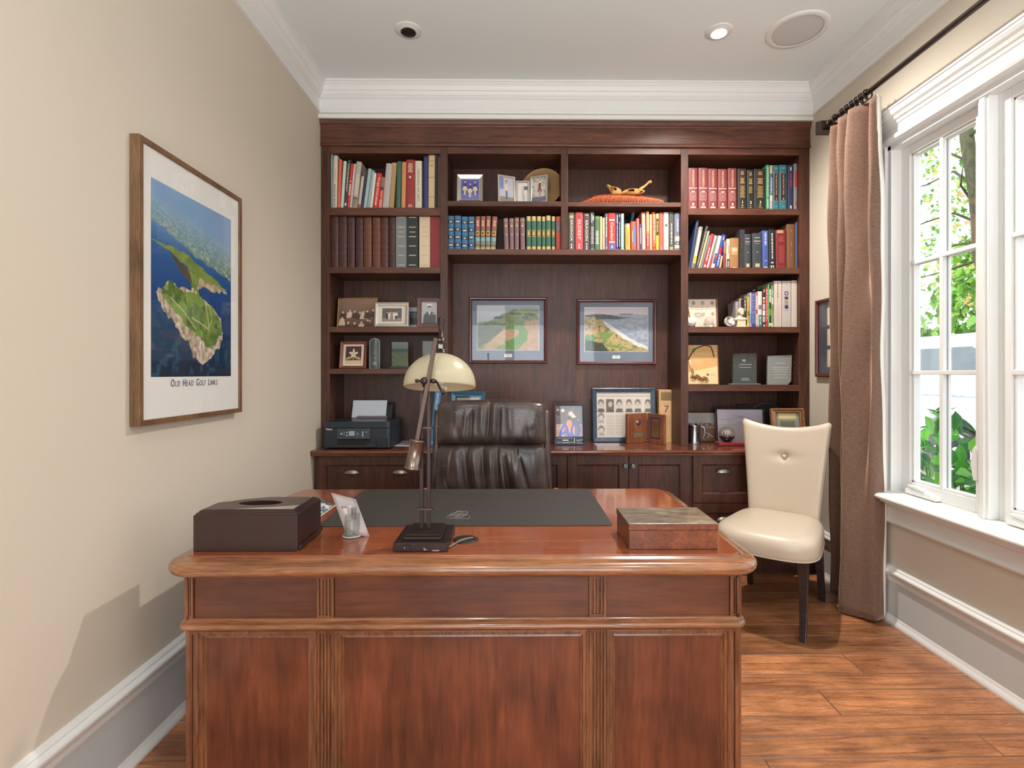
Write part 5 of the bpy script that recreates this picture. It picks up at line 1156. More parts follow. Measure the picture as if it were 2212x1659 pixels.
book('F', 498, 528, 1420, 30, (214, 180, 130), 'very small tan book under the royal blue one', d=.1)
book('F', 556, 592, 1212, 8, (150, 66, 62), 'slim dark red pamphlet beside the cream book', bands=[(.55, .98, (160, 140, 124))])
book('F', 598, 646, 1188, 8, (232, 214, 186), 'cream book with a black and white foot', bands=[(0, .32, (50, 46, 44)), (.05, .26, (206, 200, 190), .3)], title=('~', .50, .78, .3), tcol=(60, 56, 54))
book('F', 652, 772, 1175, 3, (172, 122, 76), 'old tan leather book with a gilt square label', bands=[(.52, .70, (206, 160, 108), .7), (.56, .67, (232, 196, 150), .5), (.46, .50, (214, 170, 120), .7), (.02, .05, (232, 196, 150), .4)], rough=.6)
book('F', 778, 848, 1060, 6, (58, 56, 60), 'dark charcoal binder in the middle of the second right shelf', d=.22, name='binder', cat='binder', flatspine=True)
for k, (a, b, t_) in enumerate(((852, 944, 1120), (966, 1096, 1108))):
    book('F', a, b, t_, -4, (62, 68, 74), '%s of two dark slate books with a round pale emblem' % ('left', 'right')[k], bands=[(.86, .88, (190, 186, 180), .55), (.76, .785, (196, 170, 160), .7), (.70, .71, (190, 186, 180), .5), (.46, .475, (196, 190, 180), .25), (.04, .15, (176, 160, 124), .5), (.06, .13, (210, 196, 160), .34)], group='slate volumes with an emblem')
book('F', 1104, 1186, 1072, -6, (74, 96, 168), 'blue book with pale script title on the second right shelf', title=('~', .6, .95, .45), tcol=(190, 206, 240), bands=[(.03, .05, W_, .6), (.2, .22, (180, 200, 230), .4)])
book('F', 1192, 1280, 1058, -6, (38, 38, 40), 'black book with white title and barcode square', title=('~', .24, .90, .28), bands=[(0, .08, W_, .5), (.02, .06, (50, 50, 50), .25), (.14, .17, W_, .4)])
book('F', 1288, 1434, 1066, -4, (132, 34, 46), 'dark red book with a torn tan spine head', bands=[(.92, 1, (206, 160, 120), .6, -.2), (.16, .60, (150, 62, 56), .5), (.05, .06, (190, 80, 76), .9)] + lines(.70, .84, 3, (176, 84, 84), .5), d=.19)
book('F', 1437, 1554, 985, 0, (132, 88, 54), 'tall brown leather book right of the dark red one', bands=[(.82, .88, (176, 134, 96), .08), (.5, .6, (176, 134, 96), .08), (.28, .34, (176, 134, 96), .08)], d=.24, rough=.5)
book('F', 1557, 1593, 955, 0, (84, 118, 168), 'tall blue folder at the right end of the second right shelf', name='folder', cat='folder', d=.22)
# ---- G
S = 'on the third right shelf'
book('G', 702, 746, 440, 0, (176, 166, 166), 'pale grey slim book behind the bust', Y=3.70, d=.14)
book('G', 750, 798, 400, 0, (186, 160, 162), 'pinkish book lettered PEARLE behind the bust', Y=3.70, d=.14, title=('PEARLE', .65, .97, .6), tcol=(110, 50, 70))
book('G', 806, 842, 402, 2, (52, 52, 56), 'black slim book right of the bust ' + S, title=('~', .55, .95, .5))
book('G', 852, 888, 356, 2, (196, 172, 84), 'yellow and olive slim book ' + S, bands=[(.35, .5, (120, 120, 60)), (.55, .7, (224, 150, 70)), (.95, 1, (200, 80, 60)), (0, .12, (226, 196, 120))])
book('G', 891, 916, 320, 0, (178, 186, 216), 'pale blue slim book ' + S, bands=[(.1, .4, (120, 150, 210)), (0, .08, (226, 150, 170))])
book('G', 918, 943, 316, 0, (52, 76, 150), 'blue slim book with a ribbon marker ' + S, title=('~', .1, .95, .5))
book('G', 945, 970, 313, 0, (66, 84, 160), 'blue slim book with a pinkish title ' + S, title=('~', .1, .95, .5), tcol=(226, 206, 220))
book('G', 972, 994, 312, 0, (228, 206, 200), 'white slim book with red marks ' + S, bands=[(.9, 1, (214, 60, 60)), (.38, .50, (206, 66, 60)), (0, .05, (220, 90, 80))])
book('G', 997, 1056, 305, 0, (228, 224, 206), 'white book with a green foot and picture band ' + S, bands=[(0, .34, (40, 118, 100)), (.50, .62, (150, 110, 130))], title=('~', .06, .3, .4, 'up'))
book('G', 1062, 1098, 265, 0, (52, 44, 44), 'black book patched with cream labels ' + S, bands=[(.90, .97, (206, 170, 110), .5), (.72, .77, W_), (.62, .70, (220, 140, 130), .9), (.45, .60, (206, 196, 180)), (.30, .43, W_), (.13, .28, (190, 184, 180)), (.02, .06, W_, .6)])
book('G', 1101, 1130, 255, 0, (204, 52, 64), 'bright red slim book ' + S, title=('~', .15, .96, .5))
book('G', 1132, 1146, 216, 0, (122, 196, 110), 'thin light green book ' + S)
book('G', 1148, 1172, 232, 0, (44, 50, 44), 'black slim book with white and green patches ' + S, bands=[(.60, .92, W_, .8), (.76, .77, BK), (.28, .44, (130, 160, 84)), (.02, .1, W_)])
book('G', 1174, 1206, 228, 0, (116, 150, 104), 'mottled green slim book beside the white binders', bands=[(.1, .40, (150, 156, 96)), (.55, .72, (206, 216, 190), .8), (.75, .9, (150, 196, 140), .7), (0, .1, (206, 206, 170))])
def binder(a, b, t_, c, lab, bands=(), **k): return book('G', a, b, t_, 0, c, lab, bands=bands, flatspine=True, name='ring_binder', cat='binder', d=.25, group='white ring binders', **k)
binder(1210, 1308, 166, (224, 208, 194), 'white ring binder with handwriting down the spine, leftmost of three', title=('BASEBALL', .52, .97, .2, 'stack'), tcol=(60, 50, 48), bands=[(.03 + .028 * j, .034 + .028 * j, (196, 182, 172), .6) for j in range(17)])
binder(1316, 1432, 166, (206, 198, 192), 'grey-white ring binder with blue labels and two rivets, middle of three', bands=[(.69, .77, (44, 56, 120), .4), (.71, .75, (220, 200, 230), .22), (.60, .67, (44, 56, 120), .4), (.66, .68, (226, 180, 100), .4), (.47, .58, (180, 150, 120), .4), (.40, .47, (44, 56, 130), .4), (.36, .38, (216, 170, 120), .36), (.91, .925, (70, 66, 64), .06), (.08, .095, (70, 66, 64), .06)])
binder(1440, 1552, 160, (226, 214, 200), 'plain white ring binder at the right end, rightmost of three', bands=[(.89, .9, (200, 190, 170), .5)])
# ribbon marker above the blue book
_x, _z = atY(1475 + 940 / 6.143, 580 + 300 / 6.143, 3.66); _b = [o for o in COL.objects if o.get('label', '').startswith('blue slim book with a ribbon')][0]
MB().tube([(_x - .002, 3.67, _z - .004), (_x + .001, 3.665, _z + .004), (_x + .008, 3.66, _z + .010), (_x + .012, 3.66, _z + .008)], .0012, 5).build('ribbon_marker', mat((190, 176, 160), .6), _b)
# ---- carved driftwood and coral garland, top centre-right
def garland():
    t = thing('garland', 'orange-brown twisted garland lying along the upper centre right shelf', 'garland', (.79, 3.72, 2.5975))
    xa, _ = atY(1240, 437, 3.70); xb, _ = atY(1432, 437, 3.70); r = random.Random(11)
    for row in range(3):
        q = MB(); n = 54
        for k in range(n):
            f = k / n; x = xa + (xb - xa) * (f * (1 - .0 * row) + .01); hgt = .040 + .045 * math.sin(PI * min(1, .08 + f * .84))
            if row == 2: hgt *= 1.0
            yy = 3.70 + row * .028; zc = 2.5985 + (.010 if row < 2 else .013); sc = min(1, .35 + f * 2.6)
            p = []
            for j in range(8):
                a = PI * j / 7; tw = r.uniform(-.002, .002)
                p.append((x + .012 * math.cos(a) * (1 if row % 2 else -1) + tw, yy + .014 * math.cos(a * .5), 2.600 + sc * (hgt * math.sin(a) * (.75 + .25 * row) ) + .001))
            q.tube(p, [.0018 + .003 * math.sin(PI * j / 7) for j in range(8)], 5)
        q.build('strand', mat(((196, 96, 54), (206, 112, 66), (176, 80, 46))[row], .55), t)
garland()
def carving():
    t = thing('carved_horn', 'tan carved wooden piece with two curled horns resting on the garland', 'carving', (.80, 3.76, 2.66))
    Mt = mat((206, 156, 92), .5); y = 3.765
    def pt(px, py): x, z = atY(px, py, y); return (x, z)
    q = MB()
    def blob(pts, th, yc=y):
        P = [pt(1215 + a / 7.54, 330 + b / 7.54) for a, b in pts]
        n = len(P); cx = sum(p[0] for p in P) / n; cz = sum(p[1] for p in P) / n
        lay = []
        for o, s_ in ((-th, .35), (-th * .8, .75), (-th * .3, .98), (th * .3, .98), (th * .8, .75), (th, .35)):
            lay.append([(cx + (p[0] - cx) * s_, yc + o, cz + (p[1] - cz) * s_) for p in P] + [(cx + (P[0][0] - cx) * s_, yc + o, cz + (P[0][1] - cz) * s_)])
        q.grid(lay); k = len(P); v = len(q.v) - 6 * (k + 1)
        q.f += [tuple(v + i for i in range(k)), tuple(v + 5 * (k + 1) + i for i in range(k))[::-1]]; q.mi += [0, 0]; q.sm += [True, True]
    blob([(800, 690), (780, 640), (735, 575), (712, 535), (730, 515), (760, 540), (830, 552), (900, 570), (950, 600), (965, 640), (945, 690)], .022)
    blob([(935, 690), (950, 650), (1010, 610), (1090, 590), (1170, 585), (1235, 590), (1250, 630), (1240, 690)], .028)
    blob([(1190, 690), (1215, 640), (1290, 615), (1335, 625), (1330, 655), (1260, 690)], .018, y - .01)
    q.build('body', Mt, t)
    q = MB(); c = [pt(1215 + a / 7.54, 330 + b / 7.54) for a, b in ((1235, 640), (1290, 580), (1340, 545), (1380, 510), (1405, 480), (1430, 478))]
    q.tube([(a, y - .004, b) for a, b in c], [.020, .012, .009, .008, .0085, .012], 12); q.sphere((c[-1][0], y - .004, c[-1][1]), .0125, sc=(.9, .8, 1)); q.build('horn', Mt, t)
carving()
# ================================================================== things on the worktop
ZK = ZW + .0006
def printer():
    x0, z1 = atY(699, 909, 3.52); x1, _ = atY(845, 909, 3.52); y0, y1 = 3.515, 3.85; h = .186
    t = thing('printer', 'dark inkjet printer with white paper in its rear tray', 'printer', ((x0 + x1) / 2, 3.68, ZK))
    Mb = mat((38, 46, 56), .32, name='printer_plastic'); Md = mat((20, 22, 26), .4)
    q = MB(); z = ZK
    pts = [(x0, y0 + .02), (x0 + .012, y0), (x1 - .03, y0), (x1 - .008, y0 + .008), (x1, y0 + .03), (x1, y1), (x0, y1)]
    q.prism(pts, 'z', z + .006, z + h - .045); q.build('body', Mb, t, bevel=.003)
    q = MB(); q.prism([(p[0], p[1]) for p in pts], 'z', z + h - .044, z + h); q.build('scanner_lid', Mb, t, bevel=.004)
    q = MB(); q.box(x0 + .10, x1 - .14, y0 - .004, y0 + .004, z + .012, z + h - .055)
    q.build('output_slot', mat((12, 12, 14), .5), t)
    q = MB(); cx0, cx1 = x0 + .098, x1 - .138
    q.prism([(y0 - .004, z + .062), (y0 - .022, z + .070), (y0 - .010, z + .140), (y0 + .002, z + .142)], 'x', cx0, cx1); pn = q.build('control_panel', mat((52, 58, 66), .35), t, bevel=.002)
    def on(u, v, e=.0): # panel coordinates
        return (cx0 + (cx1 - cx0) * u, y0 - .022 + .012 * v - e, z + .070 + .070 * v)
    q = MB(); nrm = Vector((0, -1, .17)).normalized()
    a = [on(.36, .32, .001), on(.53, .32, .001), on(.53, .76, .001), on(.36, .76, .001)]; q.add(a, [(0, 1, 2, 3)]); q.build('screen', mat((150, 170, 178), .2), pn)
    q = MB()
    for (u, v, s_) in ((.14, .50, .006), (.30, .62, .005), (.30, .34, .005), (.78, .66, .005), (.78, .48, .005), (.78, .30, .005), (.88, .66, .004), (.22, .64, .003), (.22, .46, .003), (.62, .62, .0022), (.62, .48, .003), (.62, .34, .0022), (.57, .48, .0022), (.67, .48, .0022)):
        c = on(u, v, .0015); q.add([(c[0] + s_ * math.cos(2 * PI * k / 10), c[1], c[2] + s_ * math.sin(2 * PI * k / 10)) for k in range(10)], [tuple(range(10))])
    q.build('buttons', mat((200, 206, 212), .4), pn)['kind'] = 'stuff'
    q = MB(); q.prism([(x0 + .09, z + .012), (x1 - .10, z + .012), (x1 - .11, z + .042), (x1 - .16, z + .042), (x1 - .17, z + .028), (x0 + .10, z + .028)], 'y', y0 - .012, y0 - .004); q.build('output_tray', mat((40, 46, 50), .4), t, bevel=.001)
    for k in range(3):
        xx = x1 - .108 + k * .036; q = MB(); q.box(xx, xx + .014, y0 - .002, y0 + .002, z + .014, z + .072); q.build('ink_window', Md, t, bevel=.003)
    q = MB(); q.text('Canon', .018, (x0 + .040, y0 - .0012, z + .135), fit=.042, bold=.03); q.build('lettering', mat((225, 228, 230), .4), t)
    # rear tray and paper
    xa, xb = atY(758, 880, 3.83)[0], atY(846, 880, 3.83)[0]
    q = MB(); q.prism([(y1 - .075, z + h), (y1 - .065, z + h + .016), (y1 - .05, z + h + .016), (y1 - .045, z + h)], 'x', x0 + .145, x1 - .09); q.build('tray_lip', mat((120, 108, 124), .3), t, bevel=.002)
    q = MB(); q.prism([(y1 - .035, z + h - .01), (y1 - .028, z + h - .01), (y1 + .012, z + h + .10), (y1 + .005, z + h + .10)], 'x', xa - .004, xb + .006); q.build('rear_tray', Md, t, bevel=.004)
    pp = thing('paper_stack', 'white paper standing in the rear tray of the printer', 'paper', ((xa + xb) / 2, y1 - .03, z + h + .002))
    q = MB(); q.prism([(y1 - .042, z + h + .002), (y1 - .038, z + h + .002), (y1 + .004, z + h + .128), (y1 + .0, z + h + .128)], 'x', xa + .012, xb - .038); q.build('sheets', mat((222, 226, 234), .7), pp)
printer()
ob = thing('outlet_box', 'black power outlet block behind the printer', 'outlet', (atY(848, 880, 3.92)[0], 3.92, 1.06)); xx = atY(848, 880, 3.915)[0]
B(xx - .022, xx + .020, 3.905, 3.93, 1.06, 1.165).build('block', M_BLACK, ob, bevel=.003); MB().tube([(xx - .0, 3.90, 1.11), (xx + .002, 3.88, 1.08), (xx - .004, 3.875, 1.03), (xx - .002, 3.88, .95), (xx - .0, 3.885, .89)], .0025, 6).build('plug_cord', mat((60, 60, 62), .4), ob)
tag(MB().tube([(atY(862, 912, 3.86)[0] + dx, 3.87 - abs(dx) * .2, zz) for dx, zz in ((0, 1.02), (.03, 1.01), (.055, .985), (.062, .955), (.055, .92), (.03, .895), (.0, .880), (-.02, .874))], .0022, 6).build('power_cord', mat((34, 32, 34), .4)), 'thin black cord looping out behind the right side of the printer', 'cord')
def sheet(pts, z, col, name, label, cat='paper', th=.0008, P=None):
    q = MB(); w4 = [atZ(a, b, z) for a, b in pts]; q.prism([(p[0], p[1]) for p in w4], 'z', z + .0004, z + .0004 + th)
    o = q.build(name, mat(col, .6)); tag(o, label, cat); return o, w4
sheet([(848, 964), (866, 951), (915, 951), (915, 965)], ZW, (206, 196, 196), 'paper_sheet', 'loose white printed sheets lying on the worktop beside the printer')
_b = book('A', 0, 1, 0, 0, (58, 120, 176), 'x') if False else None
ORG['H'] = (0, 0, 1); SHELFZ['H'] = ZW
book('H', 926, 940, 845, 13, (62, 124, 176), 'large blue atlas lettered WORLD ATLAS leaning beside the chair', title=('WORLD ATLAS', .42, .97, .62), Y=3.60, d=.26, name='atlas', bands=[(.06, .08, (180, 206, 226), .3)])
# frames along the worktop
M_BLU = mat((66, 120, 150), .3, coat=.3); M_DKB = mat((40, 46, 56), .3, coat=.3)
P = Paint(20, 14, (150, 150, 140))
x, w_, h_ = at_shelf(973, 1048, 846, 953, 3.84, ZK)
picture_frame('framed_photo', 'blue wooden picture frame mostly hidden behind the black leather chair', 'picture frame', lean_M(x, 3.83, ZK, 0, 6), w_, h_, BEV(.034, .016), M_BLU, [(.033, .033, .033, .033, 'mount', mat((40, 40, 36), .6)), (.045, .045, .045, .045, 'paint', P)])
# photograph lettered AO
P = Paint(56, 70, (96, 92, 98)); P.put((P.noise(8, 3) > .5) & (P.v > .62), (120, 96, 88), 18); P.put(P.v < .40, (176, 128, 104), 24)
P.put((P.u < .3) & (P.v < .4), (206, 170, 146), 24)
for x, y, s_, c in ((.08, .78, .30, (60, 56, 60)), (.28, .80, .26, (96, 92, 98)), (.5, .62, .30, (70, 66, 66)), (.84, .52, .2, (90, 84, 88))): person(P, x, y - .1, s_ * 1.4, c, skin=(236, 206, 190), hair=(110, 60, 50))
P.ell(.26, .84, .07, .05, (236, 220, 206), 16); P.poly([(.45, .76), (.58, .82), (.78, .62), (.62, .60)], (226, 210, 196), 20)
P.ell(.50, .34, .12, .20, (226, 150, 104), 14)
P.ell(.74, .20, .19, .23, (58, 82, 206)); P.ell(.74, .20, .12, .16, (110, 110, 120)); P.put((((P.u - .74) / .12) ** 2 + ((P.v - .20) / .16) ** 2 < 1) & (P.u < .70), (236, 170, 110))
def stroke(P, pts, r, c):
    for (a, b), (cc, d) in zip(pts, pts[1:]):
        L = math.hypot(cc - a, d - b); t = np.clip(((P.u - a) * (cc - a) + (P.v - b) * (d - b)) / L / L, 0, 1)
        P.put(np.hypot((P.u - a - t * (cc - a)), (P.v - b - t * (d - b))) < r, c)
stroke(P, [(.16, .02), (.20, .18), (.26, .32), (.32, .38), (.38, .34), (.43, .20), (.47, .02)], .038, (58, 82, 206)); stroke(P, [(.17, .05), (.28, .13), (.40, .14), (.52, .06), (.62, .01)], .034, (58, 82, 206))
def exAO(t, M, yk):
    q = MB(); q.M = M; q.box(-w2 / 2 + .006, w2 / 2 - .006, yk - .002, 0, .002, .058); q.build('caption_plate', mat((34, 44, 56), .4), t)
    q = MB(); q.M = M
    for a, b, zz, th in ((-.085, .022, .047, .0018), (-.09, .03, .018, .0018), (-.05, -.005, .013, .0012), (.032, .036, .030, .040), (.05, .095, .013, .0015)): q.box(a, b, yk - .0028, yk - .002, zz - th / 2, zz + th / 2)
    q.box(-.052, -.008, yk - .0028, yk - .002, .029, .036)
    q.tube([(.046 + .046 * k / 14, yk - .003, .028 + .009 * math.sin(k * 1.9) + .006 * (k / 14)) for k in range(15)], .0009, 4)
    q.build('caption_lettering', mat((226, 230, 234), .5), t)['kind'] = 'stuff'
x, w2, h_ = at_shelf(1198, 1263, 874, 960, 3.70, ZK)
picture_frame('framed_photo', 'black-framed tennis court photograph marked with a blue AO', 'picture frame', lean_M(x, 3.70, ZK, 0, 7), w2, h_ + .004, [(0, 0), (0, .012), (.003, .014), (.009, .012), (.012, .008), (.012, .001)], mat((70, 78, 96), .25, .4), [(.011, .013, .058, .011, 'paint', P)], extra=exAO)
# newspaper page in the big blue-black frame
P = Paint(96, 72, (216, 206, 194)); P.put(P.v > .95, (196, 190, 182)); P.put((P.v > .905) & (P.v < .925), (140, 136, 130))
for k, u in enumerate((.08, .25, .42, .60, .76, .95)):
    P.poly([(u - .075, .55), (u + .075, .55), (u + .075, .85), (u - .075, .85)], (100, 96, 92) if k == 1 else (200, 192, 182)); P.poly([(u - .07, .55), (u + .07, .55), (u + .05, .64), (u - .05, .64)], (90, 84, 80), 16); P.ell(u, .77, .052, .078, (104, 94, 88), 12); P.ell(u, .735, .038, .060, (196, 180, 168))
for v in (.40, .12): P.ell(.08, v + .06, .06, .09, (130, 122, 116), 12); P.ell(.08, v + .03, .045, .06, (210, 198, 188)); P.poly([(.02, v - .08), (.14, v - .08), (.12, v - .01), (.04, v - .01)], (176, 168, 160), 14)
for c0 in (.17, .34, .51, .68, .85):
    for r_ in range(20): P.put((P.u > c0) & (P.u < c0 + .15) & (np.abs(P.v - (.50 - r_ * .0235)) < .006), (182, 174, 164), 18, 40, r_)
x, w_, h_ = at_shelf(1280, 1416, 841, 954, 3.86, ZK)
picture_frame('framed_newspaper', 'wide blue-black frame holding a yellowed newspaper page of portraits', 'picture frame', lean_M(x, 3.85, ZK, 0, 5), w_, h_ + .01, [(0, 0), (0, .016), (.004, .018), (.006, .016), (.032, .005), (.034, .005), (.034, .001)], mat((58, 78, 98), .28, coat=.4), [(.033, .033, .033, .033, 'paint', P)], depth=.01)
# hinged walnut plaque
def hinged():
    Mw = wood('plaque_walnut', (110, 62, 40), (166, 104, 68), 'z', 4, .3, .3)
    xa, ya = atZ(1355, 958.5, ZW); xm, ym = atZ(1398, 955, ZW); xb, yb = atZ(1434, 962, ZW); zt_ = atY(1398, 892, ym)[1]
    t = thing('plaque', 'hinged two-leaf walnut plaque with a medal and a blue-bordered brass plate', 'award', (xm, ym, ZK)); h = zt_ - ZK
    for k, (a, b) in enumerate((((xa, ya), (xm - .001, ym)), ((xm + .001, ym), (xb, yb)))):
        A, Bq = Vector((*a, 0)), Vector((*b, 0)); d = Bq - A; L = d.length; M = Matrix.Translation((a[0], a[1], ZK)) @ Matrix.Rotation(math.atan2(d.y, d.x), 4, 'Z')
        q = MB(); q.M = M; q.box(0, L, 0, .022, 0, h); lf = q.build('leaf', Mw, t, bevel=.002)
        q = MB(); q.M = M
        if k == 0:
            q.lathe([(.020, 0), (.024, -.0005), (.024, .0006)][::-1], (L * .56, -.0005, h * .70), 30, axis='y'); q.add([(L * .56 + .023 * math.cos(i * PI / 12), -.0006, h * .70 + .026 * math.sin(i * PI / 12)) for i in range(24)], [tuple(range(24))]); q.build('blue_recess', mat((44, 54, 130), .4), lf)
            q = MB(); q.M = M; q.lathe([(1e-4, .004), (.016, .003), (.018, .001)], (L * .56 - .003, -.001, h * .705), 30, axis='y', rot=Matrix.Scale(-1, 3, Vector((0, 1, 0)))); q.build('medal', M_GOLD, lf)
            q = MB(); q.M = M; q.box(L * .33, L * .80, -.001, 0, h * .20, h * .33); q.build('name_plate', mat((150, 150, 124), .3, .6), lf)
        else:
            q.box(L * .20, L * .78, -.0008, 0, h * .16, h * .87); q.build('blue_border', mat((52, 44, 128), .4), lf)
            q = MB(); q.M = M; q.box(L * .27, L * .74, -.0018, -.0008, h * .20, h * .82); q.build('brass_plate', mat((150, 118, 74), .3, .6), lf)
            q = MB(); q.M = M
            for i in range(8): q.box(L * (.33 + .02 * (i % 3)), L * (.68 - .02 * (i % 2)), -.0023, -.0018, h * (.70 - i * .055) - .001, h * (.70 - i * .055) + .0008)
            q.build('engraved_lines', mat((80, 58, 36), .5), lf)['kind'] = 'stuff'
hinged()
def pinebox():
    xa, zt_ = atY(1424, 842, 3.84); xb, _ = atY(1453, 842, 3.84); t = thing('wooden_box', 'tall narrow pine presentation box with a brass plate and a branded 7', 'box', ((xa + xb) / 2, 3.86, ZK))
    Mp = wood('pine', (206, 160, 112), (232, 190, 142), 'z', 3, .45, 0, blotch=.08); h = zt_ - ZK
    MB().box(xa - .004, xb, 3.835, 3.905, ZK, ZK + h).build('body', Mp, t, bevel=.002); q = MB(); q.frame(xa - .004, xb, ZK, ZK + h, [(0, 0), (0, .002), (.008, .002), (.009, 0)], 0, 3.835); q.build('rim', Mp, t)
    q = MB(); q.box(xa + .010, xb - .012, 3.8335, 3.835, ZK + h * .80, ZK + h * .955); q.build('brass_plate', mat((150, 120, 84), .35, .6), t)
    q = MB(); q.text('7', .075, ((xa + xb) / 2 + .004, 3.8345, ZK + h * .63), bold=.0); q.build('brand_mark', mat((122, 70, 52), .7), t)
    q = MB()
    for i in range(9): q.box(xb - .046, xb - .022, 3.8342, 3.835, ZK + h * (.50 - i * .026), ZK + h * (.50 - i * .026) + .0015)
    q.box(xa + .024, xb - .028, 3.8342, 3.835, ZK + h * .725, ZK + h * .73); q.build('branded_writing', mat((186, 140, 100), .7), t)['kind'] = 'stuff'
pinebox()
# right bay of the worktop
P = Paint(60, 50); P.grad((150, 150, 148), (176, 164, 150), .55, 1); P.put(P.v < .58, (140, 108, 84), 16); P.put((P.v > .56) & (P.v < .64) & (P.noise(14, 2) > .4), (84, 74, 66), 12); P.poly([(0, .0), (1, 0), (1, .42), (.5, .5), (0, .4)], (126, 92, 70), 18)
P.put((np.abs(P.v - .48) < .01), (206, 150, 110)); stroke(P, [(.66, .30), (.78, .24), (.72, .14)], .01, (230, 220, 206)); stroke(P, [(.78, .24), (.86, .16)], .008, (230, 220, 206))
x, w_, h_ = at_shelf(1478, 1549, 891, 956, 3.86, ZK)
picture_frame('framed_photo', 'thin gilt frame with a brown farmland photograph behind the pewter mug', 'picture frame', lean_M(x, 3.85, ZK, 0, 4), w_, h_, flat(.004, .004), M_GOLD, [(.004, .004, .004, .004, 'paint', P)], depth=.008)
def exC(t, M, yk):
    q = MB(); q.M = M; q.text('Chair', .036, (-.004, yk - .0006, .195), bold=.0); q.build('title_lettering', mat((150, 150, 160), .6), t)
    q = MB(); q.M = M; q.text('isher', .014, (-.005, yk - .0006, .148)); q.box(-.145, -.05, yk - .0008, yk, .172, .1735); q.box(-.145, .05, yk - .0008, yk, .132, .1332); q.text('80', .014, (-.140, yk - .0006, .258)); q.build('small_lettering', mat((96, 92, 110), .6), t)['kind'] = 'stuff'
P = Paint(50, 40); P.grad((200, 196, 214), (214, 206, 206), 0, 1)
x, w_, h_ = at_shelf(1547, 1651, 884, 955, 3.80, ZK)
picture_frame('framed_certificate', 'dark-framed lilac certificate lettered Chair, behind the cream chair', 'picture frame', lean_M(x, 3.79, ZK, -2, 6), w_, h_ + .01, BEV(.012, .01), mat((58, 40, 42), .35), [(.011, .011, .011, .011, 'paint', P)], extra=exC, depth=.01)
x, w_, h_ = at_shelf(1593, 1616, 873, 950, 3.90, ZK)
P = Paint(8, 10, (40, 44, 54)); picture_frame('framed_photo', 'small black frame just showing above the lilac certificate', 'picture frame', lean_M(x, 3.885, ZK, 0, 4), w_, h_, flat(.006, .006), mat((24, 24, 28), .3), [(.006, .006, .006, .006, 'paint', P)], depth=.006)
def drum():
    x, z_ = atY(1663, 925, 3.80); r = .205; t = thing('mesh_drum', 'rounded black case with a finely gridded side behind the certificate', 'case', (x, 3.80, ZK)); zc = ZK + .085
    q = MB(); ol = [(x + r * math.cos(a) * .82, zc + r * math.sin(a)) for a in (PI * k / 20 for k in range(21))] + [(x - r * .82, ZK), (x + r * .82, ZK)]
    q.prism(ol, 'y', 3.815, 3.83); q.build('front_disc', mat((24, 24, 30), .5), t)
    q = MB(); q.prism([(x + .01 + (p[0] - x) * 1.02, p[1] if p[1] < zc else zc + (p[1] - zc) * 1.0) for p in ol], 'y', 3.832, 3.91); q.build('side', mat((52, 58, 66), .5), t)
    q = MB()
    for k in range(1, 6):
        yy = 3.83 + k * .014; q.tube([(x + .01 + r * math.cos(a) * .84, yy, zc + (r + .0015) * math.sin(a)) for a in (PI * j / 20 for j in range(21))], .0012, 4)
    for j in range(1, 20):
        a = PI * j / 20; q.tube([(x + .01 + r * math.cos(a) * .84, 3.835, zc + (r + .0015) * math.sin(a)), (x + .01 + r * math.cos(a) * .84, 3.908, zc + (r + .0015) * math.sin(a))], .0012, 4)
    q.build('grid_ribs', mat((110, 122, 132), .4), t)['kind'] = 'stuff'
drum()
def mug():
    x, y = atZ(1499, 957, ZW); t = thing('mug', 'polished pewter mug with a curled handle on the worktop', 'mug', (x, y, ZK)); r = .045
    q = MB(); q.lathe([(1e-4, 0), (.052, 0), (.053, .003), (.050, .007), (.046, .012), (.045, .02), (.041, .128), (.042, .134), (.040, .135), (.038, .130), (.040, .02), (1e-4, .012)], (x, y, ZK), 40); q.build('body', mat((176, 178, 184), .16, .95), t)
    q = MB(); q.tube([(x + .038, y - .01, ZK + .120), (x + .052, y - .016, ZK + .128), (x + .068, y - .02, ZK + .116), (x + .072, y - .022, ZK + .085), (x + .068, y - .02, ZK + .050), (x + .060, y - .018, ZK + .034), (x + .048, y - .014, ZK + .032)], [.004, .005, .0055, .005, .0045, .004, .003], 10); q.tube([(x + .040, y - .01, ZK + .133), (x + .05, y - .012, ZK + .142), (x + .06, y - .015, ZK + .140)], .004, 8); q.build('handle', mat((176, 178, 184), .18, .95), t)
mug()
def redbook():
    x0, y0 = atZ(1554, 963.5, ZW); x1, _ = atZ(1640, 963.5, ZW)
    t = thing('display_base', 'dark red wooden base with a bright front strip under the glass ball', 'stand', ((x0 + x1) / 2, y0 + .05, ZK))
    MB().box(x0, x1, y0, y0 + .10, ZK, ZK + .022).build('base', mat((150, 50, 58), .3, coat=.4), t, bevel=.002)
    MB().box(x0 - .008, x1, y0 - .006, y0 + .0, ZK, ZK + .004).build('foot', mat((60, 26, 26), .3), t)
    return x0, x1, y0
rx0, rx1, ry0 = redbook()
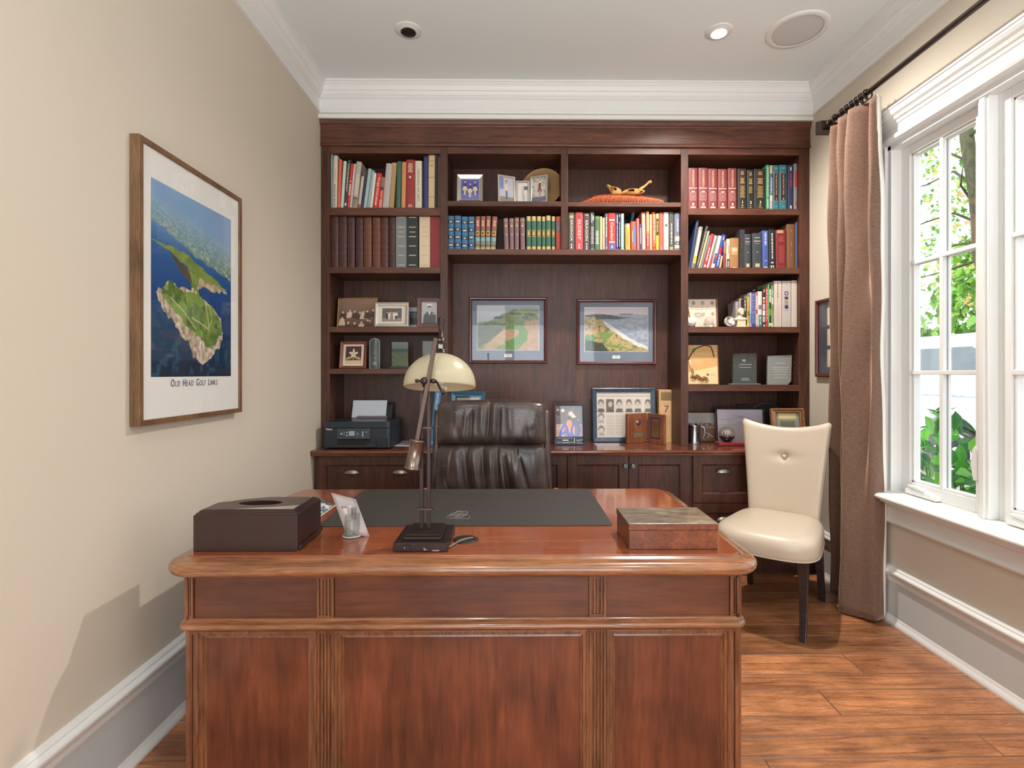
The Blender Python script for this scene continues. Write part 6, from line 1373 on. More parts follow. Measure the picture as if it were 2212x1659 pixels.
def gball():
    x = atY(1570.5, 940, ry0 + .05)[0]; y = ry0 + .055; zb = ZK + .0225; r = .056; t = thing('glass_ball', 'clear glass ball with white filaments over a black base half', 'ornament', (x, y, zb)); c = (x, y, zb + r * .97)
    q = MB(); q.lathe([(max(1e-4, r * math.sin(a)), -r * math.cos(a)) for a in (PI * .07 + (PI * .36) * k / 8 for k in range(9))], c, 40); q.f.append(tuple(i * 9 for i in range(40))); q.mi.append(0); q.sm.append(True); q.f.append(tuple(i * 9 + 8 for i in range(40))); q.mi.append(0); q.sm.append(False); q.build('black_half', mat((18, 18, 30), .08, coat=.8), t)
    q = MB(); q.lathe([(max(1e-4, r * math.sin(a)), -r * math.cos(a)) for a in (PI * .43 + PI * .57 * k / 14 for k in range(15))], c, 40); q.build('glass_dome', glassmat('ball_glass', (236, 230, 226), 1.5, 0, .06), t)
    q = MB(); rr = random.Random(2)
    for k in range(14):
        a = 2 * PI * k / 14; rd = .014 + .020 * (k % 2); q.tube([(c[0] + rd * math.cos(a), c[1] + rd * math.sin(a), c[2] - .010), (c[0] + rd * .95 * math.cos(a), c[1] + rd * .95 * math.sin(a), c[2] + .010), (c[0] + rd * .6 * math.cos(a), c[1] + rd * .6 * math.sin(a), c[2] + rr.uniform(.022, .036))], [.004, .003, .001], 6)
    q.build('filaments', mat((226, 216, 204), .4), t)['kind'] = 'stuff'
gball()
P = Paint(40, 40, (150, 150, 140)); P.put((P.v > .80) & (P.u > .12) & (P.u < .88), (226, 206, 150)); P.poly([(.2, 0), (.8, 0), (.8, .72), (.2, .72)], (110, 116, 96)); P.poly([(.45, .2), (.55, .2), (.6, .5), (.4, .5)], (214, 206, 160))
x, w_, h_ = at_shelf(1670, 1742, 882, 972, 3.56, ZK)
def exG(t, M, yk):
    q = MB(); q.M = M
    for sx in (-1, 1):
        for k in range(16): q.sphere((sx * (w_ / 2 - .007), -.014, .02 + k * (h_ - .04) / 15), .0045, seg=8, rings=6)
    for k in range(14): q.sphere((-w_ / 2 + .02 + k * (w_ - .04) / 13, -.014, h_ - .007), .0045, seg=8, rings=6)
    q.build('beading', mat((196, 150, 100), .3, .6), t)['kind'] = 'stuff'
picture_frame('framed_photo', 'ornate beaded antique gold frame standing behind the cream chair back', 'picture frame', lean_M(x, 3.56, ZK, 0, 9), w_, h_, [(0, 0), (0, .012), (.010, .014), (.014, .008), (.028, .012), (.032, .010), (.034, .004), (.036, .001)], mat((146, 104, 70), .4, .5, bump=.5, bscale=90), [(.035, .035, .035, .035, 'paint', P)], extra=exG)
# ================================================================== things on the desk
ZD = .7755
def tissue():
    x0, x1, y0, y1, h = -1.100, -.745, 1.768, 1.985, .124
    t = thing('tissue_box', 'dark wooden tissue box cover with an oval slot and silver leaf on top', 'box', ((x0 + x1) / 2, (y0 + y1) / 2, ZD))
    Mb = mat((52, 32, 30), .32, coat=.15); z = ZD
    q = MB(); q.box(x0, x1, y0, y1, z, z + h); bd = q.build('body', Mb, t, bevel=.0015)
    lv = [(0, h), (.005, h + .0025), (.006, h + .006), (.012, h + .009), (.013, h + .012), (.020, h + .016)]
    q = MB(); R = [[(x0 + o, y0 + o, z + hh), (x1 - o, y0 + o, z + hh), (x1 - o, y1 - o, z + hh), (x0 + o, y1 - o, z + hh)] for o, hh in lv]
    v = [p for r in R for p in r]; q.add(v, [(i * 4 + k, i * 4 + (k + 1) % 4, (i + 1) * 4 + (k + 1) % 4, (i + 1) * 4 + k) for i in range(len(lv) - 1) for k in range(4)])
    # top plate with the oval opening
    n = 48; cx, cy = (x0 + x1) / 2, (y0 + y1) / 2; rx, ry = .078, .034; o = lv[-1][0]; ztop = z + lv[-1][1]
    outer = []; inner = []
    for k in range(n):
        a = 2 * PI * k / n; c, s_ = math.cos(a), math.sin(a); hx, hy = (x1 - x0) / 2 - o, (y1 - y0) / 2 - o
        m_ = min(hx / abs(c) if abs(c) > 1e-6 else 9, hy / abs(s_) if abs(s_) > 1e-6 else 9)
        outer.append((cx + c * m_, cy + s_ * m_, ztop)); inner.append((cx + rx * c, cy + ry * s_, ztop))
    low = [(p[0], p[1], ztop - .02) for p in inner]
    q.add(outer + inner + low, [(k, (k + 1) % n, n + (k + 1) % n, n + k) for k in range(n)] + [(n + k, n + (k + 1) % n, 2 * n + (k + 1) % n, 2 * n + k) for k in range(n)])
    q.build('stepped_top', Mb, t)
    q = MB(); q.add([(cx + rx * 1.0 * math.cos(2 * PI * k / n), cy + ry * math.sin(2 * PI * k / n), ztop - .019) for k in range(n)], [tuple(range(n))]); q.build('inside', mat((14, 12, 10), .8), t)
    m = mat((176, 166, 152), .4, .2, bump=.9, bscale=220)
    def band(fr):
        q = MB(); P = []
        for k in range(n):
            pass
        return q
    r = random.Random(9)
    for pts in (((x1 - .022, y0 + .022), (x1 - .022, y0 + .075), (x1 - .10, y0 + .048), (x0 + .13, y0 + .022)), ((x0 + .022, y0 + .115), (x0 + .022, y1 - .022), (x0 + .17, y1 - .022), (x0 + .09, y1 - .055), (x0 + .055, y0 + .13))):
        q = MB(); q.prism([p for p in pts], 'z', ztop + .0002, ztop + .0009); q.build('silver_leaf', m, t)
    MB().box(x1, x1 + .008, y0 + .012, y1 - .002, z + .006, z + .018).build('side_ledge', Mb, t, bevel=.001)
tissue()
# desk pad
def rrect(x0, x1, y0, y1, r, n=6):
    pts = []
    for cx, cy, a0 in ((x1 - r, y1 - r, 0), (x0 + r, y1 - r, 90), (x0 + r, y0 + r, 180), (x1 - r, y0 + r, 270)):
        for k in range(n + 1): a = math.radians(a0 + 90 * k / n); pts.append((cx + r * math.cos(a), cy + r * math.sin(a)))
    return pts
tag(MB().prism(rrect(-.785, .398, 2.050, 2.690, .02), 'z', ZD, ZD + .003).build('desk_pad', mat((56, 52, 50), .62, bump=.25, bscale=500), bevel=.001), 'large dark grey leather desk pad on the desktop', 'desk pad')
ZP = ZD + .0034
# laminated photo card, partly hidden by the tissue box
a = atZ(640, 1092, ZD); P0 = atZ(660, 1126, ZD)
P = Paint(40, 30, (100, 118, 108)); P.put((P.noise(7, 3) > .45) & (P.v > .2) & (P.v < .85) & (P.u > .1) & (P.u < .9), (180, 170, 190), 60, 9, 4); P.put((P.noise(9, 5) > .62) & (P.v > .2) & (P.v < .85), (40, 50, 60)); P.put((P.noise(12, 6) > .62) & (P.u > .1) & (P.u < .9), (230, 226, 226)); P.put((P.noise(10, 8) > .6) & (P.u > .3) & (P.u < .8), (80, 110, 180))
t = thing('photo_card', 'laminated photo card lying on the desk behind the tissue box', 'card', (-.81, 2.2, ZD))
c00, c10, c01 = atZ(648, 1129, ZD), atZ(686, 1129, ZD), atZ(683, 1088, ZD)
pts = [(-.905, 2.03), (-.80, 2.06), (-.755, 2.33), (-.870, 2.36)]
pts = [(*atZ(672, 1130, ZD),), (*atZ(726, 1092, ZD),), (*atZ(680, 1086, ZD),), (*atZ(622, 1100, ZD),)]
q = MB(); q.prism(pts, 'z', ZD + .0003, ZD + .0012); q.build('card', mat((226, 224, 220), .3), t)
c = Vector((sum(p[0] for p in pts) / 4, sum(p[1] for p in pts) / 4)); ip = [Vector(p) * .93 + c * .07 for p in pts]
q = MB(); P.mesh((*ip[0], ZD + .0016), (*ip[1], ZD + .0016), (*ip[3], ZD + .0016), q); q.build('print', M_PIC, t)
# clear cup with folded papers and a plastic sleeve
def cup_():
    x, y = atZ(761, 1158, ZD); t = thing('cup', 'clear plastic cup holding folded slips at the left of the desk', 'cup', (x, y, ZD))
    Mc = glassmat('clear_plastic', (214, 214, 210), 1.45, .05, .16)
    q = MB(); q.lathe([(1e-4, .002), (.030, .002), (.034, .0), (.036, .003), (.034, .008), (.030, .012), (.026, .085), (.0265, .087)], (x, y, ZD), 36); q.build('body', Mc, t)
    q = MB(); q.tube([(x + .034 * math.cos(a), y + .034 * math.sin(a), ZD + .004) for a in (2 * PI * k / 28 for k in range(28))], .003, 6, closed=True, cap=False); q.build('rim', mat((176, 180, 176), .2), t)
    s_ = thing('paper_slip', 'grey folded paper slips standing in the clear cup', 'paper', (x, y, ZD + .01))
    for k, (dx, dy, tx, ty, h) in enumerate(((-.012, 0, -.02, .0, .105), (.0, .006, -.012, .006, .11), (.008, -.004, .0, -.002, .10), (-.004, -.010, -.022, -.008, .10))):
        q = MB(); w_ = .011; q.grid([[(x + dx - w_ + tx * v, y + dy + .003 * math.sin(v * 3), ZD + .006 + h * v), (x + dx + w_ * .6 + tx * v, y + dy + .006, ZD + .006 + h * v)] for v in [j / 5 for j in range(6)]])
        o = q.build('slip', mat(((150, 138, 128), (186, 176, 166), (120, 112, 106), (200, 190, 180))[k], .6), s_); md = o.modifiers.new('s', 'SOLIDIFY'); md.thickness = .0012
    e = thing('plastic_sleeve', 'tilted translucent plastic sleeve leaning across the clear cup', 'sleeve', (x + .02, y - .01, ZD))
    def at_(px, py, yy): a, b = atY(px, py, yy); return (a, yy, b)
    A, Bq, Cq, D = at_(716, 1064, y + .015), at_(768, 1079, y + .030), at_(799, 1162, y - .002), at_(741, 1117, y - .036)
    D = tuple(Vector(A) + (Vector(Cq) - Vector(Bq)) * .97)
    P = [[tuple(Vector(A).lerp(Vector(Bq), u).lerp(Vector(D).lerp(Vector(Cq), u), v) + Vector((0, -.004 * math.sin(PI * u), 0))) for u in [i / 6 for i in range(7)]] for v in [i / 6 for i in range(7)]]
    q = MB(); q.grid(P); o = q.build('film', glassmat('frosted_film', (222, 214, 216), 1.4, .2, .42), e); md = o.modifiers.new('s', 'SOLIDIFY'); md.thickness = .0014
    q = MB(); q.tube([A, Bq, Cq, D], .0011, 5, closed=True, cap=False); q.build('edge', mat((226, 220, 216), .4), e)
cup_()
# leather box
def lbox():
    x0, x1, y0, y1 = .398, .712, 1.772, 1.985; t = thing('leather_box', 'brown leather box with a worn grey lid at the right of the desk', 'box', ((x0 + x1) / 2, (y0 + y1) / 2, ZD))
    Ml = wood('mottled_leather', (84, 42, 24), (142, 78, 48), 'x', 9, .34, .2, streak=1.3, blotch=.2, bump=.1)
    Mt = wood('worn_lid_leather', (84, 70, 60), (160, 144, 124), 'x', 4, .28, .3, streak=2.2, blotch=.3, bump=.05)
    MB().box(x0 + .002, x1 - .002, y0 + .002, y1 - .002, ZD, ZD + .066).build('body', Ml, t, bevel=.002)
    MB().box(x0, x1, y0, y1, ZD + .067, ZD + .087).build('lid', Ml, t, bevel=.002)
    MB().box(x0 + .0, x1 - .0, y0 + .0, y1, ZD + .0872, ZD + .0905).build('lid_top', Mt, t, bevel=.0015)
    q = MB(); q.tube([(.553 + .018 * math.cos(a), 1.90 + .014 * math.sin(a), ZD + .0907) for a in (2 * PI * k / 24 for k in range(24))], .0012, 5, closed=True, cap=False); q.tube([(.545, 1.90, ZD + .0907), (.561, 1.90, ZD + .0907)], .001, 5); q.build('emblem', mat((150, 138, 112), .5), t)
lbox()
# ------------------------------------------------------------------ desk lamp
def lampthing():
    t = thing('desk_lamp', 'dark bronze swing-arm desk lamp with a cream glass dome shade', 'lamp', (-.32, 1.866, ZD)); z = ZD
    Mb = mat((58, 44, 42), .3, .55, name='bronze_lamp'); Ms = mat((88, 68, 60), .32, .6)
    q = MB(); q.box(-.414, -.226, 1.758, 1.974, z, z + .030); bs = q.build('base', Mb, t, bevel=.003)
    q = MB(); q.box(-.386, -.254, 1.786, 1.946, z + .030, z + .042).box(-.380, -.260, 1.794, 1.938, z + .042, z + .048); q.build('plinth', Mb, bs, bevel=.003)
    q = MB(); q.box(-.380, -.356, 1.752, 1.758, z + .008, z + .024); q.build('switch', mat((16, 16, 18), .4), bs, bevel=.001)
    q = MB(); q.tube([(-.378 + .004, 1.7515, z + .012), (-.378 + .004, 1.7515, z + .020)], .0008, 4); q.build('switch_mark', mat((200, 200, 200), .5), bs)
    yp = 1.868; xp = -.3225
    for dx in (-.013, .013): MB().box(xp + dx - .0065, xp + dx + .0065, yp - .0065, yp + .0065, z + .048, 1.318).build('pole', Mb, t, bevel=.0012)
    for zz in (1.190, .895):
        q = MB(); q.box(xp - .026, xp + .026, yp - .010, yp + .010, zz - .003, zz + .003); q.tube([(xp + .02, yp - .005, zz), (xp + .05, yp - .012, zz + .003)], [.003, .0015], 6); q.build('spacer_clip', Ms, t)
    q = MB(); q.lathe([(1e-4, 0), (.008, 0), (.009, .008), (.005, .012), (.008, .02), (.006, .027), (1e-4, .029)], (xp, yp, 1.318), 16); q.build('finial', Mb, t)
    zp = 1.360
    q = MB(); q.lathe([(1e-4, -.020), (.012, -.020), (.014, -.012), (.014, .012), (.012, .020), (1e-4, .020)], (xp - .0, yp - .012, zp), 20, axis='y'); q.lathe([(1e-4, -.034), (.006, -.034), (.007, -.024), (.004, -.02), (.004, .02), (.008, .024), (.009, .034), (.006, .040), (1e-4, .041)], (xp, yp - .012, zp), 14, axis='x'); q.tube([(xp, yp - .01, 1.340), (xp, yp - .012, zp)], .009, 10); q.build('pivot', Mb, t)
    q = MB(); q.tube([(xp + .040, yp - .012, zp + .002), (xp + .062, yp - .03, zp - .03), (xp + .072, yp - .036, zp - .046)], [.003, .006, .0065], 10); q.build('clamp_lever', Mb, t)
    # arm: square bar from the counterweight over the pivot to the lamp head
    tx, tz = atY(942, 731, 1.860); lx, lz = atY(901, 953, 1.838); T = Vector((tx, 1.860 + .014, tz)); Lw = Vector((lx, 1.838 + .014, lz)); d = (T - Lw).normalized()
    q = MB(); sd = d.cross(Vector((0, 1, 0))).normalized(); up = sd.cross(d).normalized(); hw = .0075
    ring = lambda p: [tuple(p + sd * a * hw + up * b * .009) for a, b in ((-1, -1), (1, -1), (1, 1), (-1, 1))]
    off = Vector((0, -.014, 0))
    q.add(ring(Lw + off) + ring(T + off), [(0, 1, 5, 4), (1, 2, 6, 5), (2, 3, 7, 6), (3, 0, 4, 7), (3, 2, 1, 0), (4, 5, 6, 7)]); q.build('arm', Ms, t, bevel=.0012)
    c0 = Lw + off + d * .003; R = d.to_track_quat('Z', 'Y').to_matrix()
    q = MB(); q.lathe([(1e-4, -.115), (.006, -.115), (.007, -.104), (.027, -.104), (.028, -.101), (.027, -.096), (.0245, -.095), (.0245, -.006), (.027, -.004), (.027, .001), (.012, .003), (1e-4, .003)], tuple(c0), 32, rot=R); q.build('counterweight', mat((128, 112, 104), .22, .85), t)
    # head
    hy = 2.035; hx, hz = atY(952, 748, hy); q = MB(); q.tube([(T.x, T.y - .014, T.z - .008), (T.x + .01, T.y + .05, T.z - .010), (hx, hy - .008, hz + .018)], [.008, .009, .010], 10); q.build('head_bracket', Mb, t)
    tilt = Matrix.Rotation(math.radians(-9), 3, 'X')
    q = MB(); q.lathe([(1e-4, .118), (.012, .117), (.0145, .112), (.0135, .10), (.007, .036), (.012, .034), (.017, .030), (.017, -.012), (.019, -.016), (.022, -.020), (.022, -.026), (.030, -.030), (.038, -.036)], (hx, hy, hz), 28, rot=tilt); q.build('socket', Mb, t)
    MB().box(hx - .006, hx + .010, hy - .0185, hy - .0165, hz - .010, hz + .026).build('sticker', mat((200, 214, 210), .5), t)
    q = MB(); R_ = .1395; pr = []
    for k in range(15):
        a = math.radians(14 + 76 * k / 14); pr.append((R_ * math.sin(a) ** .96, -.030 - .125 * (1 - math.cos(a)) ** .98))
    pr.append((R_ * 1.0, -.030 - .125 - .008)); inn = [(max(1e-4, r - .003), h - .002) for r, h in pr[::-1]]
    q.lathe(pr + [(pr[-1][0] - .0015, pr[-1][1] - .0015)] + inn, (hx, hy, hz), 64, rot=tilt)
    m = bpy.data.materials.new('alabaster_glass'); m.use_nodes = True; nt = m.node_tree; b = nt.nodes['Principled BSDF']; b.inputs['Base Color'].default_value = lin((214, 204, 176)); b.inputs['Roughness'].default_value = .3
    b.inputs['Subsurface Weight'].default_value = 0; tr = nt.nodes.new('ShaderNodeBsdfTranslucent'); tr.inputs[0].default_value = lin((226, 218, 190)); mx = nt.nodes.new('ShaderNodeMixShader'); mx.inputs[0].default_value = .35
    nt.links.new(b.outputs[0], mx.inputs[1]); nt.links.new(tr.outputs[0], mx.inputs[2]); nt.links.new(mx.outputs[0], nt.nodes['Material Output'].inputs[0])
    q.build('lamp_shade', m, t)
    q = MB(); bx, by, bz = hx + .002, hy - .012, hz - .13
    q.tube([(bx + .021 * math.cos(k * PI / 6), by + .021 * math.sin(k * PI / 6), bz - .036 + .0025 * k * .9) for k in range(38)], .0058, 8); q.lathe([(1e-4, .062), (.020, .062), (.020, .040), (.014, .035), (.014, .03)][::-1], (bx, by, bz), 20); q.build('bulb', mat((238, 236, 226), .35), t)
    # cord to the grommet
    gx, gy = atZ(1006, 1166, ZD)
    q = MB(); w_ = [atZ(a, b, ZD) for a, b in ((921, 1182), (921, 1186), (925, 1190), (940, 1193), (960, 1190), (978, 1180), (992, 1171), (1008, 1166), (1022, 1164))]
    pts = [(a, b, ZD + .0045) for a, b in w_]; pts[0] = (pts[0][0], 1.757, ZD + .014); pts[1] = (pts[1][0], 1.748, ZD + .010)
    P = []
    for i in range(len(pts) - 1):
        for s_ in range(4): P.append(Vector(pts[i]).lerp(Vector(pts[i + 1]), s_ / 4))
    P.append(Vector(pts[-1])); sm = [P[0]] + [(P[i - 1] + P[i] * 2 + P[i + 1]) / 4 for i in range(1, len(P) - 1)] + [P[-1]]
    q.tube(sm, .0032, 8); q.build('cord', mat((120, 112, 108), .4), t)
    g = thing('cable_grommet', 'round black cable grommet in the desktop right of the lamp base', 'grommet', (gx, gy, ZD))
    q = MB(); q.lathe([(.046, 0), (.046, .002), (.043, .0038), (.036, .0040), (1e-4, .0035)], (gx, gy, ZD - .0002), 40); q.build('disc', mat((58, 46, 38), .35, .3), g)
    q = MB(); q.box(gx + .01, gx + .034, gy - .004, gy + .006, ZD + .0036, ZD + .0042); q.build('cable_slot', mat((14, 12, 12), .6), g)
lampthing()
# loops of clear band on the desk pad
t = thing('rubber_bands', 'tangle of thin pale bands lying on the desk pad near the lamp', 'rubber band', (-.23, 2.2, ZP), kind='stuff')
q = MB()
for (px, py, rx, ry) in ((998, 1108, .026, .016), (996, 1110, .028, .02), (985, 1116, .03, .02), (978, 1118, .025, .02), (1000, 1118, .030, .022), (990, 1113, .034, .02)):
    cx, cy = atZ(px, py, ZP); q.tube([(cx + rx * math.cos(a), cy + ry * 1.4 * math.sin(a), ZP + .0012 + .0015 * (1 + math.sin(3 * a))) for a in (2 * PI * k / 24 for k in range(24))], .0009, 5, closed=True, cap=False)
q.build('loops', mat((150, 142, 138), .4), t)

# ================================================================== black leather office chair
def office():
    cx, y0 = atY(1062, 1000, 3.0)[0], 3.0
    t = thing('office_chair', 'worn dark brown leather office chair between desk and worktop', 'chair', (cx, 3.02, 0))
    m = bpy.data.materials.new('worn_dark_leather'); m.use_nodes = True; nt = m.node_tree; b = nt.nodes['Principled BSDF']; N = nt.nodes.new; L = nt.links.new
    tc = N('ShaderNodeTexCoord'); n1 = N('ShaderNodeTexNoise'); n1.inputs['Scale'].default_value = 9; n1.inputs['Detail'].default_value = 5; L(tc.outputs['Object'], n1.inputs['Vector'])
    cr = N('ShaderNodeValToRGB'); cr.color_ramp.elements[0].color = lin((40, 30, 28)); cr.color_ramp.elements[1].color = lin((84, 66, 60)); cr.color_ramp.elements[0].position = .35; cr.color_ramp.elements[1].position = .7; L(n1.outputs['Fac'], cr.inputs[0])
    # crackle specks where the finish has worn
    v = N('ShaderNodeTexNoise'); v.inputs['Scale'].default_value = 190; v.inputs['Detail'].default_value = 2; L(tc.outputs['Object'], v.inputs['Vector'])
    n3 = N('ShaderNodeTexNoise'); n3.inputs['Scale'].default_value = 5; L(tc.outputs['Object'], n3.inputs['Vector'])
    mu = N('ShaderNodeMath'); mu.operation = 'MULTIPLY'; L(v.outputs['Fac'], mu.inputs[0]); L(n3.outputs['Fac'], mu.inputs[1])
    r2 = N('ShaderNodeMapRange'); r2.inputs[1].default_value = .455; r2.inputs[2].default_value = .475; L(mu.outputs[0], r2.inputs[0])
    mx = N('ShaderNodeMix'); mx.data_type = 'RGBA'; L(r2.outputs[0], mx.inputs[0]); L(cr.outputs[0], mx.inputs[6]); mx.inputs[7].default_value = lin((176, 158, 142)); L(mx.outputs[2], b.inputs['Base Color'])
    b.inputs['Roughness'].default_value = .33; b.inputs['Specular IOR Level'].default_value = .7; bp = N('ShaderNodeBump'); bp.inputs['Strength'].default_value = .12; bp.inputs['Distance'].default_value = .002; L(v.outputs['Fac'], bp.inputs['Height']); L(bp.outputs[0], b.inputs['Normal'])
    r = random.Random(8)
    def cushion(name, z0, z1, wb, wt, th, folds, puff, yb, topround=.02, mt=m):
        """quilted pad: x across, z up, front face puffed with vertical gathers"""
        nu, nv = 120, 64; F_ = []; Bk = []
        for j in range(nv + 1):
            vv = j / nv; F1 = []; B1 = []
            z = z0 + (z1 - z0) * vv
            hw = (wb + (wt - wb) * vv) / 2
            ed = (max(0, (vv - .88) / .12)) ** 2
            ee = max(0, (.10 - vv) / .10) ** 2
            hw2 = hw - .03 * ed - .006 * ee
            for i in range(nu + 1):
                u = -1 + 2 * i / nu
                pf = (1 - abs(u) ** 7) ** .5 if abs(u) < 1 else 0; pv = (1 - abs(2 * vv - 1) ** 6) ** .5 if 0 < vv < 1 else 0
                g = 0
                for (c, wd, am, v0, v1, sl) in folds:
                    uu = u - c - sl * (vv - .5); e = math.exp(-(uu / wd) ** 2); vm = 1 / (1 + math.exp(-(vv - v0) * 22)) * (1 / (1 + math.exp((vv - v1) * 22))); g += am * e * vm
                dz = .010 * (1 - u * u) * vv
                F1.append((cx + hw2 * u, yb - (th * puff * pf * pv + g * pf * pv), z + dz))
                B1.append((cx + hw2 * u, yb + th * .5 * (1 - abs(u) ** 6) * pv ** .6, z + dz))
            F_.append(F1); Bk.append(B1)
        q = MB(); q.grid(F_); q.grid(Bk, flip=True); return q.build(name, mt, t)
    f1 = [(-.62, .05, -.006, .05, .35, -.06), (-.48, .035, .008, .0, .7, .06), (-.36, .03, -.010, .0, .75, .04), (-.18, .05, .005, .3, .95, .02), (-.05, .03, -.012, .05, .95, .05), (.05, .035, .007, .1, .9, .03), (.14, .028, -.010, .05, .8, .03), (.34, .06, .005, .3, .9, -.03), (.6, .05, -.005, .05, .4, -.10), (-.7, .1, .004, .6, 1, .3), (.75, .12, .006, .4, .95, .4)]
    rr = r
    f1 += [(rr.uniform(-.8, .8), rr.uniform(.012, .03), rr.uniform(-.0022, .0022), rr.uniform(.0, .5), rr.uniform(.6, 1.), rr.uniform(-.15, .15)) for _ in range(14)]
    cushion('headrest', .972, 1.222, .640, .628, .075, f1, .8, y0, mt=m)
    f2 = [(-.40, .07, -.020, .0, .92, -.25), (-.55, .09, .012, .1, .9, -.1), (-.12, .05, -.018, .0, .95, -.12), (.0, .05, .012, .0, .9, -.06), (.12, .04, -.012, .1, .95, -.05), (.30, .05, -.018, .0, .9, -.28), (.45, .08, .010, .0, .9, -.3), (-.25, .06, .012, .2, .95, -.2), (.22, .05, .014, .4, 1.0, -.1), (-.75, .03, -.008, .0, .6, -.5), (.62, .04, -.008, .4, 1, -.4)]
    f2 += [(rr.uniform(-.85, .85), rr.uniform(.014, .04), rr.uniform(-.005, .005), rr.uniform(.5, .85), 1.1, rr.uniform(-.3, .3)) for _ in range(18)]
    cushion('backrest', .50, .972, .690, .640, .085, f2, .85, y0 + .004)
    # side welts with pale stitching
    for sx in (-1, 1):
        q = MB(); q.tube([(cx + sx * (.345 + (.318 - .345) * (z - .5) / .7 + (.0 if z < 1.16 else -.03 * (z - 1.16) / .06)), y0 + .02, z) for z in (.5 + .665 * k / 20 for k in range(21))], .020, 10); q.build('side_welt', m, t)
        q = MB()
        for k in range(86):
            z = .52 + k * .0079
            if abs(z - .972) < .008: continue
            xx = cx + sx * (.332 + (.306 - .332) * (z - .5) / .7); q.tube([(xx, y0 - .006 - .010, z), (xx, y0 - .006 - .010, z + .0048)], .0011, 4)
        q.build('stitching', mat((160, 146, 130), .6), t)['kind'] = 'stuff'
    q = MB(); q.prism(rrect(cx - .26, cx + .26, 2.50, 3.00, .06), 'z', .43, .53); q.build('seat', m, t, bevel=.03)
    Mw = wood('arm_wood', (150, 96, 62), (196, 140, 100), 'y', 3, .35)
    for sx in (-1, 1):
        q = MB(); q.tube([(cx + sx * .30, 3.02, .52), (cx + sx * .355, 3.01, .62), (cx + sx * .37, 2.98, .69), (cx + sx * .37, 2.92, .712), (cx + sx * .365, 2.80, .700), (cx + sx * .36, 2.68, .66), (cx + sx * .34, 2.62, .57), (cx + sx * .28, 2.64, .47)], [.016, .018, .020, .022, .022, .020, .018, .016], 10); q.build('armrest', Mw, t)
    q = MB(); q.lathe([(1e-4, .12), (.03, .12), (.03, .38), (.07, .40), (.07, .43)], (cx, 2.78, 0), 20); q.build('gas_column', M_BLACK, t)
    for k in range(5):
        a = math.radians(90 + 72 * k); d = Vector((math.cos(a), math.sin(a), 0)); p = Vector((cx, 2.78, 0)); q = MB(); q.tube([p + Vector((0, 0, .13)), p + d * .16 + Vector((0, 0, .11)), p + d * .29 + Vector((0, 0, .075))], [.025, .02, .016], 8); o = q.build('foot_spoke', Mw, t)
        q = MB(); c = p + d * .29; q.lathe([(1e-4, -.012), (.028, -.012), (.028, .012), (1e-4, .012)], (c.x, c.y, .029), 16, axis='x'); q.build('caster', M_BLACK, o)
office()

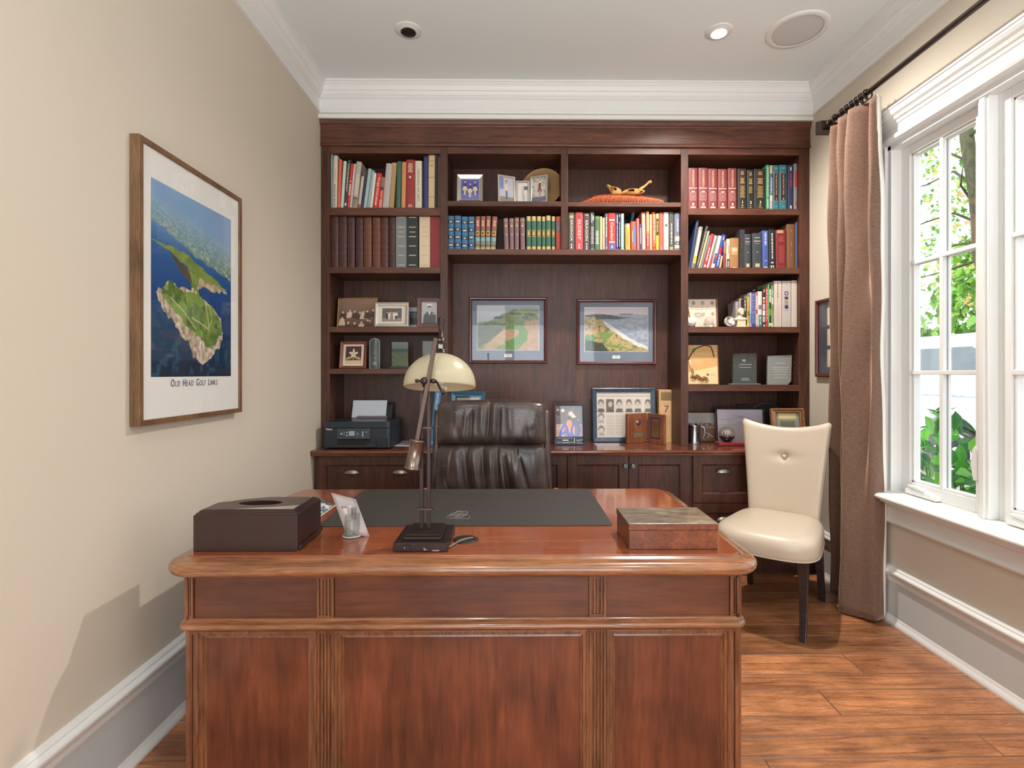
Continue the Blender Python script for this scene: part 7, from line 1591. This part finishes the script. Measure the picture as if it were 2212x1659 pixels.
# ================================================================== cream dining chair
def cream():
    FR = Vector(atZ(1745, 1382, 0)); RR = Vector(atZ(1782, 1297, 0)); RL = Vector(atZ(1625, 1262, 0))
    ctr = (FR + RL) / 2; uf = Vector((-.60, -.80)).normalized()
    base_ = (RR - RL); uf = (FR - RR); uf.normalize()
    ur = Vector((-uf.y, uf.x))                      # to the sitter's left ... viewer's right
    if ur.dot(RR - RL) < 0: ur = -ur
    wr = abs((RR - RL).dot(ur)); dp = (FR - RR).length
    C0 = (RR + RL) / 2 + uf * (dp / 2 + .015) - ur * .012
    t = thing('dining_chair', 'cream leather dining chair with one button and dark tapered legs', 'chair', (C0.x, C0.y, 0))
    W = lambda a, f, z: (C0.x + ur.x * a + uf.x * f, C0.y + ur.y * a + uf.y * f, z)
    Ml = M_LEATHER_W; Mk = mat((44, 34, 36), .28, coat=.3); hw = wr / 2; hd = dp / 2
    # seat: rounded-front cushion with a soft crown
    def seat_outline(k, g=0.):
        a = 2 * PI * k / 72
        c, s_ = math.cos(a), math.sin(a); n = 4.6
        rr = (abs(c) ** n + abs(s_) ** n) ** (-1 / n)
        x = c * rr; y = s_ * rr       # superellipse, y forward
        x2 = x * (.252 + .022 * y); y2 = y * (.290) + .035 + (.035 * (1 - x * x) if y > 0 else 0)
        return x2 * (1 - g), .02 + (y2 - .02) * (1 - g)
    R = []
    for g, z in ((.04, .385), (.0, .392), (-.012, .41), (-.014, .44), (-.004, .470), (.04, .492), (.12, .506), (.3, .518), (.6, .524), (.999, .526)):
        R.append([W(*seat_outline(k, g), z + .022) for k in range(73)])
    q = MB(); q.grid(R, flip=False); q.f.append(tuple(range(72))[::-1]); q.mi.append(0); q.sm.append(False); s = q.build('seat', Ml, t)
    q = MB(); q.tube([W(*seat_outline(k, -.006), .414) for k in range(72)], .0045, 6, closed=True, cap=False); q.build('piping', Ml, s)
    q = MB(); q.tube([W(*seat_outline(63.5, -.018 + (.0 if z > .44 else .008)), z) for z in (.416, .432, .462, .490)], .0018, 5); q.build('corner_seam', mat((196, 176, 152), .5), s)
    # backrest: flared, dished top edge, rear lean, one button
    nu, nv = 56, 60; Fr = []; Bk = []
    for j in range(nv + 1):
        v = j / nv; A = []; Bq = []
        z = .47 + (1.088 - .47) * v; half = .202 + .056 * v ** 1.3 - .016 * max(0, (v - .95) / .05) ** 3
        f0 = -hd + .050 - .07 * v ** 1.2
        for i in range(nu + 1):
            u = -1 + 2 * i / nu
            dip = -.045 * (1 - u * u) * max(0, (v - .70) / .30) ** 1.3
            edge = (1 - abs(u) ** 9) ** .5 * (1 - max(0, (v - .94) / .06) ** 2 * .9) ** .5 if abs(u) < 1 else 0
            du, dz = u * half, (z - .862)
            rr_ = math.hypot(du, dz); but = -.020 * math.exp(-(rr_ / .020) ** 2) - .010 * math.exp(-(du / .075) ** 2 - (dz / .03) ** 2)
            cur = -.018 * (1 - u * u)            # gentle wrap
            A.append(W(du, f0 + .028 * edge + cur + but + .006, z + dip)); Bq.append(W(du, f0 - .030 * edge + cur, z + dip))
        Fr.append(A); Bk.append(Bq)
    q = MB(); q.grid(Fr, flip=True); q.grid(Bk); bk = q.build('backrest', Ml, t)
    q = MB(); bz = .862; v_ = (bz - .47) / .618; f0 = -hd + .050 - .07 * v_ ** 1.2 - .018 + .020
    q.sphere(W(0, f0, bz), .0135, seg=20, rings=12, sc=(1, 1, 1)); q.build('button', Ml, bk)
    # frame and legs
    def leg(a0, f0, a1, f1, z1, w0, w1, bend):
        q = MB(); P = []
        for k in range(13):
            s_ = k / 12; z = z1 * (1 - s_); a = a0 + (a1 - a0) * s_; f = f0 + (f1 - f0) * s_ + bend * math.sin(s_ * PI) * -1 + (bend * .8 * s_ ** 4); w_ = w0 + (w1 - w0) * s_ ** .8
            P.append([W(a - w_, f - w_, z), W(a + w_, f - w_, z), W(a + w_, f + w_, z), W(a - w_, f + w_, z)])
        v = [p for r in P for p in r]; fs = [(i * 4 + k, i * 4 + (k + 1) % 4, (i + 1) * 4 + (k + 1) % 4, (i + 1) * 4 + k) for i in range(12) for k in range(4)] + [(0, 3, 2, 1), (48, 49, 50, 51)]
        q.add(v, [f[::-1] for f in fs]); return q.build('leg', Mk, t, bevel=.002)
    leg(hw - .012, hd - .04, hw - .005, hd + .0, .412, .027, .015, .016); leg(-hw + .012, hd - .04, -hw + .005, hd + .0, .412, .027, .015, .016)
    leg(hw - .012, -hd + .055, hw - .0, -hd + .0, .47, .024, .016, -.012); leg(-hw + .012, -hd + .055, -hw + .0, -hd + .0, .47, .024, .016, -.012)
    q = MB(); q.add([W(-hw + .03, -hd + .08, .365), W(hw - .03, -hd + .08, .365), W(hw - .03, hd - .03, .365), W(-hw + .03, hd - .03, .365), W(-hw + .03, -hd + .08, .412), W(hw - .03, -hd + .08, .412), W(hw - .03, hd - .03, .412), W(-hw + .03, hd - .03, .412)], [(0, 3, 2, 1), (4, 5, 6, 7), (0, 1, 5, 4), (1, 2, 6, 5), (2, 3, 7, 6), (3, 0, 4, 7)]); q.build('seat_rail', Mk, t)
cream()

# ================================================================== curtain
def curtain():
    RX = 1.965; ZR = 2.945
    Mr = mat((58, 46, 42), .35, .6)
    t = thing('curtain_rod', 'dark bronze curtain rod above the window with a square finial', 'curtain rod', (RX, 1.6, ZR))
    MB().tube([(RX, y, ZR) for y in (3.165, 1.6, .05)], .0145, 20).build('rod', Mr, t)
    q = MB(); q.box(RX - .022, RX + .022, 3.185, 3.197, ZR - .022, ZR + .022)
    q.add([(RX - .030, 3.197, ZR - .030), (RX + .030, 3.197, ZR - .030), (RX + .030, 3.197, ZR + .030), (RX - .030, 3.197, ZR + .030), (RX - .042, 3.245, ZR - .042), (RX + .042, 3.245, ZR - .042), (RX + .042, 3.245, ZR + .042), (RX - .042, 3.245, ZR + .042)], [(0, 3, 2, 1), (4, 5, 6, 7), (0, 1, 5, 4), (1, 2, 6, 5), (2, 3, 7, 6), (3, 0, 4, 7)][::1])
    q.tube([(RX, 3.16, ZR), (RX, 3.19, ZR)], .019, 16); q.build('finial', Mr, t)
    for yy in (3.15, 1.6, .1):
        q = MB(); q.tube([(RX, yy, ZR - .018), (RX + .06, yy, ZR - .02), (XR - .004, yy, ZR - .02)], .007, 8); q.box(XR - .008, XR, yy - .02, yy + .02, ZR - .06, ZR + .03); q.build('bracket', Mr, t)
    for k, y in enumerate((3.10, 3.03, 2.985, 2.94, 2.90, 2.865, 2.825)):
        q = MB(); q.tube([(RX + .026 * math.cos(a) , y + .004 * math.sin(a), ZR - .008 + .028 * math.sin(a)) for a in (2 * PI * j / 28 for j in range(28))], .0042, 8, closed=True, cap=False); q.tube([(RX + .006 * math.cos(a), y, ZR - .040 + .006 * math.sin(a)) for a in (2 * PI * j / 12 for j in range(12))], .0016, 6, closed=True, cap=False)
        tag(q.build('curtain_ring', Mr), '%s of the seven dark rings carrying the curtain, counted from the finial' % ('first', 'second', 'third', 'fourth', 'fifth', 'sixth', 'seventh')[k], 'curtain ring', 'curtain rings')
    m = bpy.data.materials.new('brown_velvet'); m.use_nodes = True; nt = m.node_tree; b = nt.nodes['Principled BSDF']; N = nt.nodes.new; L = nt.links.new
    tc = N('ShaderNodeTexCoord'); mp = N('ShaderNodeMapping'); mp.inputs['Scale'].default_value = (14, 14, 70); L(tc.outputs['Object'], mp.inputs[0]); n1 = N('ShaderNodeTexNoise'); n1.inputs['Scale'].default_value = 4; n1.inputs['Detail'].default_value = 4; L(mp.outputs[0], n1.inputs['Vector'])
    cr = N('ShaderNodeValToRGB'); cr.color_ramp.elements[0].color = lin((100, 74, 60)); cr.color_ramp.elements[1].color = lin((126, 97, 81)); cr.color_ramp.elements[0].position = .3; cr.color_ramp.elements[1].position = .7; L(n1.outputs['Fac'], cr.inputs[0]); L(cr.outputs[0], b.inputs['Base Color'])
    b.inputs['Roughness'].default_value = .85; b.inputs['Sheen Weight'].default_value = .9; b.inputs['Sheen Roughness'].default_value = .35; b.inputs['Sheen Tint'].default_value = lin((236, 206, 186))
    # pleated panel: plan path from the finial end to the near edge; four deep folds
    top = [(2.04, 3.125), (1.922, 3.10), (2.01, 3.055), (1.90, 2.995), (2.03, 2.945), (1.905, 2.905), (2.035, 2.845), (1.955, 2.795), (1.985, 2.775)]
    bot = [(2.05, 3.18), (1.965, 3.155), (2.04, 3.09), (1.965, 3.03), (2.03, 2.98), (1.895, 2.945), (1.955, 2.86), (1.985, 2.80), (2.055, 2.825)]
    def cat(K, t):
        t = max(0, min(len(K) - 1.0001, t)); i = int(t); f = t - i; p = [K[max(0, min(len(K) - 1, i + d))] for d in (-1, 0, 1, 2)]
        return [.5 * (2 * p[1][k] + (p[2][k] - p[0][k]) * f + (2 * p[0][k] - 5 * p[1][k] + 4 * p[2][k] - p[3][k]) * f * f + (3 * p[1][k] - p[0][k] - 3 * p[2][k] + p[3][k]) * f ** 3) for k in (0, 1)]
    n = 200; nz = 70; zt_, zb = ZR - .045, .018; P = []
    for j in range(nz + 1):
        s_ = j / nz; z = zt_ + (zb - zt_) * s_; row = []; m_ = s_ ** .8
        for i in range(n + 1):
            t_ = i / n * 8; a_ = cat(top, t_ + .12 * math.sin(s_ * 9 + t_)); b_ = cat(bot, t_)
            x = a_[0] * (1 - m_) + b_[0] * m_; y = a_[1] * (1 - m_) + b_[1] * m_
            x += .006 * math.sin(s_ * 13 + t_ * 2.1) + .003 * math.sin(s_ * 31 + t_ * 5)
            pin = max(0, 1 - s_ * 14) * .25; x = x * (1 - pin) + 1.965 * pin
            row.append((min(x, XR - .03), y, z + (.010 * math.sin(t_) if j == nz else 0) + (.010 * math.cos(t_ * PI) if j == 0 else 0)))
        P.append(row)
    c = thing('curtain', 'brown velvet curtain panel hanging in deep folds beside the window', 'curtain', (RX, 2.97, 0))
    q = MB(); q.grid(P); o = q.build('panel', m, c); md = o.modifiers.new('s', 'SOLIDIFY'); md.thickness = .006; md.offset = -1
    q = MB(); q.grid([[(r[-1][0] + .004, r[-1][1] + .002, r[-1][2]), (min(XR - .02, r[-1][0] + .045), r[-1][1] + .025, r[-1][2])] for r in P]); o = q.build('lining', mat((236, 232, 222), .8), c); md = o.modifiers.new('s', 'SOLIDIFY'); md.thickness = .003
curtain()
# ================================================================== outdoors, seen through the window
def outdoors():
    g = MB(); g.box(XR + .30, 30, -20, 40, -.14, -.10); struct(g.build('ground_outside', mat((150, 146, 138), .9)))
    # white sport-utility vehicle parked side-on, 4 m from the glass
    xs = 6.0; t = thing('car', 'white sport utility vehicle parked outside the window', 'car', (6.9, 7.6, -.1)); Mw = mat((186, 193, 202), .25, coat=.6, name='white_car_paint'); zg = -.1
    ys0, ys1 = 5.3, 9.6; wy = (7.02, 9.6 - .75)
    wy = (atX(2056, 960, xs)[0], atX(2056, 960, xs)[0] + 2.55); y0 = wy[0] - .95; y1 = wy[1] + .9
    ol = [(y0, .42), (y0, 1.02), (y0 + .1, 1.10), (y0 + .12, 1.92), (y0 + .3, 2.0), (wy[1] - .9, 2.0), (wy[1] - .45, 1.12), (y1 - .08, 1.05), (y1, .95), (y1, .42)]
    def arch(yc, r): return [(yc + r * math.cos(a), max(.42, .40 + r * math.sin(a))) for a in (PI * k / 14 for k in range(15))]
    low = ol[:1][::-1]
    body = [(y0, .42), (y0, 1.02), (y0 + .08, 1.16), (y1 - .7, 1.16), (y1 - .08, 1.08), (y1, .95), (y1, .42)] + arch(wy[1], .50) + [(p[0], p[1]) for p in arch(wy[0], .52)]
    q = MB(); q.prism([(a, b + zg) for a, b in body], 'x', xs, xs + 1.8); q.build('body', Mw, t, bevel=.03)
    cab = [(y0 + .10, 1.14), (y0 + .16, 1.90), (y0 + .34, 2.02), (wy[1] - 1.0, 2.02), (wy[1] - .42, 1.14)]
    q = MB(); q.prism([(a, b + zg) for a, b in cab], 'x', xs + .06, xs + 1.74); q.build('cabin', Mw, t, bevel=.03)
    Mg = mat((70, 84, 88), .05, spec=.8, coat=1)
    ye = atX(2110, 780, xs)[0]
    for a, b in ((ye, wy[0] + .75), (wy[0] + .85, wy[0] + 1.75)):
        q = MB(); z0, z1 = 1.52 + zg, 1.84 + zg; q.prism([(a, z0), (b, z0), (b, z1), (a + .14, z1), (a + .05, z1 - .05)], 'x', xs + .045, xs + .07); q.build('side_window', Mg, t, bevel=.008)
    for yc in wy:
        q = MB(); q.lathe([(1e-4, .02), (.34, .02), (.37, .06), (.385, .12), (.385, .24)], (xs + .04, yc, .39 + zg), 40, axis='x'); wl = q.build('tyre', mat((30, 32, 36), .7), t)
        q = MB(); q.lathe([(1e-4, .0), (.06, .0), (.08, .03), (.22, .035), (.25, .0), (.27, .01), (.27, .04)], (xs + .03, yc, .39 + zg), 40, axis='x'); q.build('wheel_rim', mat((206, 210, 216), .3, .7), wl)
        q = MB(); q.lathe([(.50, 0), (.52, -.03), (.56, -.03), (.58, .0)], (xs, yc, .40 + zg), 40, axis='x', arc=PI); q.build('fender_flare', Mw, t)
    q = MB(); q.box(xs - .012, xs + .01, y0 + .3, y1 - .6, 1.20 + zg, 1.23 + zg); q.build('side_moulding', mat((180, 188, 196), .3), t)
    # foliage helpers
    def leafy(name, mt, parent, pts, size, shape, r, droop=.4):
        q = MB()
        for (x, y, z) in pts:
            s_ = size * r.uniform(.65, 1.3); R = Matrix.Rotation(r.uniform(0, 2 * PI), 3, 'Z') @ Matrix.Rotation(r.gauss(0, droop), 3, 'X') @ Matrix.Rotation(r.gauss(0, droop), 3, 'Y')
            q.add([tuple(Vector((x, y, z)) + R @ Vector((a * s_, b * s_, c * s_))) for a, b, c in shape[0]], shape[1], r.randrange(len(mt)))
        return q.build(name, mt, parent)
    MAP = []
    for k in range(7):
        a = math.radians(-130 + 260 * k / 6 + 90); R1 = (.55, .8, .95, 1.1, .95, .8, .55)[k]; MAP.append((R1 * math.cos(a), R1 * math.sin(a), -.1 * R1))
        if k < 6: a2 = math.radians(-130 + 260 * (k + .5) / 6 + 90); MAP.append((.34 * math.cos(a2), .34 * math.sin(a2), 0))
    maple = ([(0, -.12, 0)] + MAP, [(0, i, i + 1) for i in range(1, len(MAP))])
    oval = ([(0, -1, -.1), (.45, -.45, 0), (.5, .2, .05), (0, 1.1, -.15), (-.5, .2, .05), (-.45, -.45, 0), (0, 0, -.06)], [(0, 1, 6), (1, 2, 6), (2, 3, 6), (3, 4, 6), (4, 5, 6), (5, 0, 6)])
    def lm(c, name='leaf'):
        key = ('leaf', c)
        if key in MC: return MC[key]
        m = bpy.data.materials.new(name); m.use_nodes = True; nt = m.node_tree; b = nt.nodes['Principled BSDF']; b.inputs['Base Color'].default_value = lin(c); b.inputs['Roughness'].default_value = .45
        tr = nt.nodes.new('ShaderNodeBsdfTranslucent'); tr.inputs[0].default_value = lin(tuple(min(255, int(v * 1.15)) for v in c)); mx = nt.nodes.new('ShaderNodeMixShader'); mx.inputs[0].default_value = .5
        n = nt.nodes.new('ShaderNodeTexNoise'); n.inputs['Scale'].default_value = 20; bp = nt.nodes.new('ShaderNodeBump'); bp.inputs['Strength'].default_value = .2; nt.links.new(n.outputs['Fac'], bp.inputs['Height']); nt.links.new(bp.outputs[0], b.inputs['Normal'])
        nt.links.new(b.outputs[0], mx.inputs[1]); nt.links.new(tr.outputs[0], mx.inputs[2]); nt.links.new(mx.outputs[0], nt.nodes['Material Output'].inputs[0]); MC[key] = m; return m
    GR = [lm((128, 168, 62)), lm((96, 142, 48)), lm((160, 186, 84)), lm((196, 168, 110)), lm((74, 120, 48))]
    # japanese maple: trunk at 3.4 m from the wall plane
    xt = 3.5; tr = thing('maple_tree', 'green maple tree with a leaning mossy trunk outside the window', 'tree', (3.6, 3.9, -.1)); r = random.Random(5)
    def A(px, py, x=xt): y, z = atX(px, py, x); return Vector((x, y, z))
    mk = wood('mossy_bark', (48, 50, 34), (92, 92, 66), 'z', 4, .9, 0, streak=3, bump=.8)
    q = MB(); tp = [A(2085, 230), A(2086, 262), A(2089, 300), A(2096, 350), A(2106, 410), A(2113, 470), A(2118, 540)]; q.tube([tp[0] + Vector((0, .02, .5))] + tp + [tp[-1] + Vector((.05, -.15, -.8)), Vector((3.6, tp[-1].y - .1, -.1))], [.05, .045, .042, .045, .042, .042, .045, .05, .07, .09], 12); q.build('trunk', mk, tr)
    q = MB()
    for pts in ([(2104, 400), (2060, 370), (2000, 400), (1960, 410)], [(2112, 480), (2060, 460), (2000, 480), (1950, 500)], [(2096, 350), (2050, 330), (2010, 300)], [(2110, 450), (2075, 400), (2080, 360)], [(2116, 560), (2060, 580), (1990, 600)], [(2116, 520), (2060, 530), (2010, 560), (1960, 570)], [(2114, 440), (2200, 400), (2300, 340)], [(2118, 520), (2240, 520), (2340, 480)], [(2090, 300), (2170, 220), (2240, 160)]):
        P = [A(a, b, xt + r.uniform(-.12, .12) * i) for i, (a, b) in enumerate(pts)]; q.tube(P, [.012 - .009 * i / (len(P) - 1) for i in range(len(P))], 6)
    q.build('branches', mk, tr)
    P = []
    for _ in range(6500):
        x = r.uniform(3.62, 5.2)
        px = r.uniform(1890, 2380); py = r.uniform(60, 700); 
        clump = math.sin(px * .045 + py * .02) + math.sin(py * .06 - px * .02 + x * 2)
        if clump < -.8 and r.random() < .7: continue
        if py > 600 and r.random() < (py - 600) / 90: continue
        y, z = atX(px, py, x); P.append((x, y, z))
    leafy('foliage', GR, tr, P, .040, maple, r, .9)
    # background hedge and trees
    for k, (x, y, w_, h, c, lab) in enumerate(((12.5, 13.2, 2.6, 5.2, (108, 150, 62), 'light green tree beyond the parked car'), (11.0, 9.8, 1.9, 2.6, (66, 112, 60), 'dark green shrub just above the roof of the parked car'), (13.0, 17.5, 3.0, 3.4, (120, 150, 90), 'hazy green tree far beyond the window, left of the trunk'), (13.5, 8.0, 2.6, 3.2, (110, 140, 80), 'round green tree far beyond the window, right of the trunk'))):
        b = thing('background_tree', lab, 'tree', (x, y, -.1)); q = MB(); q.tube([(x, y, -.1), (x + .05, y, h * .5)], [.12, .06], 8); q.build('trunk', mk, b)
        pts = []
        for _ in range(1500):
            v = Vector((r.gauss(0, 1), r.gauss(0, 1), r.gauss(0, 1))).normalized() * r.uniform(.6, 1) ; pts.append((x + v.x * w_ / 2, y + v.y * w_ / 2, h * .6 + v.z * h * .42))
        leafy('foliage', [lm(c), lm(tuple(int(v * 1.2) for v in c)), lm(tuple(int(v * .8) for v in c))], b, pts, .14, oval, r, .9)
    # broad-leaved bush under the window
    b = thing('hydrangea_bush', 'broad-leaved green bush with a violet flower just outside the glass', 'bush', (3.0, 3.55, -.1)); P = []
    for _ in range(620):
        x = r.uniform(2.62, 3.5); px = r.uniform(1930, 2330); top = 925 + 35 * math.sin(px * .03) + (px > 2090) * 30; py = top + r.random() ** .8 * (1150 - top); y, z = atX(px, py, x)
        P.append((x, y, z + (3.0 - x) * .15))
    leafy('foliage', [lm((78, 150, 56)), lm((54, 118, 48)), lm((42, 96, 44)), lm((110, 176, 70))], b, P, .062, oval, r, .75)
    q = MB()
    for _ in range(26):
        px, py = r.uniform(1940, 2300), r.uniform(960, 1100); y, z = atX(px, py, 3.0); q.tube([(3.05 + r.uniform(-.1, .1), y + r.uniform(-.1, .1), -.1), (3.0, y, z * .5), (3.0 + r.uniform(-.1, .1), y, z)], [.008, .006, .004], 5)
    q.build('stems', mat((84, 96, 56), .8), b)
    q = MB(); y, z = atX(2018, 906, 3.2)
    for k in range(50):
        v = Vector((r.gauss(0, 1), r.gauss(0, 1), r.gauss(0, 1))).normalized() * .045; s_ = .012; c = Vector((3.2, y, z)) + v; q.add([tuple(c + Vector((a * s_, b_ * s_, c_ * s_))) for a, b_, c_ in ((1, 0, .2), (0, 1, 0), (-1, 0, .2), (0, -1, 0))], [(0, 1, 2, 3)])
    q.build('flower_head', mat((150, 116, 214), .6), b)
    # low hedge of ground cover behind
outdoors()
# ------------------------------------------------------------------ tidy
for o in list(bpy.data.objects):
    for k in list(o.keys()):
        if k.startswith('_'): del o[k]
